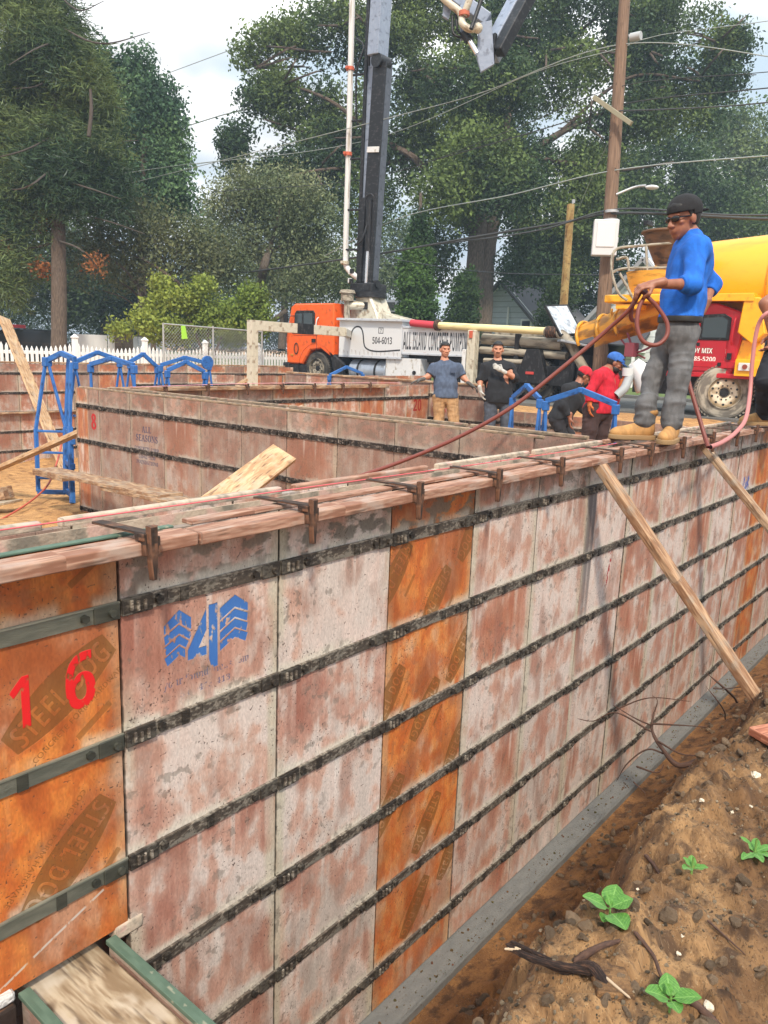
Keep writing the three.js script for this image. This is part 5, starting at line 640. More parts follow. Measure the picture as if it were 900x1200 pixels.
{ // front discharge mixer truck, near side at x = 16.2
  const X = 16.2, t = thing('mixer_truck', 'red and yellow concrete mixer truck with its chute lowered towards the hopper', 'mixer truck', [17.4, -0.6, -1.5]);
  const side = (pts, w, x, bev = 0.03) => prism(pts, w, bev).applyMatrix4(new THREE.Matrix4().makeBasis(V(0, 0, 1), V(0, 1, 0), V(-1, 0, 0))).translate(x + w, 0, 0);
  wheel(t, V(X + 0.22, -0.03, -3.2), 0.575, 0.4, true, 0.42); wheel(t, V(X + 2.1, -0.03, -3.2), 0.575, 0.4, true, Math.PI + 0.42); for (const z of [0.6, 2.0, 3.6]) wheel(t, V(X + 0.3, -0.03, z), 0.56, 0.4, true, 0);
  part(t, 'chassis', [rb(1.2, 0.5, 9.5, X + 1.3, 0.05, 0.8), rb(1.7, 0.7, 1.6, X + 1.3, 0.2, -4.5), rb(0.9, 0.4, 0.5, X + 0.8, 0.2, -2.1)], M.blackSteel);
  const cab = part(t, 'cab', [side([[-4.3, 0.32], [-4.3, 1.2], [-4.0, 1.74], [-3.5, 1.78], [-3.0, 1.6], [-2.92, 1.3], [-3.05, 0.36]], 2.0, X + 0.05)], M.red);
  part(t, 'window_frame', [side([[-3.75, 1.06], [-3.74, 1.56], [-3.3, 1.58], [-3.16, 1.5], [-3.16, 1.06]], 0.03, X - 0.01, 0.01)], M.blackSteel, cab); part(t, 'window_pane', [side([[-3.7, 1.1], [-3.7, 1.5], [-3.32, 1.52], [-3.21, 1.45], [-3.21, 1.1]], 0.02, X - 0.03, 0.002)], M.glassPane, cab);
  part(t, 'mirror', [rb(0.05, 0.42, 0.18, X - 0.28, 1.35, -4.1, 0.02), rod(V(X + 0.05, 1.55, -4.0), V(X - 0.28, 1.52, -4.1), 0.014), rod(V(X + 0.05, 1.2, -4.0), V(X - 0.28, 1.2, -4.1), 0.014)], M.blackSteel, cab); part(t, 'hi_vis_vest', [new THREE.SphereGeometry(0.16, 14, 10).scale(0.5, 0.8, 1).translate(X + 0.12, 1.12, -3.62)], mat({ color: [0.35, 0.85, 0.05], roughness: 0.8 }), cab);
  part(t, 'front_window', [rb(0.03, 0.5, 0.35, X + 0.02, 1.32, -4.05)], M.glassPane, cab);
  const dT = canvasTex(512, 320, (g, w, h) => { g.fillStyle = '#ad1c2b'; g.fillRect(0, 0, w, h); g.fillStyle = '#16161a'; g.fillRect(120, 20, 34, 40); g.fillRect(196, 20, 34, 40); g.fillRect(150, 30, 50, 14); g.font = 'bold 100px sans-serif'; g.lineWidth = 8; g.strokeStyle = '#1c1c20'; g.textAlign = 'center'; g.textBaseline = 'middle'; g.save(); g.translate(210, 106); g.scale(0.62, 0.75); g.strokeText('READY MIX', 0, 0); g.fillStyle = '#f0ece6'; g.fillText('READY MIX', 0, 0); g.restore(); g.fillStyle = '#f0ece6'; fit(g, '516 485-5200', 220, 196, 400, 70, 'bold'); g.fillStyle = '#5a1018'; fit(g, 'concrete delivery', 240, 270, 300, 40, 'bold'); });
  const door = part(t, 'door', [board2(0.04, 0.62, 0.98, X + 0.01, 0.72, -3.68)], mat({ map: dT, roughness: 0.4 })); part(t, 'door_handle', [rb(0.05, 0.14, 0.09, X - 0.03, 0.72, -3.1), rb(0.04, 0.08, 0.07, X - 0.03, 0.55, -3.28)], M.blackSteel, door);
  part(t, 'grab_rail', [tube([V(X - 0.02, 1.5, -3.06), V(X - 0.06, 1.46, -3.06), V(X - 0.06, 1.0, -3.08), V(X - 0.02, 0.96, -3.08)], 0.016, 12)], M.red, cab);
  part(t, 'running_board', [rb(0.5, 0.1, 1.9, X + 0.2, 0.32, -3.55, 0.02)], M.red); part(t, 'fender', [side([[-4.4, 0.6], [-2.5, 0.62], [-2.4, 0.5], [-2.28, -0.2], [-2.38, -0.2], [-2.52, 0.48], [-4.4, 0.5]], 0.55, X, 0.015), side([[-2.42, 0.1], [-2.1, 0.12], [-2.24, -0.06], [-2.16, -0.3], [-2.42, -0.16]], 0.3, X, 0.01)], M.red);
  part(t, 'window_cover', [rb(0.04, 0.8, 0.14, X - 0.06, 1.4, -3.98)], M.concreteSteel, cab);
  // yellow frame over the cab
  const fr = part(t, 'frame', [bar(V(X + 0.1, 1.93, -5.2), V(X + 0.1, 1.9, -2.72), 0.14, 0.5), rb(2.2, 0.12, 2.4, X + 1.2, 1.95, -4.0), side([[-2.9, 1.9], [-2.62, 1.88], [-2.46, 1.2], [-2.66, 1.0], [-2.95, 1.22]], 0.5, X - 0.1, 0.02), side([[-3.02, 0.5], [-2.9, 1.05], [-2.55, 1.0], [-2.35, 0.5]], 0.4, X + 0.1, 0.02), rb(0.5, 0.34, 0.62, X + 0.1, 0.5, -2.62)], M.yellow); part(t, 'lamp_housing', [rb(0.03, 0.16, 0.26, X - 0.18, 0.52, -2.72)], M.white, fr); part(t, 'warning_lens', [cyl(0.05, 0.02, X - 0.2, 0.52, -2.72, 'x', 12)], mat({ color: [0.25, 0.05, 0.03] }), fr);
  part(t, 'air_tank', [cyl(0.36, 1.2, X + 0.3, 0.62, -1.7, 'z', 24), new THREE.SphereGeometry(0.36, 20, 10).scale(1, 1, 0.4).translate(X + 0.3, 0.62, -2.3)], M.yellow);
  part(t, 'hoses', [tube([V(X, 1.0, -2.4), V(X - 0.1, 0.8, -2.3), V(X, 0.4, -2.4), V(X + 0.1, 0.2, -2.3)], 0.025, 16), tube([V(X, 1.3, -2.3), V(X - 0.15, 1.0, -2.15), V(X, 0.5, -2.25)], 0.02, 16)], M.blackSteel);
  // drum, its axis rising to the front
  const ax = new THREE.Matrix4().makeRotationX(-Math.PI / 2 + 0.02).setPosition(X + 1.3, 2.32, -2.2);
  const dr = part(t, 'drum', [new THREE.LatheGeometry([[0.001, -2.6], [0.5, -2.6], [0.72, -1.6], [0.98, 0.3], [0.98, 0.55], [0.84, 2.2], [0.62, 3.0], [0.5, 3.0], [0.001, 2.5]].map(p => new THREE.Vector2(...p)), 48).applyMatrix4(ax)], M.yellow); part(t, 'drum_ring', [new THREE.TorusGeometry(0.985, 0.05, 8, 48).rotateX(Math.PI / 2).translate(0, 0.42, 0).applyMatrix4(ax)], M.yellowDirty, dr);
  // charge hopper, collars and chute
  const hp = (x, y, d = 16.6) => at(x, y, d); const hq = hp(783, 292);
  part(t, 'charge_hopper', [new THREE.CylinderGeometry(0.56, 0.24, 0.66, 24, 1, true).translate(hq.x, hq.y, hq.z), new THREE.TorusGeometry(0.56, 0.03, 6, 24).rotateX(Math.PI / 2).translate(hq.x, hq.y + 0.33, hq.z)], mat({ map: dirty([96, 70, 50], [128, 98, 72], [50, 40, 34], 0.5), roughness: 0.8, side: THREE.DoubleSide }));
  const cq = hp(768, 332), dq = hp(758, 352); const col = part(t, 'collar', [new THREE.CylinderGeometry(0.62, 0.5, 0.42, 24, 1, true).translate(cq.x, cq.y, cq.z)], mat({ map: dirty([232, 170, 60], [240, 184, 80], [140, 100, 50], 0.55), roughness: 0.6, side: THREE.DoubleSide })); part(t, 'platform', [rb(1.2, 0.16, 1.4, dq.x, dq.y, dq.z, 0.03), rb(0.5, 0.1, 0.5, dq.x - 0.3, dq.y - 0.16, dq.z - 0.2)], M.yellow);
  const c0 = hp(795, 362, 16.4), c1 = hp(686, 398, 18.2); const sh = []; const cd = c1.clone().sub(c0), cl = cd.length();
  const ch = part(t, 'chute', [new THREE.CylinderGeometry(0.36, 0.44, cl, 20, 1, true, Math.PI * 0.5 - 0.35, Math.PI + 0.7).rotateY(Math.PI).applyQuaternion(new THREE.Quaternion().setFromUnitVectors(V(0, 1, 0), cd.clone().normalize())).translate(...c0.clone().lerp(c1, 0.5).toArray())], mat({ map: dirty([206, 140, 34], [220, 156, 44], [110, 76, 40], 0.48), roughness: 0.6, side: THREE.DoubleSide }));
  part(t, 'chute_rib', [0.55, 0.75, 0.98].map(k => new THREE.TorusGeometry(0.4, 0.04, 6, 20, Math.PI + 0.6).rotateX(Math.PI / 2).applyQuaternion(new THREE.Quaternion().setFromUnitVectors(V(0, 1, 0), cd.clone().normalize())).translate(...c0.clone().lerp(c1, k).toArray())), M.yellowDirty, ch); part(t, 'chute_handle', [bar(hp(700, 384, 17.6), hp(735, 373, 17), 0.08, 0.12), rod(hp(715, 382, 17.3), hp(717, 362, 17.3), 0.03), rod(hp(738, 372, 17), hp(740, 345, 17), 0.03)], M.yellowDirty, ch);
  const rl = [[[718, 298], [722, 292], [750, 288], [800, 284]], [[717, 320], [724, 316], [760, 314], [800, 314]], [[718, 298], [716, 310], [717, 320], [726, 345], [735, 352]], [[757, 287], [759, 330]], [[722, 304], [734, 302], [737, 318]], [[726, 320], [736, 338], [742, 350]]];
  part(t, 'guard_rail', rl.map(l => tube(l.map(([x, y]) => hp(x, y, 16.2)), 0.028, 20)), M.concreteSteel);
  part(t, 'light_bar', [rb(0.3, 0.1, 0.1, ...hp(760, 262, 17).toArray())], M.blackSteel);
  part(t, 'valve_block', [rb(0.3, 0.3, 0.2, ...hp(740, 410, 17).toArray()), tube([hp(735, 390, 17), hp(745, 412, 17), hp(765, 405, 17), hp(772, 400, 17)], 0.025, 16), tube([hp(728, 398, 17), hp(738, 410, 17), hp(756, 420, 17)], 0.02, 16)], mat({ color: [0.2, 0.04, 0.06] }));
}
// ---------- blue steel trestles ----------
M.blue = mat({ map: dirty([38, 92, 160], [54, 112, 182], [30, 60, 104], 0.58), roughness: 0.5 });
function trestle(label, a, b, yTop, yFoot, group, thin = 1) { // a, b: beam ends; the beam rises to a blunt peak between two A-shaped legs
  const c = a.clone().add(b).multiplyScalar(0.5); const t = thing('steel_trestle', label, 'trestle', [c.x, yFoot, c.z], 0, group); const pk = V(c.x, yTop, c.z); const n = b.clone().sub(a).setY(0).normalize().cross(V(0, 1, 0));
  part(t, 'beam', [bar(a, pk, 0.058 * thin, 0.04), bar(pk, b, 0.058 * thin, 0.04), rb(0.07, 0.055, 0.05, pk.x, pk.y, pk.z)], M.blue);
  for (const e of [a, b]) { const s = e === a ? -1 : 1, d = b.clone().sub(a).setY(0).normalize(); part(t, 'bracket', [rb(0.065, 0.1, 0.065, e.x, e.y - 0.05, e.z)], M.blue); for (const q of [-1, 1]) part(t, 'leg', [bar(V(e.x, e.y - 0.04, e.z), V(e.x + n.x * 0.14 * q + d.x * 0.15 * q, yFoot, e.z + n.z * 0.14 * q + d.z * 0.15 * q), 0.027 * thin, 0.027 * thin, V(1, 0, 0))], M.blue); part(t, 'brace', [bar(V(e.x + n.x * 0.11, (e.y + yFoot) / 2, e.z + n.z * 0.11), V(e.x - n.x * 0.11, (e.y + yFoot) / 2, e.z - n.z * 0.11), 0.03, 0.02)], M.blue); }
  return t;
}
const tr = (label, ax, ay, bx_, by, py, d, dd = 0, yf = -1.0, g) => { const a = at(ax, ay, d), b = at(bx_, by, d + dd), m = at((ax + bx_) / 2, py, d + dd / 2); return trestle(label, a, b, m.y, yf, g); };
const GT = 'blue steel trestles standing in the bays';
tr('large blue trestle in front of the man in red', 640, 470, 722, 474, 457, 8.1, -0.5, -1.0, GT);
tr('blue trestle between the man in black and the man in red', 601, 466, 633, 468, 452, 9.2, -0.6, -1.0, GT);
tr('low blue trestle in front of the pump truck fuel tank', 386, 440, 425, 438, 430, 15, 0.4, -1.0, GT);
tr('blue trestle with a short low peak right of the rear group', 196, 434, 240, 436, 424, 10.6, 0.2, -1.1, GT);
tr('wide blue trestle at the right of the rear group with a round plate', 188, 428, 245, 426, 419, 11.6, 0.3, -1.1, GT);
tr('blue trestle in the middle of the rear group', 152, 424, 184, 430, 415, 11.4, 0.3, -1.1, GT);
tr('thick beamed blue trestle left of the middle of the rear group', 106, 427, 157, 428, 420, 9.6, -0.4, -1.2, GT);
tr('blue trestle with two close legs behind the corner with the 8', 88, 424, 140, 422, 413, 10.4, 0.5, -1.2, GT);
{ const p = at(243, 425, 11.5); const o = obj('round_plate', [cyl(0.1, 0.03, 0, 0, 0, 'z', 20)], M.blue); o.position.copy(p); tag(o, 'round blue steel plate on the end of a rear trestle', 'plate'); }
{ // tall ladder-like trestle at the left
  const d = 10.3, P = (x, y, dd = 0) => at(x, y, d + dd), f = P(62, 578); const t = thing('tall_trestle', 'tall blue ladder trestle standing on the sand left of the corner', 'trestle', [f.x, f.y, f.z]);
  part(t, 'upright', [bar(P(45, 576), P(42, 502), 0.05, 0.04, V(1, 0, 0)), bar(P(42, 502), P(54, 420), 0.04, 0.04, V(1, 0, 0))], M.blue); part(t, 'upright', [bar(P(77, 578), P(77, 500), 0.06, 0.05, V(1, 0, 0)), bar(P(77, 502), P(56, 424), 0.035, 0.035, V(1, 0, 0)), bar(P(77, 502), P(80, 421), 0.04, 0.04, V(1, 0, 0))], M.blue); part(t, 'upright', [bar(P(85, 590, -0.5), P(82, 500, -0.4), 0.06, 0.05, V(1, 0, 0)), bar(P(82, 500, -0.4), P(83, 425, -0.4), 0.04, 0.04, V(1, 0, 0))], M.blue);
  for (const [y, w] of [[505, 0.03], [530, 0.03], [560, 0.03], [576, 0.06]]) part(t, 'rung', [bar(P(44, y), P(77, y + 1), w, 0.035)], M.blue); part(t, 'beam', [bar(P(54, 423), P(72, 414, -0.1), 0.07, 0.05), bar(P(72, 414, -0.1), P(88, 421, -0.3), 0.07, 0.05), rb(0.1, 0.12, 0.1, ...P(55, 424).toArray())], M.blue);
  for (const y of [505, 512, 541, 575]) part(t, 'rung', [bar(P(78, y), P(86, y + 6, -0.5), 0.07, 0.05)], M.blue);
}
// ---------- hoses and cords ----------
M.hose = mat({ color: [0.19, 0.045, 0.032], roughness: 0.45, bumpMap: GRAIN, bumpScale: 0.001 });
tag(obj('hose', [tube([at(380, 572, 5.5), at(415, 560, 5.45), at(470, 541, 5.4), at(540, 511, 5.3), at(600, 477, 5.2), at(660, 430, 5.12), at(710, 388, 5.05), at(738, 362, 4.93), at(749, 345, 4.9), at(754, 338, 4.9), at(757, 343, 4.88), at(749, 360, 4.86), at(747, 385, 4.86), at(755, 401, 4.86), at(770, 404, 4.86), at(781, 394, 4.86), at(782, 380, 4.86), at(772, 362, 4.86), at(759, 348, 4.86), at(750, 341, 4.9), at(742, 356, 4.95), at(739, 370, 4.98), at(742, 376, 5.0), at(748, 373, 5.0)], 0.0135, 260, 10)], M.hose), 'dark red rubber hose held in a loop by the man in blue', 'hose');
tag(obj('hose', [tube([at(804, 435, 5.5), at(809, 455, 5.45), at(818, 485, 5.4), at(826, 512, 5.35), at(830, 524, 5.3)], 0.0145, 60, 10)], M.hose), 'dark red hose end coming down behind the legs onto the wall top', 'hose');
tag(obj('hose', [tube([at(832, 524, 5.35), at(845, 519, 5.6), at(862, 507, 6.0), at(874, 490, 6.3), at(879, 460, 6.5), at(882, 420, 6.5), at(889, 380, 6.45), at(896, 369, 6.4), at(912, 362, 6.4)], 0.017, 90, 10)], mat({ color: [0.5, 0.19, 0.18], roughness: 0.5 })), 'pinkish hose lying on the wall and rising past the mixer wheel', 'hose');
tag(obj('cord', [tube([at(-20, 620, 8.6), at(20, 598, 9.2), at(45, 580, 9.8), at(58, 565, 10.2), at(70, 530, 10.8), at(72, 520, 10.9)], 0.013, 50, 6)], mat({ color: [0.5, 0.1, 0.06], roughness: 0.6 })), 'thin red cord lying across the sand at the left', 'cord');
// ---------- people ----------
// surface nets over a signed distance field: one smooth closed mesh
function meshField(f, lo, hi, cell) {
  const nx = Math.ceil((hi.x - lo.x) / cell) + 1, ny = Math.ceil((hi.y - lo.y) / cell) + 1, nz = Math.ceil((hi.z - lo.z) / cell) + 1, F = new Float32Array(nx * ny * nz);
  for (let k = 0, n = 0; k < nz; k++) for (let j = 0; j < ny; j++) for (let i = 0; i < nx; i++, n++) F[n] = f(lo.x + i * cell, lo.y + j * cell, lo.z + k * cell);
  const id = new Int32Array(nx * ny * nz).fill(-1), P = [], I = [], X = 1, Y = nx, Z = nx * ny;
  const E = [[0, 1], [0, 2], [0, 4], [1, 3], [1, 5], [2, 3], [2, 6], [3, 7], [4, 5], [4, 6], [5, 7], [6, 7]], off = c => (c & 1) * X + ((c >> 1) & 1) * Y + ((c >> 2) & 1) * Z;
  for (let k = 0; k < nz - 1; k++) for (let j = 0; j < ny - 1; j++) for (let i = 0; i < nx - 1; i++) {
    const n = i + j * Y + k * Z; let m = 0; for (let c = 0; c < 8; c++) if (F[n + off(c)] < 0) m |= 1 << c; if (m === 0 || m === 255) continue;
    let x = 0, y = 0, z = 0, q = 0; for (const [a, b] of E) { const va = F[n + off(a)], vb = F[n + off(b)]; if ((va < 0) === (vb < 0)) continue; const t = va / (va - vb); x += (a & 1) + t * ((b & 1) - (a & 1)); y += ((a >> 1) & 1) + t * (((b >> 1) & 1) - ((a >> 1) & 1)); z += (a >> 2) + t * ((b >> 2) - (a >> 2)); q++; }
    id[n] = P.length / 3; P.push(lo.x + (i + x / q) * cell, lo.y + (j + y / q) * cell, lo.z + (k + z / q) * cell);
  }
  for (let k = 1; k < nz - 1; k++) for (let j = 1; j < ny - 1; j++) for (let i = 1; i < nx - 1; i++) {
    const n = i + j * Y + k * Z, s = F[n] < 0;
    for (const [d, a, b] of [[X, Y, Z], [Y, Z, X], [Z, X, Y]]) { if (s === F[n + d] < 0) continue; const q = [id[n - a - b], id[n - b], id[n], id[n - a]]; if (q.some(v => v < 0)) continue; s ? I.push(q[0], q[1], q[2], q[0], q[2], q[3]) : I.push(q[0], q[2], q[1], q[0], q[3], q[2]); }
  }
  const g = new THREE.BufferGeometry(), N = new Float32Array(P.length), U = new Float32Array(P.length / 3 * 2), h = cell * 0.7; g.setAttribute('position', new THREE.Float32BufferAttribute(P, 3));
  for (let i = 0; i < P.length; i += 3) { const [x, y, z] = [P[i], P[i + 1], P[i + 2]]; let a = f(x + h, y, z) - f(x - h, y, z), b = f(x, y + h, z) - f(x, y - h, z), c = f(x, y, z + h) - f(x, y, z - h); const l = Math.hypot(a, b, c) || 1; N[i] = a / l; N[i + 1] = b / l; N[i + 2] = c / l; U[i / 3 * 2] = (x + z) * 2; U[i / 3 * 2 + 1] = y * 2; }
  g.setAttribute('normal', new THREE.BufferAttribute(N, 3)); g.setAttribute('uv', new THREE.BufferAttribute(U, 2)); g.setIndex(I); return g;
}
const smin = (a, b, k) => { const h = Math.max(k - Math.abs(a - b), 0) / k; return Math.min(a, b) - h * h * k * 0.25; };
function cap(a, b, ra, rb) { const d = b.clone().sub(a), L2 = d.lengthSq() || 1e-9, ax = a.x, ay = a.y, az = a.z, dx = d.x, dy = d.y, dz = d.z; const f = (x, y, z) => { const px = x - ax, py = y - ay, pz = z - az, t = clamp((px * dx + py * dy + pz * dz) / L2, 0, 1); return Math.hypot(px - dx * t, py - dy * t, pz - dz * t) - ra - (rb - ra) * t; }; const r = Math.max(ra, rb); f.lo = a.clone().min(b).subScalar(r); f.hi = a.clone().max(b).addScalar(r); return f; }
function ell(c, r, fx, fy, fz) { // ellipsoid with its own axes
  const f = (x, y, z) => { const px = x - c.x, py = y - c.y, pz = z - c.z, a = (px * fx.x + py * fx.y + pz * fx.z) / r[0], b = (px * fy.x + py * fy.y + pz * fy.z) / r[1], e = (px * fz.x + py * fz.y + pz * fz.z) / r[2], l = Math.hypot(a, b, e), g = Math.hypot(a / r[0], b / r[1], e / r[2]); return l < 1e-6 ? -Math.min(...r) : l * (l - 1) / g; };
  const m = Math.max(...r); f.lo = c.clone().subScalar(m); f.hi = c.clone().addScalar(m); return f;
}
function solid(parts, k, cell, o = {}) { // parts joined smoothly; o.grow, o.cut(x,y,z) > 0 removed, o.wr(x,y,z) wrinkles
  const lo = parts[0].lo.clone(), hi = parts[0].hi.clone(); parts.forEach(p => { lo.min(p.lo); hi.max(p.hi); }); const e = (o.grow || 0) + cell * 2.5 + (o.pad || 0.02); lo.subScalar(e); hi.addScalar(e);
  const f = (x, y, z) => { let d = 9; for (const p of parts) { const L = p.lo, H = p.hi; if (x < L.x - 0.25 || y < L.y - 0.25 || z < L.z - 0.25 || x > H.x + 0.25 || y > H.y + 0.25 || z > H.z + 0.25) continue; d = d > 8 ? p(x, y, z) : smin(d, p(x, y, z), k); } d -= o.grow || 0; if (o.wr && Math.abs(d) < 0.08) d -= o.wr(x, y, z); if (o.cut) d = Math.max(d, o.cut(x, y, z)); return d; };
  return meshField(f, lo, hi, cell);
}
const skinTex = (a, b) => dataTex(128, 128, (x, y) => mix3(a, b, fbm(x / 12, y / 12, 4)));
const clothTex = (a, b) => dataTex(256, 256, (x, y) => { const w = ((x + y) % 4 < 2 ? 6 : -4); const c = mix3(a, b, ss(0.3, 0.7, fbm(x / 30, y / 44, 4))); return [c[0] + w, c[1] + w, c[2] + w].map(v => clamp(v, 0, 255)); });
const WEAVE = clothTex([222, 222, 222], [255, 255, 255]); const cloth = (a, b, o = {}) => { const m = mat({ map: WEAVE, roughness: 0.9, bumpMap: GRAIN, bumpScale: 0.002, ...o }); m.color.setRGB(...b.map(v => v / 255), THREE.SRGBColorSpace); return m; };
const SK = mat({ map: skinTex([134, 84, 62], [158, 104, 80]), roughness: 0.5 }), SKL = mat({ map: skinTex([176, 118, 92], [198, 140, 112]), roughness: 0.5 });
const M_HAIR = mat({ color: [0.012, 0.011, 0.011], roughness: 0.6 }), M_EYE = mat({ color: [0.015, 0.01, 0.008], roughness: 0.15 }), M_BOOT = cloth([0], [188, 140, 84], { roughness: 0.75 }), M_SOLE = mat({ color: [0.3, 0.19, 0.09], roughness: 0.9 }), M_GLOVE = cloth([150, 150, 146], [190, 188, 182]), M_BROWNGLOVE = cloth([176, 84, 40], [204, 112, 58]);
function headParts(c, fwd, up, s = 1) { // c: head centre; fwd: where the face looks
  const z = fwd.clone().normalize(), x = up.clone().cross(z).normalize(), y = z.clone().cross(x), P = (a, b, d) => c.clone().addScaledVector(x, a * s).addScaledVector(y, b * s).addScaledVector(z, d * s), E = (p, r) => ell(p, r.map(v => v * s), x, y, z);
  return { x, y, z, P, E, s, list: [E(P(0, 0.025, -0.012), [0.074, 0.092, 0.094]), E(P(0, -0.045, 0.026), [0.058, 0.066, 0.066]), E(P(0, -0.088, 0.056), [0.03, 0.022, 0.026]), cap(P(0, 0.012, 0.084), P(0, -0.028, 0.105), 0.009 * s, 0.014 * s), E(P(0.016, -0.03, 0.094), [0.01, 0.009, 0.012]), E(P(-0.016, -0.03, 0.094), [0.01, 0.009, 0.012]), E(P(0, 0.03, 0.074), [0.05, 0.012, 0.016]), E(P(0, -0.056, 0.084), [0.023, 0.0065, 0.013]), E(P(0, -0.067, 0.082), [0.02, 0.007, 0.012]), E(P(0.04, -0.012, 0.058), [0.022, 0.016, 0.02]), E(P(-0.04, -0.012, 0.058), [0.022, 0.016, 0.02]), E(P(0.077, -0.004, -0.006), [0.012, 0.03, 0.02]), E(P(-0.077, -0.004, -0.006), [0.012, 0.03, 0.02])] };
}
function handParts(w, dir, palm, s, curl, thumbSide, side = 1) { // wrist, pointing direction, palm normal; curl 0..1
  const d = dir.clone().normalize(), n = palm.clone().addScaledVector(d, -palm.dot(d)).normalize(), x = d.clone().cross(n).normalize().multiplyScalar(thumbSide), P = (a, b, c) => w.clone().addScaledVector(x, a * s).addScaledVector(d, b * s).addScaledVector(n, c * s), L = [ell(P(0.0, 0.045, 0), [0.042 * s, 0.052 * s, 0.018 * s], x, d, n)];
  [[0.031, 0.04, 0.9], [0.011, 0.046, 1], [-0.01, 0.043, 0.95], [-0.03, 0.033, 0.85]].forEach(([a, len, k], i) => { let p = P(a, 0.088, 0.002), dirv = d.clone().addScaledVector(x, a * 2).normalize(), r = 0.0095 * s; for (let j = 0; j < 3; j++) { const ang = curl * (j === 0 ? 0.8 : 1.25) * (1 + 0.12 * (i - 1.5)); dirv = dirv.clone().multiplyScalar(Math.cos(ang)).addScaledVector(n, Math.sin(ang)).normalize(); if (j) { dirv = dirv.clone(); } const q = p.clone().addScaledVector(dirv, len * [1, 0.62, 0.5][j] * s * k); L.push(cap(p, q, r, r * 0.9)); p = q; r *= 0.9; } });
  const t0 = P(0.034, 0.02, 0.006), t1 = P(0.062, 0.05, 0.02 + 0.01 * curl), t2 = P(0.062 - 0.03 * curl, 0.078, 0.03 + 0.03 * curl); L.push(cap(t0, t1, 0.013 * s, 0.011 * s), cap(t1, t2, 0.011 * s, 0.009 * s)); return L;
}
function bootGeo(ank, toeDir, cell, groundY, s = 1) { const z = toeDir.clone().setY(0).normalize(), x = V(0, 1, 0).cross(z), a = V(ank.x, groundY, ank.z), P = (u, v, w) => a.clone().addScaledVector(x, u * s).addScaledVector(V(0, 1, 0), v * s).addScaledVector(z, w * s), Y = V(0, 1, 0);
  return { boot: solid([cap(P(0, 0.17, -0.015), P(0, 0.07, -0.02), 0.05 * s, 0.047 * s), ell(P(0, 0.05, 0.03), [0.042 * s, 0.055 * s, 0.1 * s], x, Y, z), ell(P(0, 0.04, 0.13), [0.047 * s, 0.042 * s, 0.08 * s], x, Y, z), ell(P(0, 0.17, -0.02), [0.06 * s, 0.022 * s, 0.06 * s], x, Y, z)], 0.025 * s, cell, { cut: (X, y, Z) => Math.max(groundY + 0.024 * s - y, y - groundY - 0.195 * s) }), sole: solid([ell(P(0, 0.016, 0.115), [0.058 * s, 0.08 * s, 0.102 * s], x, Y, z), ell(P(0, 0.016, -0.02), [0.052 * s, 0.08 * s, 0.075 * s], x, Y, z), ell(P(0, 0.016, 0.05), [0.048 * s, 0.08 * s, 0.1 * s], x, Y, z)], 0.03 * s, cell * 0.8, { cut: (X, y, Z) => Math.abs(y - groundY - 0.016 * s) - 0.015 * s }), laces: [0.075, 0.1, 0.125, 0.15].map((h, i) => tube([P(-0.035, h, 0.05 - i * 0.014), P(0, h + 0.018, 0.075 - i * 0.016), P(0.035, h, 0.05 - i * 0.014)], 0.0045 * s, 8, 5)) };
}
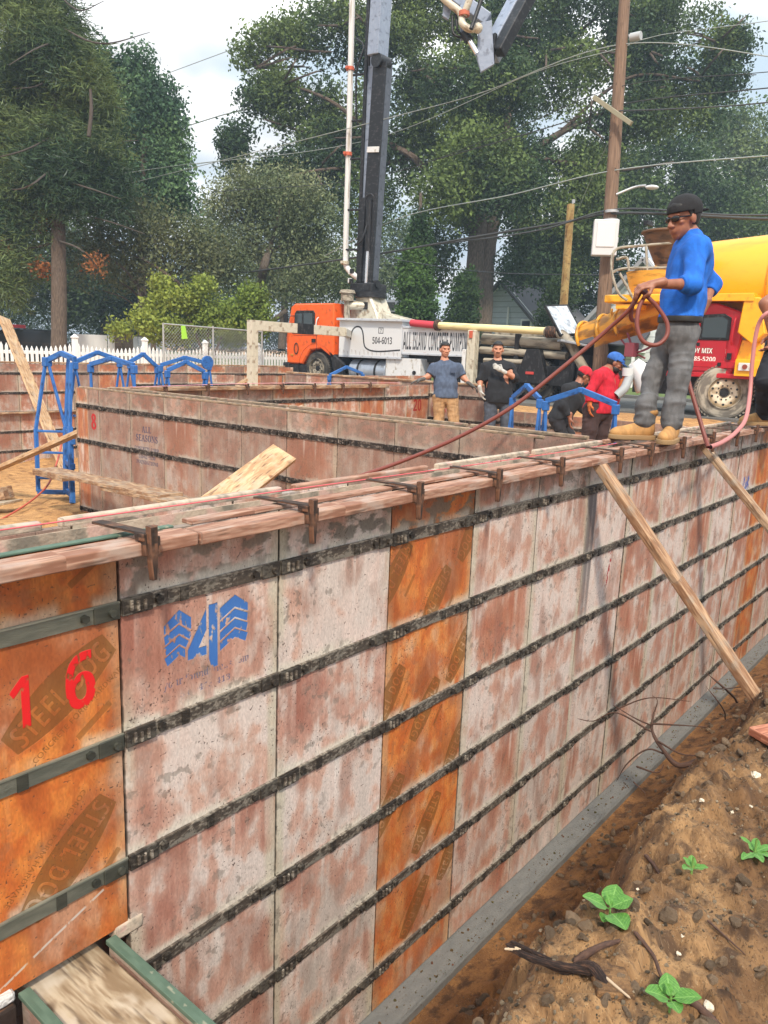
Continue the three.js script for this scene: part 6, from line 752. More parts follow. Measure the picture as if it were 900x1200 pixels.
// J: joints in world space. o: clothing
function person(label, J, o) {
  const cell = o.cell, t = thing('person', label, 'person', [(J.aL.x + J.aR.x) / 2, Math.min(J.aL.y, J.aR.y) - 0.1, (J.aL.z + J.aR.z) / 2]); const s = o.s || 1, sr = o.fat || 1;
  const across = J.sR.clone().sub(J.sL).normalize(), chest = J.sL.clone().lerp(J.sR, 0.5), pel = J.hL.clone().lerp(J.hR, 0.5), waist = chest.clone().lerp(pel, 0.58), bow = o.belly || V(0, 0, 0);
  const off = (p, k) => p.clone().addScaledVector(across, k * s);
  const torso = g => [cap(off(chest, -0.09).add(V(0, -0.05, 0)), off(chest, 0.09).add(V(0, -0.05, 0)), 0.112 * s * sr + g, 0.112 * s * sr + g), cap(off(chest, -0.07).add(V(0, -0.15, 0)).addScaledVector(bow, 0.4), off(chest, 0.07).add(V(0, -0.15, 0)).addScaledVector(bow, 0.4), 0.118 * s * sr + g, 0.118 * s * sr + g), cap(off(waist, -0.065).add(bow), off(waist, 0.065).add(bow), 0.112 * s * sr + g, 0.112 * s * sr + g), cap(off(pel, -0.07), off(pel, 0.07), 0.118 * s * sr + g, 0.118 * s * sr + g), ...[-0.05, 0.05].flatMap(k => [cap(off(chest, k).add(V(0, -0.12, 0)), off(waist, k).add(bow), 0.119 * s * sr + g, 0.119 * s * sr + g), cap(off(waist, k).add(bow), off(pel, k), 0.119 * s * sr + g, 0.122 * s * sr + g)]), cap(J.sL, J.sR, 0.056 * s + g, 0.056 * s + g), cap(J.sL, J.neck, 0.05 * s + g, 0.052 * s + g * 0.3), cap(J.sR, J.neck, 0.05 * s + g, 0.052 * s + g * 0.3), cap(chest.clone().add(V(0, 0.02, 0)), J.neck, 0.085 * s + g, 0.05 * s + g * 0.3)];
  const armP = (S, e, w, g) => [cap(S, e, 0.056 * s + g, 0.045 * s + g), cap(e, w, 0.043 * s + g, 0.029 * s + g)];
  const legP = (h, k, a, g) => [cap(h, k, 0.088 * s + g, 0.06 * s + g), cap(k, a, 0.06 * s + g, 0.044 * s + g)];
  const H = headParts(J.head, o.face, o.up || V(0, 1, 0), s * 1.02 * (o.headS || 1));
  // the continuous figure
  const figure = [...torso(-0.022), ...armP(J.sL, J.eL, J.wL, -0.004), ...armP(J.sR, J.eR, J.wR, -0.004), ...legP(J.hL, J.kL, J.aL, -0.024), ...legP(J.hR, J.kR, J.aR, -0.024), cap(J.neck.clone().add(V(0, -0.04, 0)), J.head.clone().addScaledVector(H.y, -0.06).addScaledVector(H.z, -0.015), 0.056 * s, 0.052 * s)];
  const headG = solid([...H.list, cap(J.neck, J.head.clone().addScaledVector(H.y, -0.05 * s).addScaledVector(H.z, -0.012), 0.052 * s, 0.05 * s)], 0.016 * s, Math.min(cell, 0.006), {});
  const hands = [[J.wL, o.handL, -1], [J.wR, o.handR, 1]].filter(q => q[1]).map(([w, h, sd]) => solid([...handParts(w, h.dir, h.palm, 0.95 * s, h.curl, h.thumb), cap(w.clone().addScaledVector(h.dir.clone().normalize(), -0.06), w.clone().addScaledVector(h.dir.clone().normalize(), 0.02), 0.03 * s, 0.027 * s)], 0.012, Math.min(cell, 0.0055), {}));
  const gl = o.gloves; const pz = g => g.translate(-t.position.x, -t.position.y, -t.position.z);
  const bodyList = [solid(figure, 0.05, cell), headG]; if (!gl) bodyList.push(...hands); const body = obj('body', bodyList.map(g => pz(g)), o.skin, t);
  if (gl) hands.forEach(h => obj('glove', pz(h), gl, body));
  const rdg = (x, y, z) => 1 - Math.abs(2 * n3(x, y, z) - 1); const wr = (amp, fx, fy) => (x, y, z) => amp * 0.9 * (rdg(x * fx * 0.9 + 3, y * fy * 1.25 + (x - z) * fx * 0.7, z * fx * 0.9) - 0.62) + amp * 0.6 * (n3(x * fx + 7, y * fy + (x + z) * fx * 0.6, z * fx) - 0.5) * 2 + amp * 0.6 * (n3(x * fx * 2.4, y * fy * 2.1 - x * 14, z * fx * 2.2) - 0.5);
  // shirt
  const slv = o.sleeve ?? 0.5, cutArm = (S, e, w) => slv <= 1 ? [S.clone().lerp(e, slv), e.clone().sub(S).normalize()] : [e.clone().lerp(w, slv - 1), w.clone().sub(e).normalize()], cs = [cutArm(J.sL, J.eL, J.wL), cutArm(J.sR, J.eR, J.wR)];
  const nearSeg = (p, a, b) => { const d = b.clone().sub(a), q = clamp(p.clone().sub(a).dot(d) / d.lengthSq(), 0, 1); return p.distanceTo(a.clone().addScaledVector(d, q)); };
  const sleeveParts = (S, e, w, i) => slv <= 1 ? [cap(S, cs[i][0], 0.066 * s, 0.062 * s + (o.loose || 0))] : [cap(S, e, 0.066 * s, 0.056 * s), cap(e, cs[i][0], 0.054 * s, 0.05 * s)];
  const hem = o.hem, armCut = (x, y, z) => { let m = -1; for (let i = 0; i < 2; i++) { const [p, n] = cs[i], px = x - p.x, py = y - p.y, pz2 = z - p.z, d = px * n.x + py * n.y + pz2 * n.z; if (Math.hypot(px, py, pz2) < 0.13 * s) m = Math.max(m, d); } return m; };
  const skirt = [cap(off(pel, -0.06).add(V(0, 0.02, 0)), off(pel, 0.06).add(V(0, 0.02, 0)), 0.132 * s * sr, 0.132 * s * sr), cap(off(pel, -0.055).add(V(0, -0.08, 0)), off(pel, 0.055).add(V(0, -0.08, 0)), 0.135 * s * sr, 0.135 * s * sr)];
  const neckCut = (x, y, z) => 0.062 * s - Math.hypot(x - J.neck.x - 0, (y - J.neck.y - 0.045 * s), z - J.neck.z);
  const shirt = obj('shirt', pz(solid([...torso(0.012), ...skirt, ...sleeveParts(J.sL, J.eL, J.wL, 0), ...sleeveParts(J.sR, J.eR, J.wR, 1)], 0.045, cell, { wr: wr(0.011, 9, 6.5), cut: (x, y, z) => Math.max(hem(x, y, z), armCut(x, y, z), y > J.neck.y - 0.06 ? neckCut(x, y, z) : -1) })), o.shirt, body);
  if (o.collar) obj('collar', pz(new THREE.TorusGeometry(0.064 * s, 0.016, 8, 24).rotateX(Math.PI / 2).translate(J.neck.x, J.neck.y + 0.0, J.neck.z)), o.shirt, shirt);
  // trousers
  const lw = o.legWide || 0.012; const tr = [...[-1, 1].map(q => cap(off(pel, -0.07), off(pel, 0.07), 0.126 * s * sr, 0.126 * s * sr)).slice(0, 1), ...legP(J.hL, J.kL, J.aL, lw), ...legP(J.hR, J.kR, J.aR, lw), cap(J.aL.clone().add(V(0, 0.12, 0)), J.aL, 0.06 * s + lw, 0.062 * s + lw), cap(J.aR.clone().add(V(0, 0.12, 0)), J.aR, 0.06 * s + lw, 0.062 * s + lw)];
  obj('trousers', pz(solid(tr, 0.03, cell, { wr: wr(0.013, 9, 17), cut: (x, y, z) => Math.max(y - (pel.y + 0.1), Math.min(J.aL.y, J.aR.y) - 0.05 - y) })), o.trousers, body);
  if (o.belt) { const bp = pel.clone().add(V(0, 0.078, 0)); obj('belt', pz(solid([cap(off(bp, -0.07), off(bp, 0.07), 0.139 * s * sr, 0.139 * s * sr)], 0.02, cell * 0.7, { cut: (x, y, z) => Math.abs(y - bp.y) - 0.019 })), M_HAIR, body); }
  if (o.feet !== false) for (const [a, d, gy] of [[J.aL, o.toeL, o.groundL], [J.aR, o.toeR, o.groundR]]) { const b = bootGeo(a, d, Math.min(cell, 0.009), gy, s * (o.bootS || 1)); const B = obj('boot', pz(b.boot), o.boot || M_BOOT, body); obj('sole', pz(b.sole), M_SOLE, B); if (!o.boot) obj('laces', b.laces.map(q => pz(q)), M_SOLE, B); }
  // head details
  const hp = (g) => pz(g);
  for (const q of [-1, 1]) if (!o.glasses) obj('eye', hp(new THREE.SphereGeometry(0.0095 * s, 10, 8).scale(1.3, 0.7, 1).applyMatrix4(new THREE.Matrix4().makeBasis(H.x, H.y, H.z)).translate(...H.P(q * 0.031, 0.012, 0.077).toArray())), M_EYE, body);
  if (o.glasses) { const l = []; for (const q of [-1, 1]) l.push(new THREE.SphereGeometry(0.03, 16, 10).scale(1.05, 0.68, 0.35).applyMatrix4(new THREE.Matrix4().makeBasis(H.x.clone().addScaledVector(H.z, -0.25 * q).normalize(), H.y, H.z)).translate(...H.P(q * 0.034, 0.01, 0.09).toArray()), rod(H.P(q * 0.06, 0.016, 0.08), H.P(q * 0.082, 0.012, -0.01), 0.005, 0.005, 6)); l.push(rod(H.P(-0.02, 0.016, 0.1), H.P(0.02, 0.016, 0.1), 0.005, 0.005, 6)); obj('sunglasses', l.map(hp), mat({ color: [0.01, 0.01, 0.012], roughness: 0.12 }), body); }
  const hs = H.s, cut = (fn) => (x, y, z) => { const p = V(x, y, z).sub(J.head); return fn(p.dot(H.x) / hs, p.dot(H.y) / hs, p.dot(H.z) / hs) * hs; };
  const hairR = [0.083, 0.1, 0.102];
  obj('hair', hp(solid([H.E(H.P(0, 0.032, -0.014), hairR), H.E(H.P(0, 0.07, 0.04), [0.068, 0.044, 0.055])], 0.02, Math.min(cell, 0.007), { wr: (x, y, z) => 0.004 * (n3(x * 60, y * 60, z * 60) - 0.5), cut: cut((a, b, c) => Math.max(lerp(-0.04, 0.072, ss(-0.02, 0.045, c)) - b, c - 0.1)) })), M_HAIR, body);
  if (o.stache) obj('moustache', hp(solid([H.E(H.P(0, -0.044, 0.097), [0.03, 0.008, 0.011])], 0.01, 0.004, {})), M_HAIR, body);
  if (o.beard) obj('beard', hp(solid([H.E(H.P(0, -0.06, 0.03), [0.064, 0.055, 0.068]), H.E(H.P(0, -0.045, 0.097), [0.03, 0.008, 0.011])], 0.01, 0.006, { cut: cut((a, b, c) => Math.max(b + 0.035 + (c > 0.07 && Math.abs(a) < 0.03 && b > -0.075 && b < -0.05 ? 0.02 : 0), -c - 0.0)) })), M_HAIR, body);
  if (o.cap) { const cm = o.cap.m, dome = solid([H.E(H.P(0, 0.048, -0.012), [0.093, 0.088 * (o.cap.tall || 1), 0.112])], 0.02, Math.min(cell, 0.008), { wr: (x, y, z) => 0.005 * (n3(x * 18, y * 22, z * 18) - 0.5), cut: cut((a, b, c) => 0.03 + (c > 0 ? 0.012 : -0.012 * (o.cap.low || 1)) - b) }); const C = obj('cap', hp(dome), cm, body); const bk = o.cap.back ? -1 : 1; obj('brim', hp(solid([H.E(H.P(0, 0.036, bk * 0.115), [0.076, 0.012, 0.075])], 0.01, Math.min(cell, 0.006), { cut: cut((a, b, c) => Math.max(Math.abs(b - 0.036 + 0.25 * Math.max(0, bk * c - 0.1)) - 0.007, 0.06 - bk * c)) })), cm, C); }
  return { t, body, H };
}
{ // man in blue, standing on the wall, seen from behind his left side
  const q = (x, y, d) => at(x, y, d); const TL = -AX.r.x, left = V(-AX.r.x, 0, -AX.r.z).normalize(), away = V(AX.f.x, 0, AX.f.z).normalize();
  const J = { head: q(801, 257, 5.17), neck: q(809, 277, 5.2), sL: q(818, 292, 5.04), sR: q(804, 291, 5.36), eL: q(811, 333, 4.92), wL: q(766, 333, 4.83), eR: q(834, 334, 5.42), wR: q(824, 362, 5.3), hL: q(802, 390, 5.12), hR: q(788, 388, 5.26), kL: q(795, 443, 5.1), kR: q(765, 441, 5.28), aL: q(787, 495, 5.14), aR: q(755, 492, 5.24) };
  const { body } = person('man in a bright blue shirt and black cap standing on the wall with a hose', J, { cell: 0.0095, s: 1, fat: 0.92, face: left.clone().multiplyScalar(0.92).addScaledVector(away, -0.36).add(V(0, -0.22, 0)), skin: SK, shirt: cloth([18, 84, 178], [28, 106, 206]), trousers: cloth([70, 70, 72], [104, 104, 106]), sleeve: 1.3, hem: (x, y, z) => J.hL.y + 0.098 - y + (n3(x * 9, 1, z * 9) - 0.5) * 0.02, legWide: 0.006, belt: true, glasses: true, collar: true, cap: { m: cloth([18, 18, 21], [30, 30, 34]), tall: 1.1, back: true },
    handL: { dir: left.clone().add(V(0, -0.25, 0)), palm: V(0, -1, 0).addScaledVector(away, 0.5), curl: 1.0, thumb: 1 }, handR: { dir: V(0, -1, 0).addScaledVector(left, 0.4), palm: left, curl: 0.5, thumb: 1 }, toeL: left.clone().multiplyScalar(0.45).addScaledVector(away, -0.8), toeR: left.clone().addScaledVector(away, -0.1), groundL: 0.018, groundR: 0.018, bootS: 1.1, belly: left.clone().multiplyScalar(0.008), headS: 1.08 });
}
{ // man in grey shirt leaning back on the corner
  const d = 12.5, q = (x, y, dd = 0) => at(x, y, d + dd), toward = V(-AX.f.x, 0, -AX.f.z).normalize(), right = V(AX.r.x, 0, AX.r.z).normalize();
  const J = { head: q(521.5, 410), neck: q(521, 424, 0.04), sR: q(508, 431.5, 0.03), sL: q(537, 431.5, 0.03), eR: q(502, 441, 0.02), wR: q(492.5, 445, -0.05), eL: q(543.5, 443, 0.02), wL: q(552, 451, -0.08), hR: q(515, 466), hL: q(529, 466), kR: q(514.5, 494), kL: q(532, 495, -0.06), aR: q(515, 520), aL: q(534, 521) };
  const { body, t } = person('man in a grey blue tee shirt and tan trousers leaning on the wall', J, { cell: 0.016, s: 1.0, face: toward.clone().addScaledVector(right, 0.28), skin: SKL, shirt: cloth([62, 74, 96], [80, 92, 114]), trousers: cloth([148, 112, 76], [176, 138, 98]), sleeve: 0.78, loose: 0.012, hem: (x, y, z) => J.hR.y + 0.0 - y, gloves: cloth([60, 58, 58], [96, 94, 92]), handR: { dir: V(0, -0.3, 0).addScaledVector(right, -1), palm: V(0, -1, 0), curl: 0.25, thumb: 1 }, handL: { dir: V(0, -0.6, 0).addScaledVector(right, 1), palm: V(0, -1, 0), curl: 0.4, thumb: 1 }, toeL: toward, toeR: toward, groundL: J.aL.y - 0.1, groundR: J.aR.y - 0.1, legWide: 0.022 });
  const e = q(531, 434, -0.135); obj('shirt_print', bx(0.085, 0.075, 0.012).applyQuaternion(new THREE.Quaternion().setFromUnitVectors(V(0, 0, 1), toward)).translate(e.x - t.position.x, e.y - t.position.y, e.z - t.position.z), mat({ map: canvasTex(64, 64, (g) => { g.fillStyle = '#47546c'; g.fillRect(0, 0, 64, 64); g.fillStyle = '#d8dce4'; g.beginPath(); g.moveTo(6, 24); g.lineTo(30, 8); g.lineTo(58, 22); g.lineTo(40, 26); g.lineTo(44, 56); g.lineTo(28, 52); g.lineTo(26, 28); g.closePath(); g.fill(); }) }), body);
}
{ // man in black, hand at his collar
  const d = 11.9, q = (x, y, dd = 0) => at(x, y, d + dd), toward = V(-AX.f.x, 0, -AX.f.z).normalize(), right = V(AX.r.x, 0, AX.r.z).normalize();
  const J = { head: q(583.5, 410), neck: q(583, 424, 0.03), sR: q(569, 431, 0.02), sL: q(598, 431, 0.02), eR: q(562.5, 446, 0), wR: q(563, 458, -0.08), eL: q(603, 443, -0.08), wL: q(588, 434, -0.27), hR: q(576, 467), hL: q(592, 467), kR: q(574, 495), kL: q(593, 495), aR: q(572, 522), aL: q(594, 522) };
  person('man in a black shirt and dark jeans with one gloved hand at his collar', J, { cell: 0.016, s: 1.03, fat: 1.08, face: toward.clone().addScaledVector(right, -0.1), skin: SKL, shirt: cloth([16, 17, 21], [30, 31, 36]), trousers: cloth([40, 44, 54], [74, 80, 92]), sleeve: 1.15, hem: (x, y, z) => J.hR.y - 0.06 - y, gloves: M_GLOVE, stache: true, handR: { dir: V(0, -1, 0).addScaledVector(right, 0.3), palm: right, curl: 0.5, thumb: 1 }, handL: { dir: V(0, 0.55, 0).addScaledVector(right, -1), palm: toward.clone().multiplyScalar(-1), curl: 0.55, thumb: -1 }, toeL: toward, toeR: toward, groundL: J.aL.y - 0.1, groundR: J.aR.y - 0.1, legWide: 0.024 });
}
{ // man in red, bending over the funnel
  const d = 9.7, q = (x, y, dd = 0) => at(x, y, d + dd), right = V(AX.r.x, 0, AX.r.z).normalize(), toward = V(-AX.f.x, 0, -AX.f.z).normalize();
  const J = { head: q(720.5, 426), neck: q(711, 434), sR: q(701, 441, -0.16), sL: q(718, 443, 0.16), eR: q(691, 459, -0.22), wR: q(691, 473, -0.22), eL: q(727, 455, 0.1), wL: q(729, 448, -0.06), hR: q(694, 481, -0.08), hL: q(708, 482, 0.08), kR: q(691, 505, -0.1), kL: q(704, 508, 0.06), aR: q(687, 533, -0.08), aL: q(700, 535, 0.08) };
  person('man in a red long sleeved shirt and blue cap bending over a white funnel', J, { cell: 0.014, s: 1.0, fat: 1.12, face: right.clone().addScaledVector(toward, 0.25).add(V(0, -0.5, 0)), up: V(0, 1, 0).addScaledVector(right, 0.3), skin: SK, shirt: cloth([168, 14, 34], [194, 24, 46]), trousers: cloth([44, 30, 30], [64, 44, 42]), sleeve: 1.85, hem: (x, y, z) => J.hR.y - 0.03 - y, gloves: M_BROWNGLOVE, beard: true, cap: { m: cloth([36, 84, 160], [56, 106, 184]) }, handR: { dir: V(0, -1, 0), palm: right, curl: 0.5, thumb: 1 }, handL: { dir: V(0, 0.8, 0).addScaledVector(right, 0.2), palm: right, curl: 0.7, thumb: 1 }, toeL: right, toeR: right, groundL: J.aL.y - 0.1, groundR: J.aR.y - 0.1, legWide: 0.03, belly: right.clone().multiplyScalar(0.05) });
  const t = thing('funnel', 'white plastic funnel on a grey elbow held by the man in red', 'funnel', q(750, 438, -0.1).toArray()); const dir = q(741, 430, -0.1).sub(q(764, 445, -0.1)).normalize().multiplyScalar(-1), c = q(752, 437, -0.1);
  part(t, 'cone', [new THREE.LatheGeometry([[0.1, -0.2], [0.13, -0.12], [0.26, 0.16], [0.265, 0.2], [0.24, 0.2], [0.1, -0.1]].map(p => new THREE.Vector2(p[0] * 0.72, p[1] * 0.85)), 32).applyQuaternion(new THREE.Quaternion().setFromUnitVectors(V(0, 1, 0), dir.clone().add(V(0, -0.5, 0)).normalize())).translate(c.x, c.y, c.z)], mat({ color: [0.72, 0.73, 0.74], roughness: 0.5, side: THREE.DoubleSide })); part(t, 'elbow', [tube([q(738, 440, -0.1), q(735, 448, -0.12), q(731, 456, -0.14), q(722, 464, -0.14)], 0.055, 20, 12)], mat({ color: [0.34, 0.36, 0.37], roughness: 0.6 })); part(t, 'cuff', [cyl(0.07, 0.1, ...q(736, 436, -0.1).toArray())], mat({ color: [0.6, 0.62, 0.62] }), t);
  // helper behind him, mostly hidden
  const e = 11.2, k = (x, y, dd = 0) => at(x, y, e + dd); const K = { head: k(684, 441), neck: k(678, 451), sR: k(664, 456, -0.15), sL: k(678, 459, 0.15), eR: k(660, 476, -0.2), wR: k(668, 490, -0.2), eL: k(682, 478, 0.1), wL: k(690, 488, 0.1), hR: k(652, 492, -0.08), hL: k(660, 492, 0.08), kR: k(660, 512, -0.08), kL: k(668, 512, 0.08), aR: k(655, 536, -0.08), aL: k(664, 536, 0.08) };
  person('stooping helper in a red cap and dark clothes behind the man in red', K, { cell: 0.018, s: 1, face: right.clone().add(V(0, -0.7, 0)), up: V(0, 1, 0).addScaledVector(right, 0.7), skin: SK, shirt: cloth([20, 21, 25], [34, 35, 40]), trousers: cloth([28, 28, 32], [44, 44, 50]), sleeve: 1.8, hem: (x, y, z) => K.hR.y - y, cap: { m: cloth([178, 24, 40], [200, 36, 52]), tall: 1.1 }, handR: { dir: V(0, -1, 0), palm: right, curl: 0.5, thumb: 1 }, handL: { dir: V(0, -1, 0), palm: right, curl: 0.5, thumb: 1 }, toeL: right, toeR: right, groundL: K.aL.y - 0.1, groundR: K.aR.y - 0.1 });
}
{ // man cut by the right edge, on the wall farther along
  const d = 6.6, q = (x, y, dd = 0) => at(x, y, d + dd), left = V(-AX.r.x, 0, -AX.r.z).normalize(), toward = V(-AX.f.x, 0, -AX.f.z).normalize();
  const J = { head: q(955, 285), neck: q(950, 310), sL: q(934, 322, -0.1), sR: q(965, 322, 0.2), eL: q(897, 356, -0.1), wL: q(904, 392, -0.12), eR: q(985, 365, 0.2), wR: q(960, 400, 0.1), hL: q(914, 408, -0.06), hR: q(932, 408, 0.1), kL: q(898, 446, -0.08), kR: q(926, 452, 0.12), aL: q(897, 478, 0.3), aR: q(926, 478, 0.4) };
  const gy = 0.02; J.aL.y = gy + 0.1; J.aR.y = gy + 0.1;
  person('man at the right edge with a bare arm, dark trousers and a tan boot', J, { cell: 0.014, s: 1.05, face: left, skin: SK, shirt: cloth([40, 42, 48], [58, 60, 66]), trousers: cloth([24, 26, 32], [40, 42, 50]), sleeve: 0.45, hem: (x, y, z) => J.hL.y - y, handL: { dir: V(0, -1, 0), palm: left, curl: 0.9, thumb: 1 }, handR: { dir: V(0, -1, 0), palm: left, curl: 0.5, thumb: 1 }, toeL: left.clone().addScaledVector(toward, 0.2), toeR: left, groundL: gy, groundR: gy, legWide: 0.02, bootS: 1.1 });
}
// ---------- the dirt bank: clods, pebbles, roots, sticks, seedlings ----------
const bankAt = (x, y) => { // where the sight line through a pixel of the photograph meets the bank
  const d = at(x, y, 1).sub(EYE); let t = 0.5; for (; t < 14; t += 0.004) { const p = EYE.clone().addScaledVector(d, t); if (p.z > 0.07 && p.y < bankH(p.x, p.z)) return p; } return EYE.clone().addScaledVector(d, 3);
};
{
  const r = rng(91), rock = (seed, det = 2) => { const g = new THREE.IcosahedronGeometry(1, det), p = g.attributes.position; for (let i = 0; i < p.count; i++) { const v = V(p.getX(i), p.getY(i), p.getZ(i)), k = 0.42 + 1.05 * n3(v.x * 1.5 + seed, v.y * 1.5, v.z * 1.5 + seed) + 0.14 * n3(v.x * 5, v.y * 5 + seed, v.z * 5); p.setXYZ(i, v.x * k, v.y * k * 0.72, v.z * k); } g.computeVertexNormals(); return g; };
  const scatter = (name, label, cat, n, lo, hi, pw, colf, m, seed, keep) => { const im = new THREE.InstancedMesh(rock(seed, 1), m, n), M4 = new THREE.Matrix4(), q = new THREE.Quaternion(), e = new THREE.Euler(); let i = 0, tries = 0; while (i < n && tries++ < n * 30) { const x = -0.4 + Math.pow(r(), 1.3) * 8, z = 0.16 + r() * 2.2; if (!keep(x, z)) continue; const s = lo + (hi - lo) * Math.pow(r(), pw); e.set(r() * 6, r() * 6, r() * 6); M4.compose(V(x, bankH(x, z) + s * 0.15, z), q.setFromEuler(e), V(s * (0.8 + r() * 0.5), s * (0.7 + r() * 0.4), s)); im.setMatrixAt(i, M4); im.setColorAt(i, new THREE.Color().setRGB(...colf(r))); i++; } im.count = i; im.name = name; shade(im); im.userData = { label, category: cat, kind: 'stuff' }; scene.add(im); };
  const earth = mat({ roughness: 1, bumpMap: GRAIN, bumpScale: 0.01 });
  scatter('dirt_clods', 'loose brown clods of earth scattered over the dirt bank', 'dirt', 14000, 0.002, 0.026, 13, r => { const k = 0.55 + r() * 0.7; return [0.25 * k, 0.17 * k, 0.105 * k]; }, earth, 3, (x, z) => fbm(x * 3 + 4, z * 3, 3) > 0.46);
  scatter('sand_grit', 'pale grit and small pebbles scattered over the dirt bank', 'gravel', 18000, 0.0015, 0.0075, 3.2, r => { const k = r() < 0.3 ? 0.15 + r() * 0.15 : 0.5 + r() * 0.7; return [0.52 * k, 0.4 * k, 0.27 * k]; }, earth, 8, (x, z) => z > 0.45 && fbm(x * 2 + 9, z * 2 + 2, 3) > 0.42);
  { const im = new THREE.InstancedMesh(rock(5, 1), earth, 900), M4 = new THREE.Matrix4(), q = new THREE.Quaternion(); for (let i = 0; i < 900; i++) { const s = 0.0015 + 0.006 * Math.pow(r(), 4); M4.compose(V(0.2 + r() * 8, -2.449 + s * 0.3, 0.015 + Math.pow(r(), 0.7) * 0.105), q.setFromEuler(new THREE.Euler(r() * 6, r() * 6, r() * 6)), V(s, s * 0.7, s)); im.setMatrixAt(i, M4); im.setColorAt(i, new THREE.Color().setRGB(0.12 + r() * 0.12, 0.08 + r() * 0.07, 0.045)); } im.name = 'dirt_crumbs'; shade(im); im.userData = { label: 'small crumbs of dirt lying on the grey footing', category: 'dirt', kind: 'stuff' }; scene.add(im); }
  const stoneM = mat({ map: dataTex(64, 64, (x, y) => mix3([186, 172, 150], [222, 212, 194], fbm(x / 9, y / 9, 3))), roughness: 0.85 }); const pos = [[822, 938, 0.009, 'white pebble below the twigs'], [858, 952, 0.007, 'white pebble right of the twigs'], [800, 1097, 0.006, 'white pebble left of the small seedling'], [795, 1118, 0.007, 'oval white pebble above the leafy log'], [806, 1160, 0.006, 'pale pebble beside the lower seedling'], [830, 1180, 0.014, 'brownish stone at the lower right by the lower seedling'], [885, 908, 0.017, 'grey stone in the dark soil near the board end'], [880, 945, 0.006, 'white pebble near the right edge'], [748, 1042, 0.006, 'white pebble above the large seedling']];
  for (const [x, y, s, l] of pos) { const p = bankAt(x, y), o = obj('stone', [rock(x).scale(s, s, s)], stoneM); o.position.copy(p); tag(o, l, 'stone'); }
}
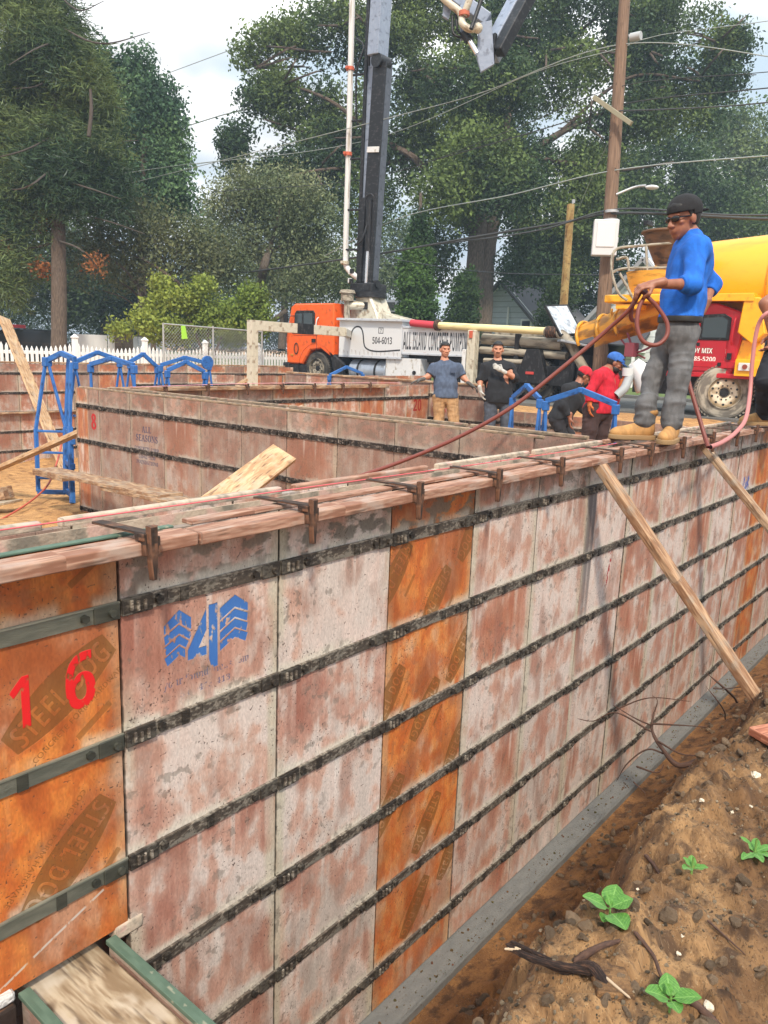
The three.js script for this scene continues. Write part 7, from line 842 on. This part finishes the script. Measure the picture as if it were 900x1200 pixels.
{ // twigs and dead branches
  M.twig = mat({ map: dataTex(64, 128, (x, y) => mix3([58, 40, 34], [98, 72, 58], fbm(x / 8, y / 20, 3))), roughness: 0.9 });
  const tw = (pts, r0, r1) => { const c = new THREE.CatmullRomCurve3(pts), g = new THREE.TubeGeometry(c, 24, 1, 6), p = g.attributes.position; for (let i = 0; i <= 24; i++) { const q = c.getPointAt(i / 24), r = i === 0 || i === 24 ? 0.0004 : lerp(r0, r1, i / 24) * (0.85 + 0.3 * n2(i * 0.8, r0 * 900)); for (let s = 0; s <= 6; s++) { const k = i * 7 + s, v = V(p.getX(k), p.getY(k), p.getZ(k)).sub(q).multiplyScalar(r).add(q); p.setXYZ(k, v.x, v.y, v.z); } } return g; };
  const B = (x, y, lift = 0.02) => bankAt(x, y).add(V(0, lift, 0)); // near the ground
  const A = (x, y, d) => at(x, y, d);
  const b1 = thing('dead_branch', 'bare reddish dead branch with thin twigs lying over the footing', 'branch', B(822, 892).toArray());
  part(b1, 'stem', [tw([A(822, 890, 4.1), A(795, 897, 4.15), A(778, 880, 4.25), A(764, 855, 4.4), A(767, 832, 4.5)], 0.017, 0.006)], M.twig);
  part(b1, 'twig', [tw([A(780, 884, 4.25), A(760, 878, 4.3), A(735, 895, 4.35), A(722, 916, 4.4)], 0.006, 0.002), tw([A(764, 858, 4.4), A(720, 835, 4.5), A(695, 845, 4.55), A(676, 842, 4.6)], 0.006, 0.002), tw([A(762, 848, 4.4), A(800, 850, 4.3), A(830, 852, 4.25)], 0.006, 0.002), tw([A(770, 868, 4.3), A(800, 884, 4.2), A(838, 884, 4.1)], 0.006, 0.002), tw([A(720, 832, 4.5), A(760, 818, 4.45), A(810, 822, 4.4)], 0.005, 0.002), tw([A(767, 835, 4.5), A(770, 820, 4.5), A(764, 815, 4.5)], 0.004, 0.0015), tw([A(745, 898, 4.3), A(772, 905, 4.2), A(778, 896, 4.2)], 0.006, 0.003), tw([A(742, 916, 4.2), A(757, 930, 4.15)], 0.004, 0.002), tw([A(763, 850, 4.4), A(745, 842, 4.45), A(718, 826, 4.5)], 0.005, 0.002)], M.twig);
  const b2 = thing('dead_branch', 'thin bare sticks leaning by the foot of the nearer brace', 'branch', B(850, 845).toArray()); part(b2, 'stem', [tw([B(864, 826), A(845, 803, 4.9), A(826, 787, 5.0)], 0.011, 0.007), tw([B(850, 846), A(840, 820, 4.8), A(827, 804, 4.9)], 0.006, 0.004), tw([B(835, 812), A(860, 806, 4.9), A(878, 804, 4.8)], 0.006, 0.003)], M.twig);
  const lg = thing('log', 'broken dark root with a splintered pale end lying on the bank', 'root', B(660, 1130).toArray()); const dd = B(664, 1136, 0.02).sub(EYE).dot(AX.f), l0 = at(592, 1106, dd + 0.05), l1 = B(690, 1146, 0.03); part(lg, 'root', [tw([l0, at(620, 1117, dd + 0.03), at(642, 1129, dd + 0.005), at(664, 1136, dd - 0.005), l1.clone().add(V(0, 0.006, 0)), B(716, 1166, 0.0)], 0.011, 0.017), tw([l0.clone().add(V(0.004, -0.008, 0.008)), at(632, 1126, dd + 0.0), l1.clone().add(V(0, -0.004, 0.012))], 0.009, 0.013), tw([l0.clone().lerp(l1, 0.1).add(V(-0.002, 0.012, -0.01)), at(648, 1127, dd + 0.0)], 0.005, 0.008)], mat({ map: dataTex(128, 128, (x, y) => mix3([44, 30, 26], [110, 78, 60], ss(0.45, 0.75, fbm(x / 20, y / 5, 4)))), roughness: 0.9, bumpMap: GRAIN, bumpScale: 0.01 })); part(lg, 'splinter', [tw([l0.clone().add(V(-0.01, -0.008, 0.004)), l0.clone().lerp(l1, 0.2)], 0.003, 0.009), tw([B(688, 1142, 0.04), B(712, 1160, 0.03), B(738, 1180, 0.025)], 0.006, 0.003)], mat({ color: [0.5, 0.38, 0.26], roughness: 0.85 }));
  tag(obj('root', [tw([B(672, 1128, 0.0), B(700, 1115, 0.012), B(728, 1102, 0.0)], 0.012, 0.006)], M.twig), 'short root beneath the large seedling', 'root');
  tag(obj('root', [tw([B(742, 1094, 0.01), B(764, 1122, 0.01), B(776, 1150, 0.008), B(790, 1166, 0)], 0.006, 0.005)], M.twig), 'thin curved root right of the large seedling', 'root'); tag(obj('root', [tw([B(755, 1004, 0.01), B(765, 1016, 0.012), B(776, 1030, 0)], 0.008, 0.005)], M.twig), 'stub of root on the lit part of the bank', 'root'); tag(obj('root', [tw([B(828, 1080, 0.006), B(848, 1098, 0.006), B(874, 1120, 0.002)], 0.004, 0.002)], M.twig), 'fine dark root on the right of the bank', 'root'); tag(obj('root', [tw([B(792, 1166, 0.02), B(820, 1190, 0.02), B(850, 1215, 0.01)], 0.012, 0.01)], M.twig), 'dark root at the bottom edge by the lower seedling', 'root');
  const fl = obj('flat_stone', [rb(0.15, 0.03, 0.1, 0, 0, 0, 0.008).rotateZ(-0.15).rotateY(0.6)], mat({ map: TD.dirt, color: [0.8, 0.75, 0.7], roughness: 0.9, bumpMap: GRAIN, bumpScale: 0.006 })); fl.position.copy(B(715, 1150, 0.005)); tag(fl, 'flat brown slab of wood beside the broken root', 'slab');
}
{ // seedlings
  const leafT = dataTex(128, 128, (x, y) => { const u = Math.abs(y / 128 - 0.5), v = x / 128; let c = mix3([62, 118, 38], [104, 160, 62], fbm(x / 16, y / 16, 3)); if (u < 0.025 || Math.abs((v * 7 + u * 5) % 1 - 0.5) < 0.05) c = mix3(c, [164, 206, 120], 0.55); return c; });
  const lm = new THREE.MeshPhysicalMaterial({ map: leafT, roughness: 0.68, transmission: 0.3, thickness: 0, side: THREE.DoubleSide });
  function leaf(L, W, bend, fold) { const P = [], U = [], I = [], N = 9, K = 4; for (let i = 0; i <= N; i++) { const t = i / N, q = Math.max(0, (t - 0.14) / 0.86), w = W * Math.pow(Math.sin(Math.PI * Math.pow(q, 0.75)), 0.75) * (1 - 0.15 * q) + 0.002; for (let k = -K; k <= K; k++) { const s = k / K; P.push(L * t * Math.cos(bend * t * 0.6), L * Math.sin(bend * t) * 0.3 - bend * L * t * t * 0.35 + Math.abs(s) * w * fold + 0.0016 * Math.sin(t * 14 + s * 3) * (Math.abs(s)), s * w); U.push(t, s * 0.5 + 0.5); if (i < N && k < K) { const b = i * (2 * K + 1) + k + K; I.push(b, b + 1, b + 2 * K + 1, b + 1, b + 2 * K + 2, b + 2 * K + 1); } } } const g = new THREE.BufferGeometry(); g.setAttribute('position', new THREE.Float32BufferAttribute(P, 3)); g.setAttribute('uv', new THREE.Float32BufferAttribute(U, 2)); g.setIndex(I); g.computeVertexNormals(); return g; }
  const seedling = (label, px, py, lv, s) => { const p = bankAt(px, py); const t = thing('seedling', label, 'seedling', p.toArray()); obj('stem', [tube([V(0, -0.02, 0), V(0.002, 0.03 * s, 0), V(0, 0.055 * s, 0)], 0.0035 * s, 8, 6)], mat({ color: [0.16, 0.3, 0.07] }), t); for (const [a, L, W, up, bend, h] of lv) { const m = obj('leaf', leaf(L * s * 0.95, W * s * 1.12, bend, 0.16), lm, t); m.position.y = h * s; m.rotation.set(0, a, 0); m.rotateZ(up); } };
  // angles: 0 = +x (up right in the picture), growing towards -z
  seedling('largest seedling with four broad leaves on the crest of the bank', 713, 1082, [[0.2, 0.095, 0.032, 0.45, 0.4, 0.05], [2.1, 0.1, 0.03, 0.4, 0.3, 0.05], [4.1, 0.1, 0.036, 0.15, 0.5, 0.04], [5.6, 0.085, 0.03, 0.35, 0.4, 0.055], [3.1, 0.05, 0.02, 0.1, 0.3, 0.03], [1.1, 0.04, 0.012, 1.0, 0.2, 0.06]], 0.95);
  seedling('seedling with long pointed leaves at the bottom edge', 784, 1186, [[0.6, 0.075, 0.026, 0.6, 0.4, 0.04], [2.2, 0.085, 0.028, 0.35, 0.5, 0.04], [5.2, 0.09, 0.026, 0.3, 0.4, 0.045], [3.9, 0.06, 0.02, 0.2, 0.3, 0.04], [1.4, 0.04, 0.013, 1.0, 0.2, 0.05]], 0.9);
  seedling('small seedling on the middle of the bank', 810, 1024, [[0.4, 0.045, 0.011, 0.5, 0.3, 0.02], [2.8, 0.05, 0.014, 0.3, 0.3, 0.02], [5.1, 0.05, 0.013, 0.3, 0.3, 0.02], [1.6, 0.04, 0.01, 0.7, 0.3, 0.02]], 1.1);
  seedling('flat rosette weed near the right edge of the bank', 884, 1002, [[0.2, 0.07, 0.012, 0.2, 0.3, 0.01], [1.3, 0.06, 0.012, 0.5, 0.3, 0.01], [2.9, 0.085, 0.014, 0.1, 0.3, 0.01], [3.8, 0.06, 0.012, 0.1, 0.3, 0.01], [4.9, 0.07, 0.013, 0.1, 0.3, 0.01], [5.7, 0.07, 0.012, 0.2, 0.3, 0.01]], 1.1);
}
renderer.render(scene, camera);
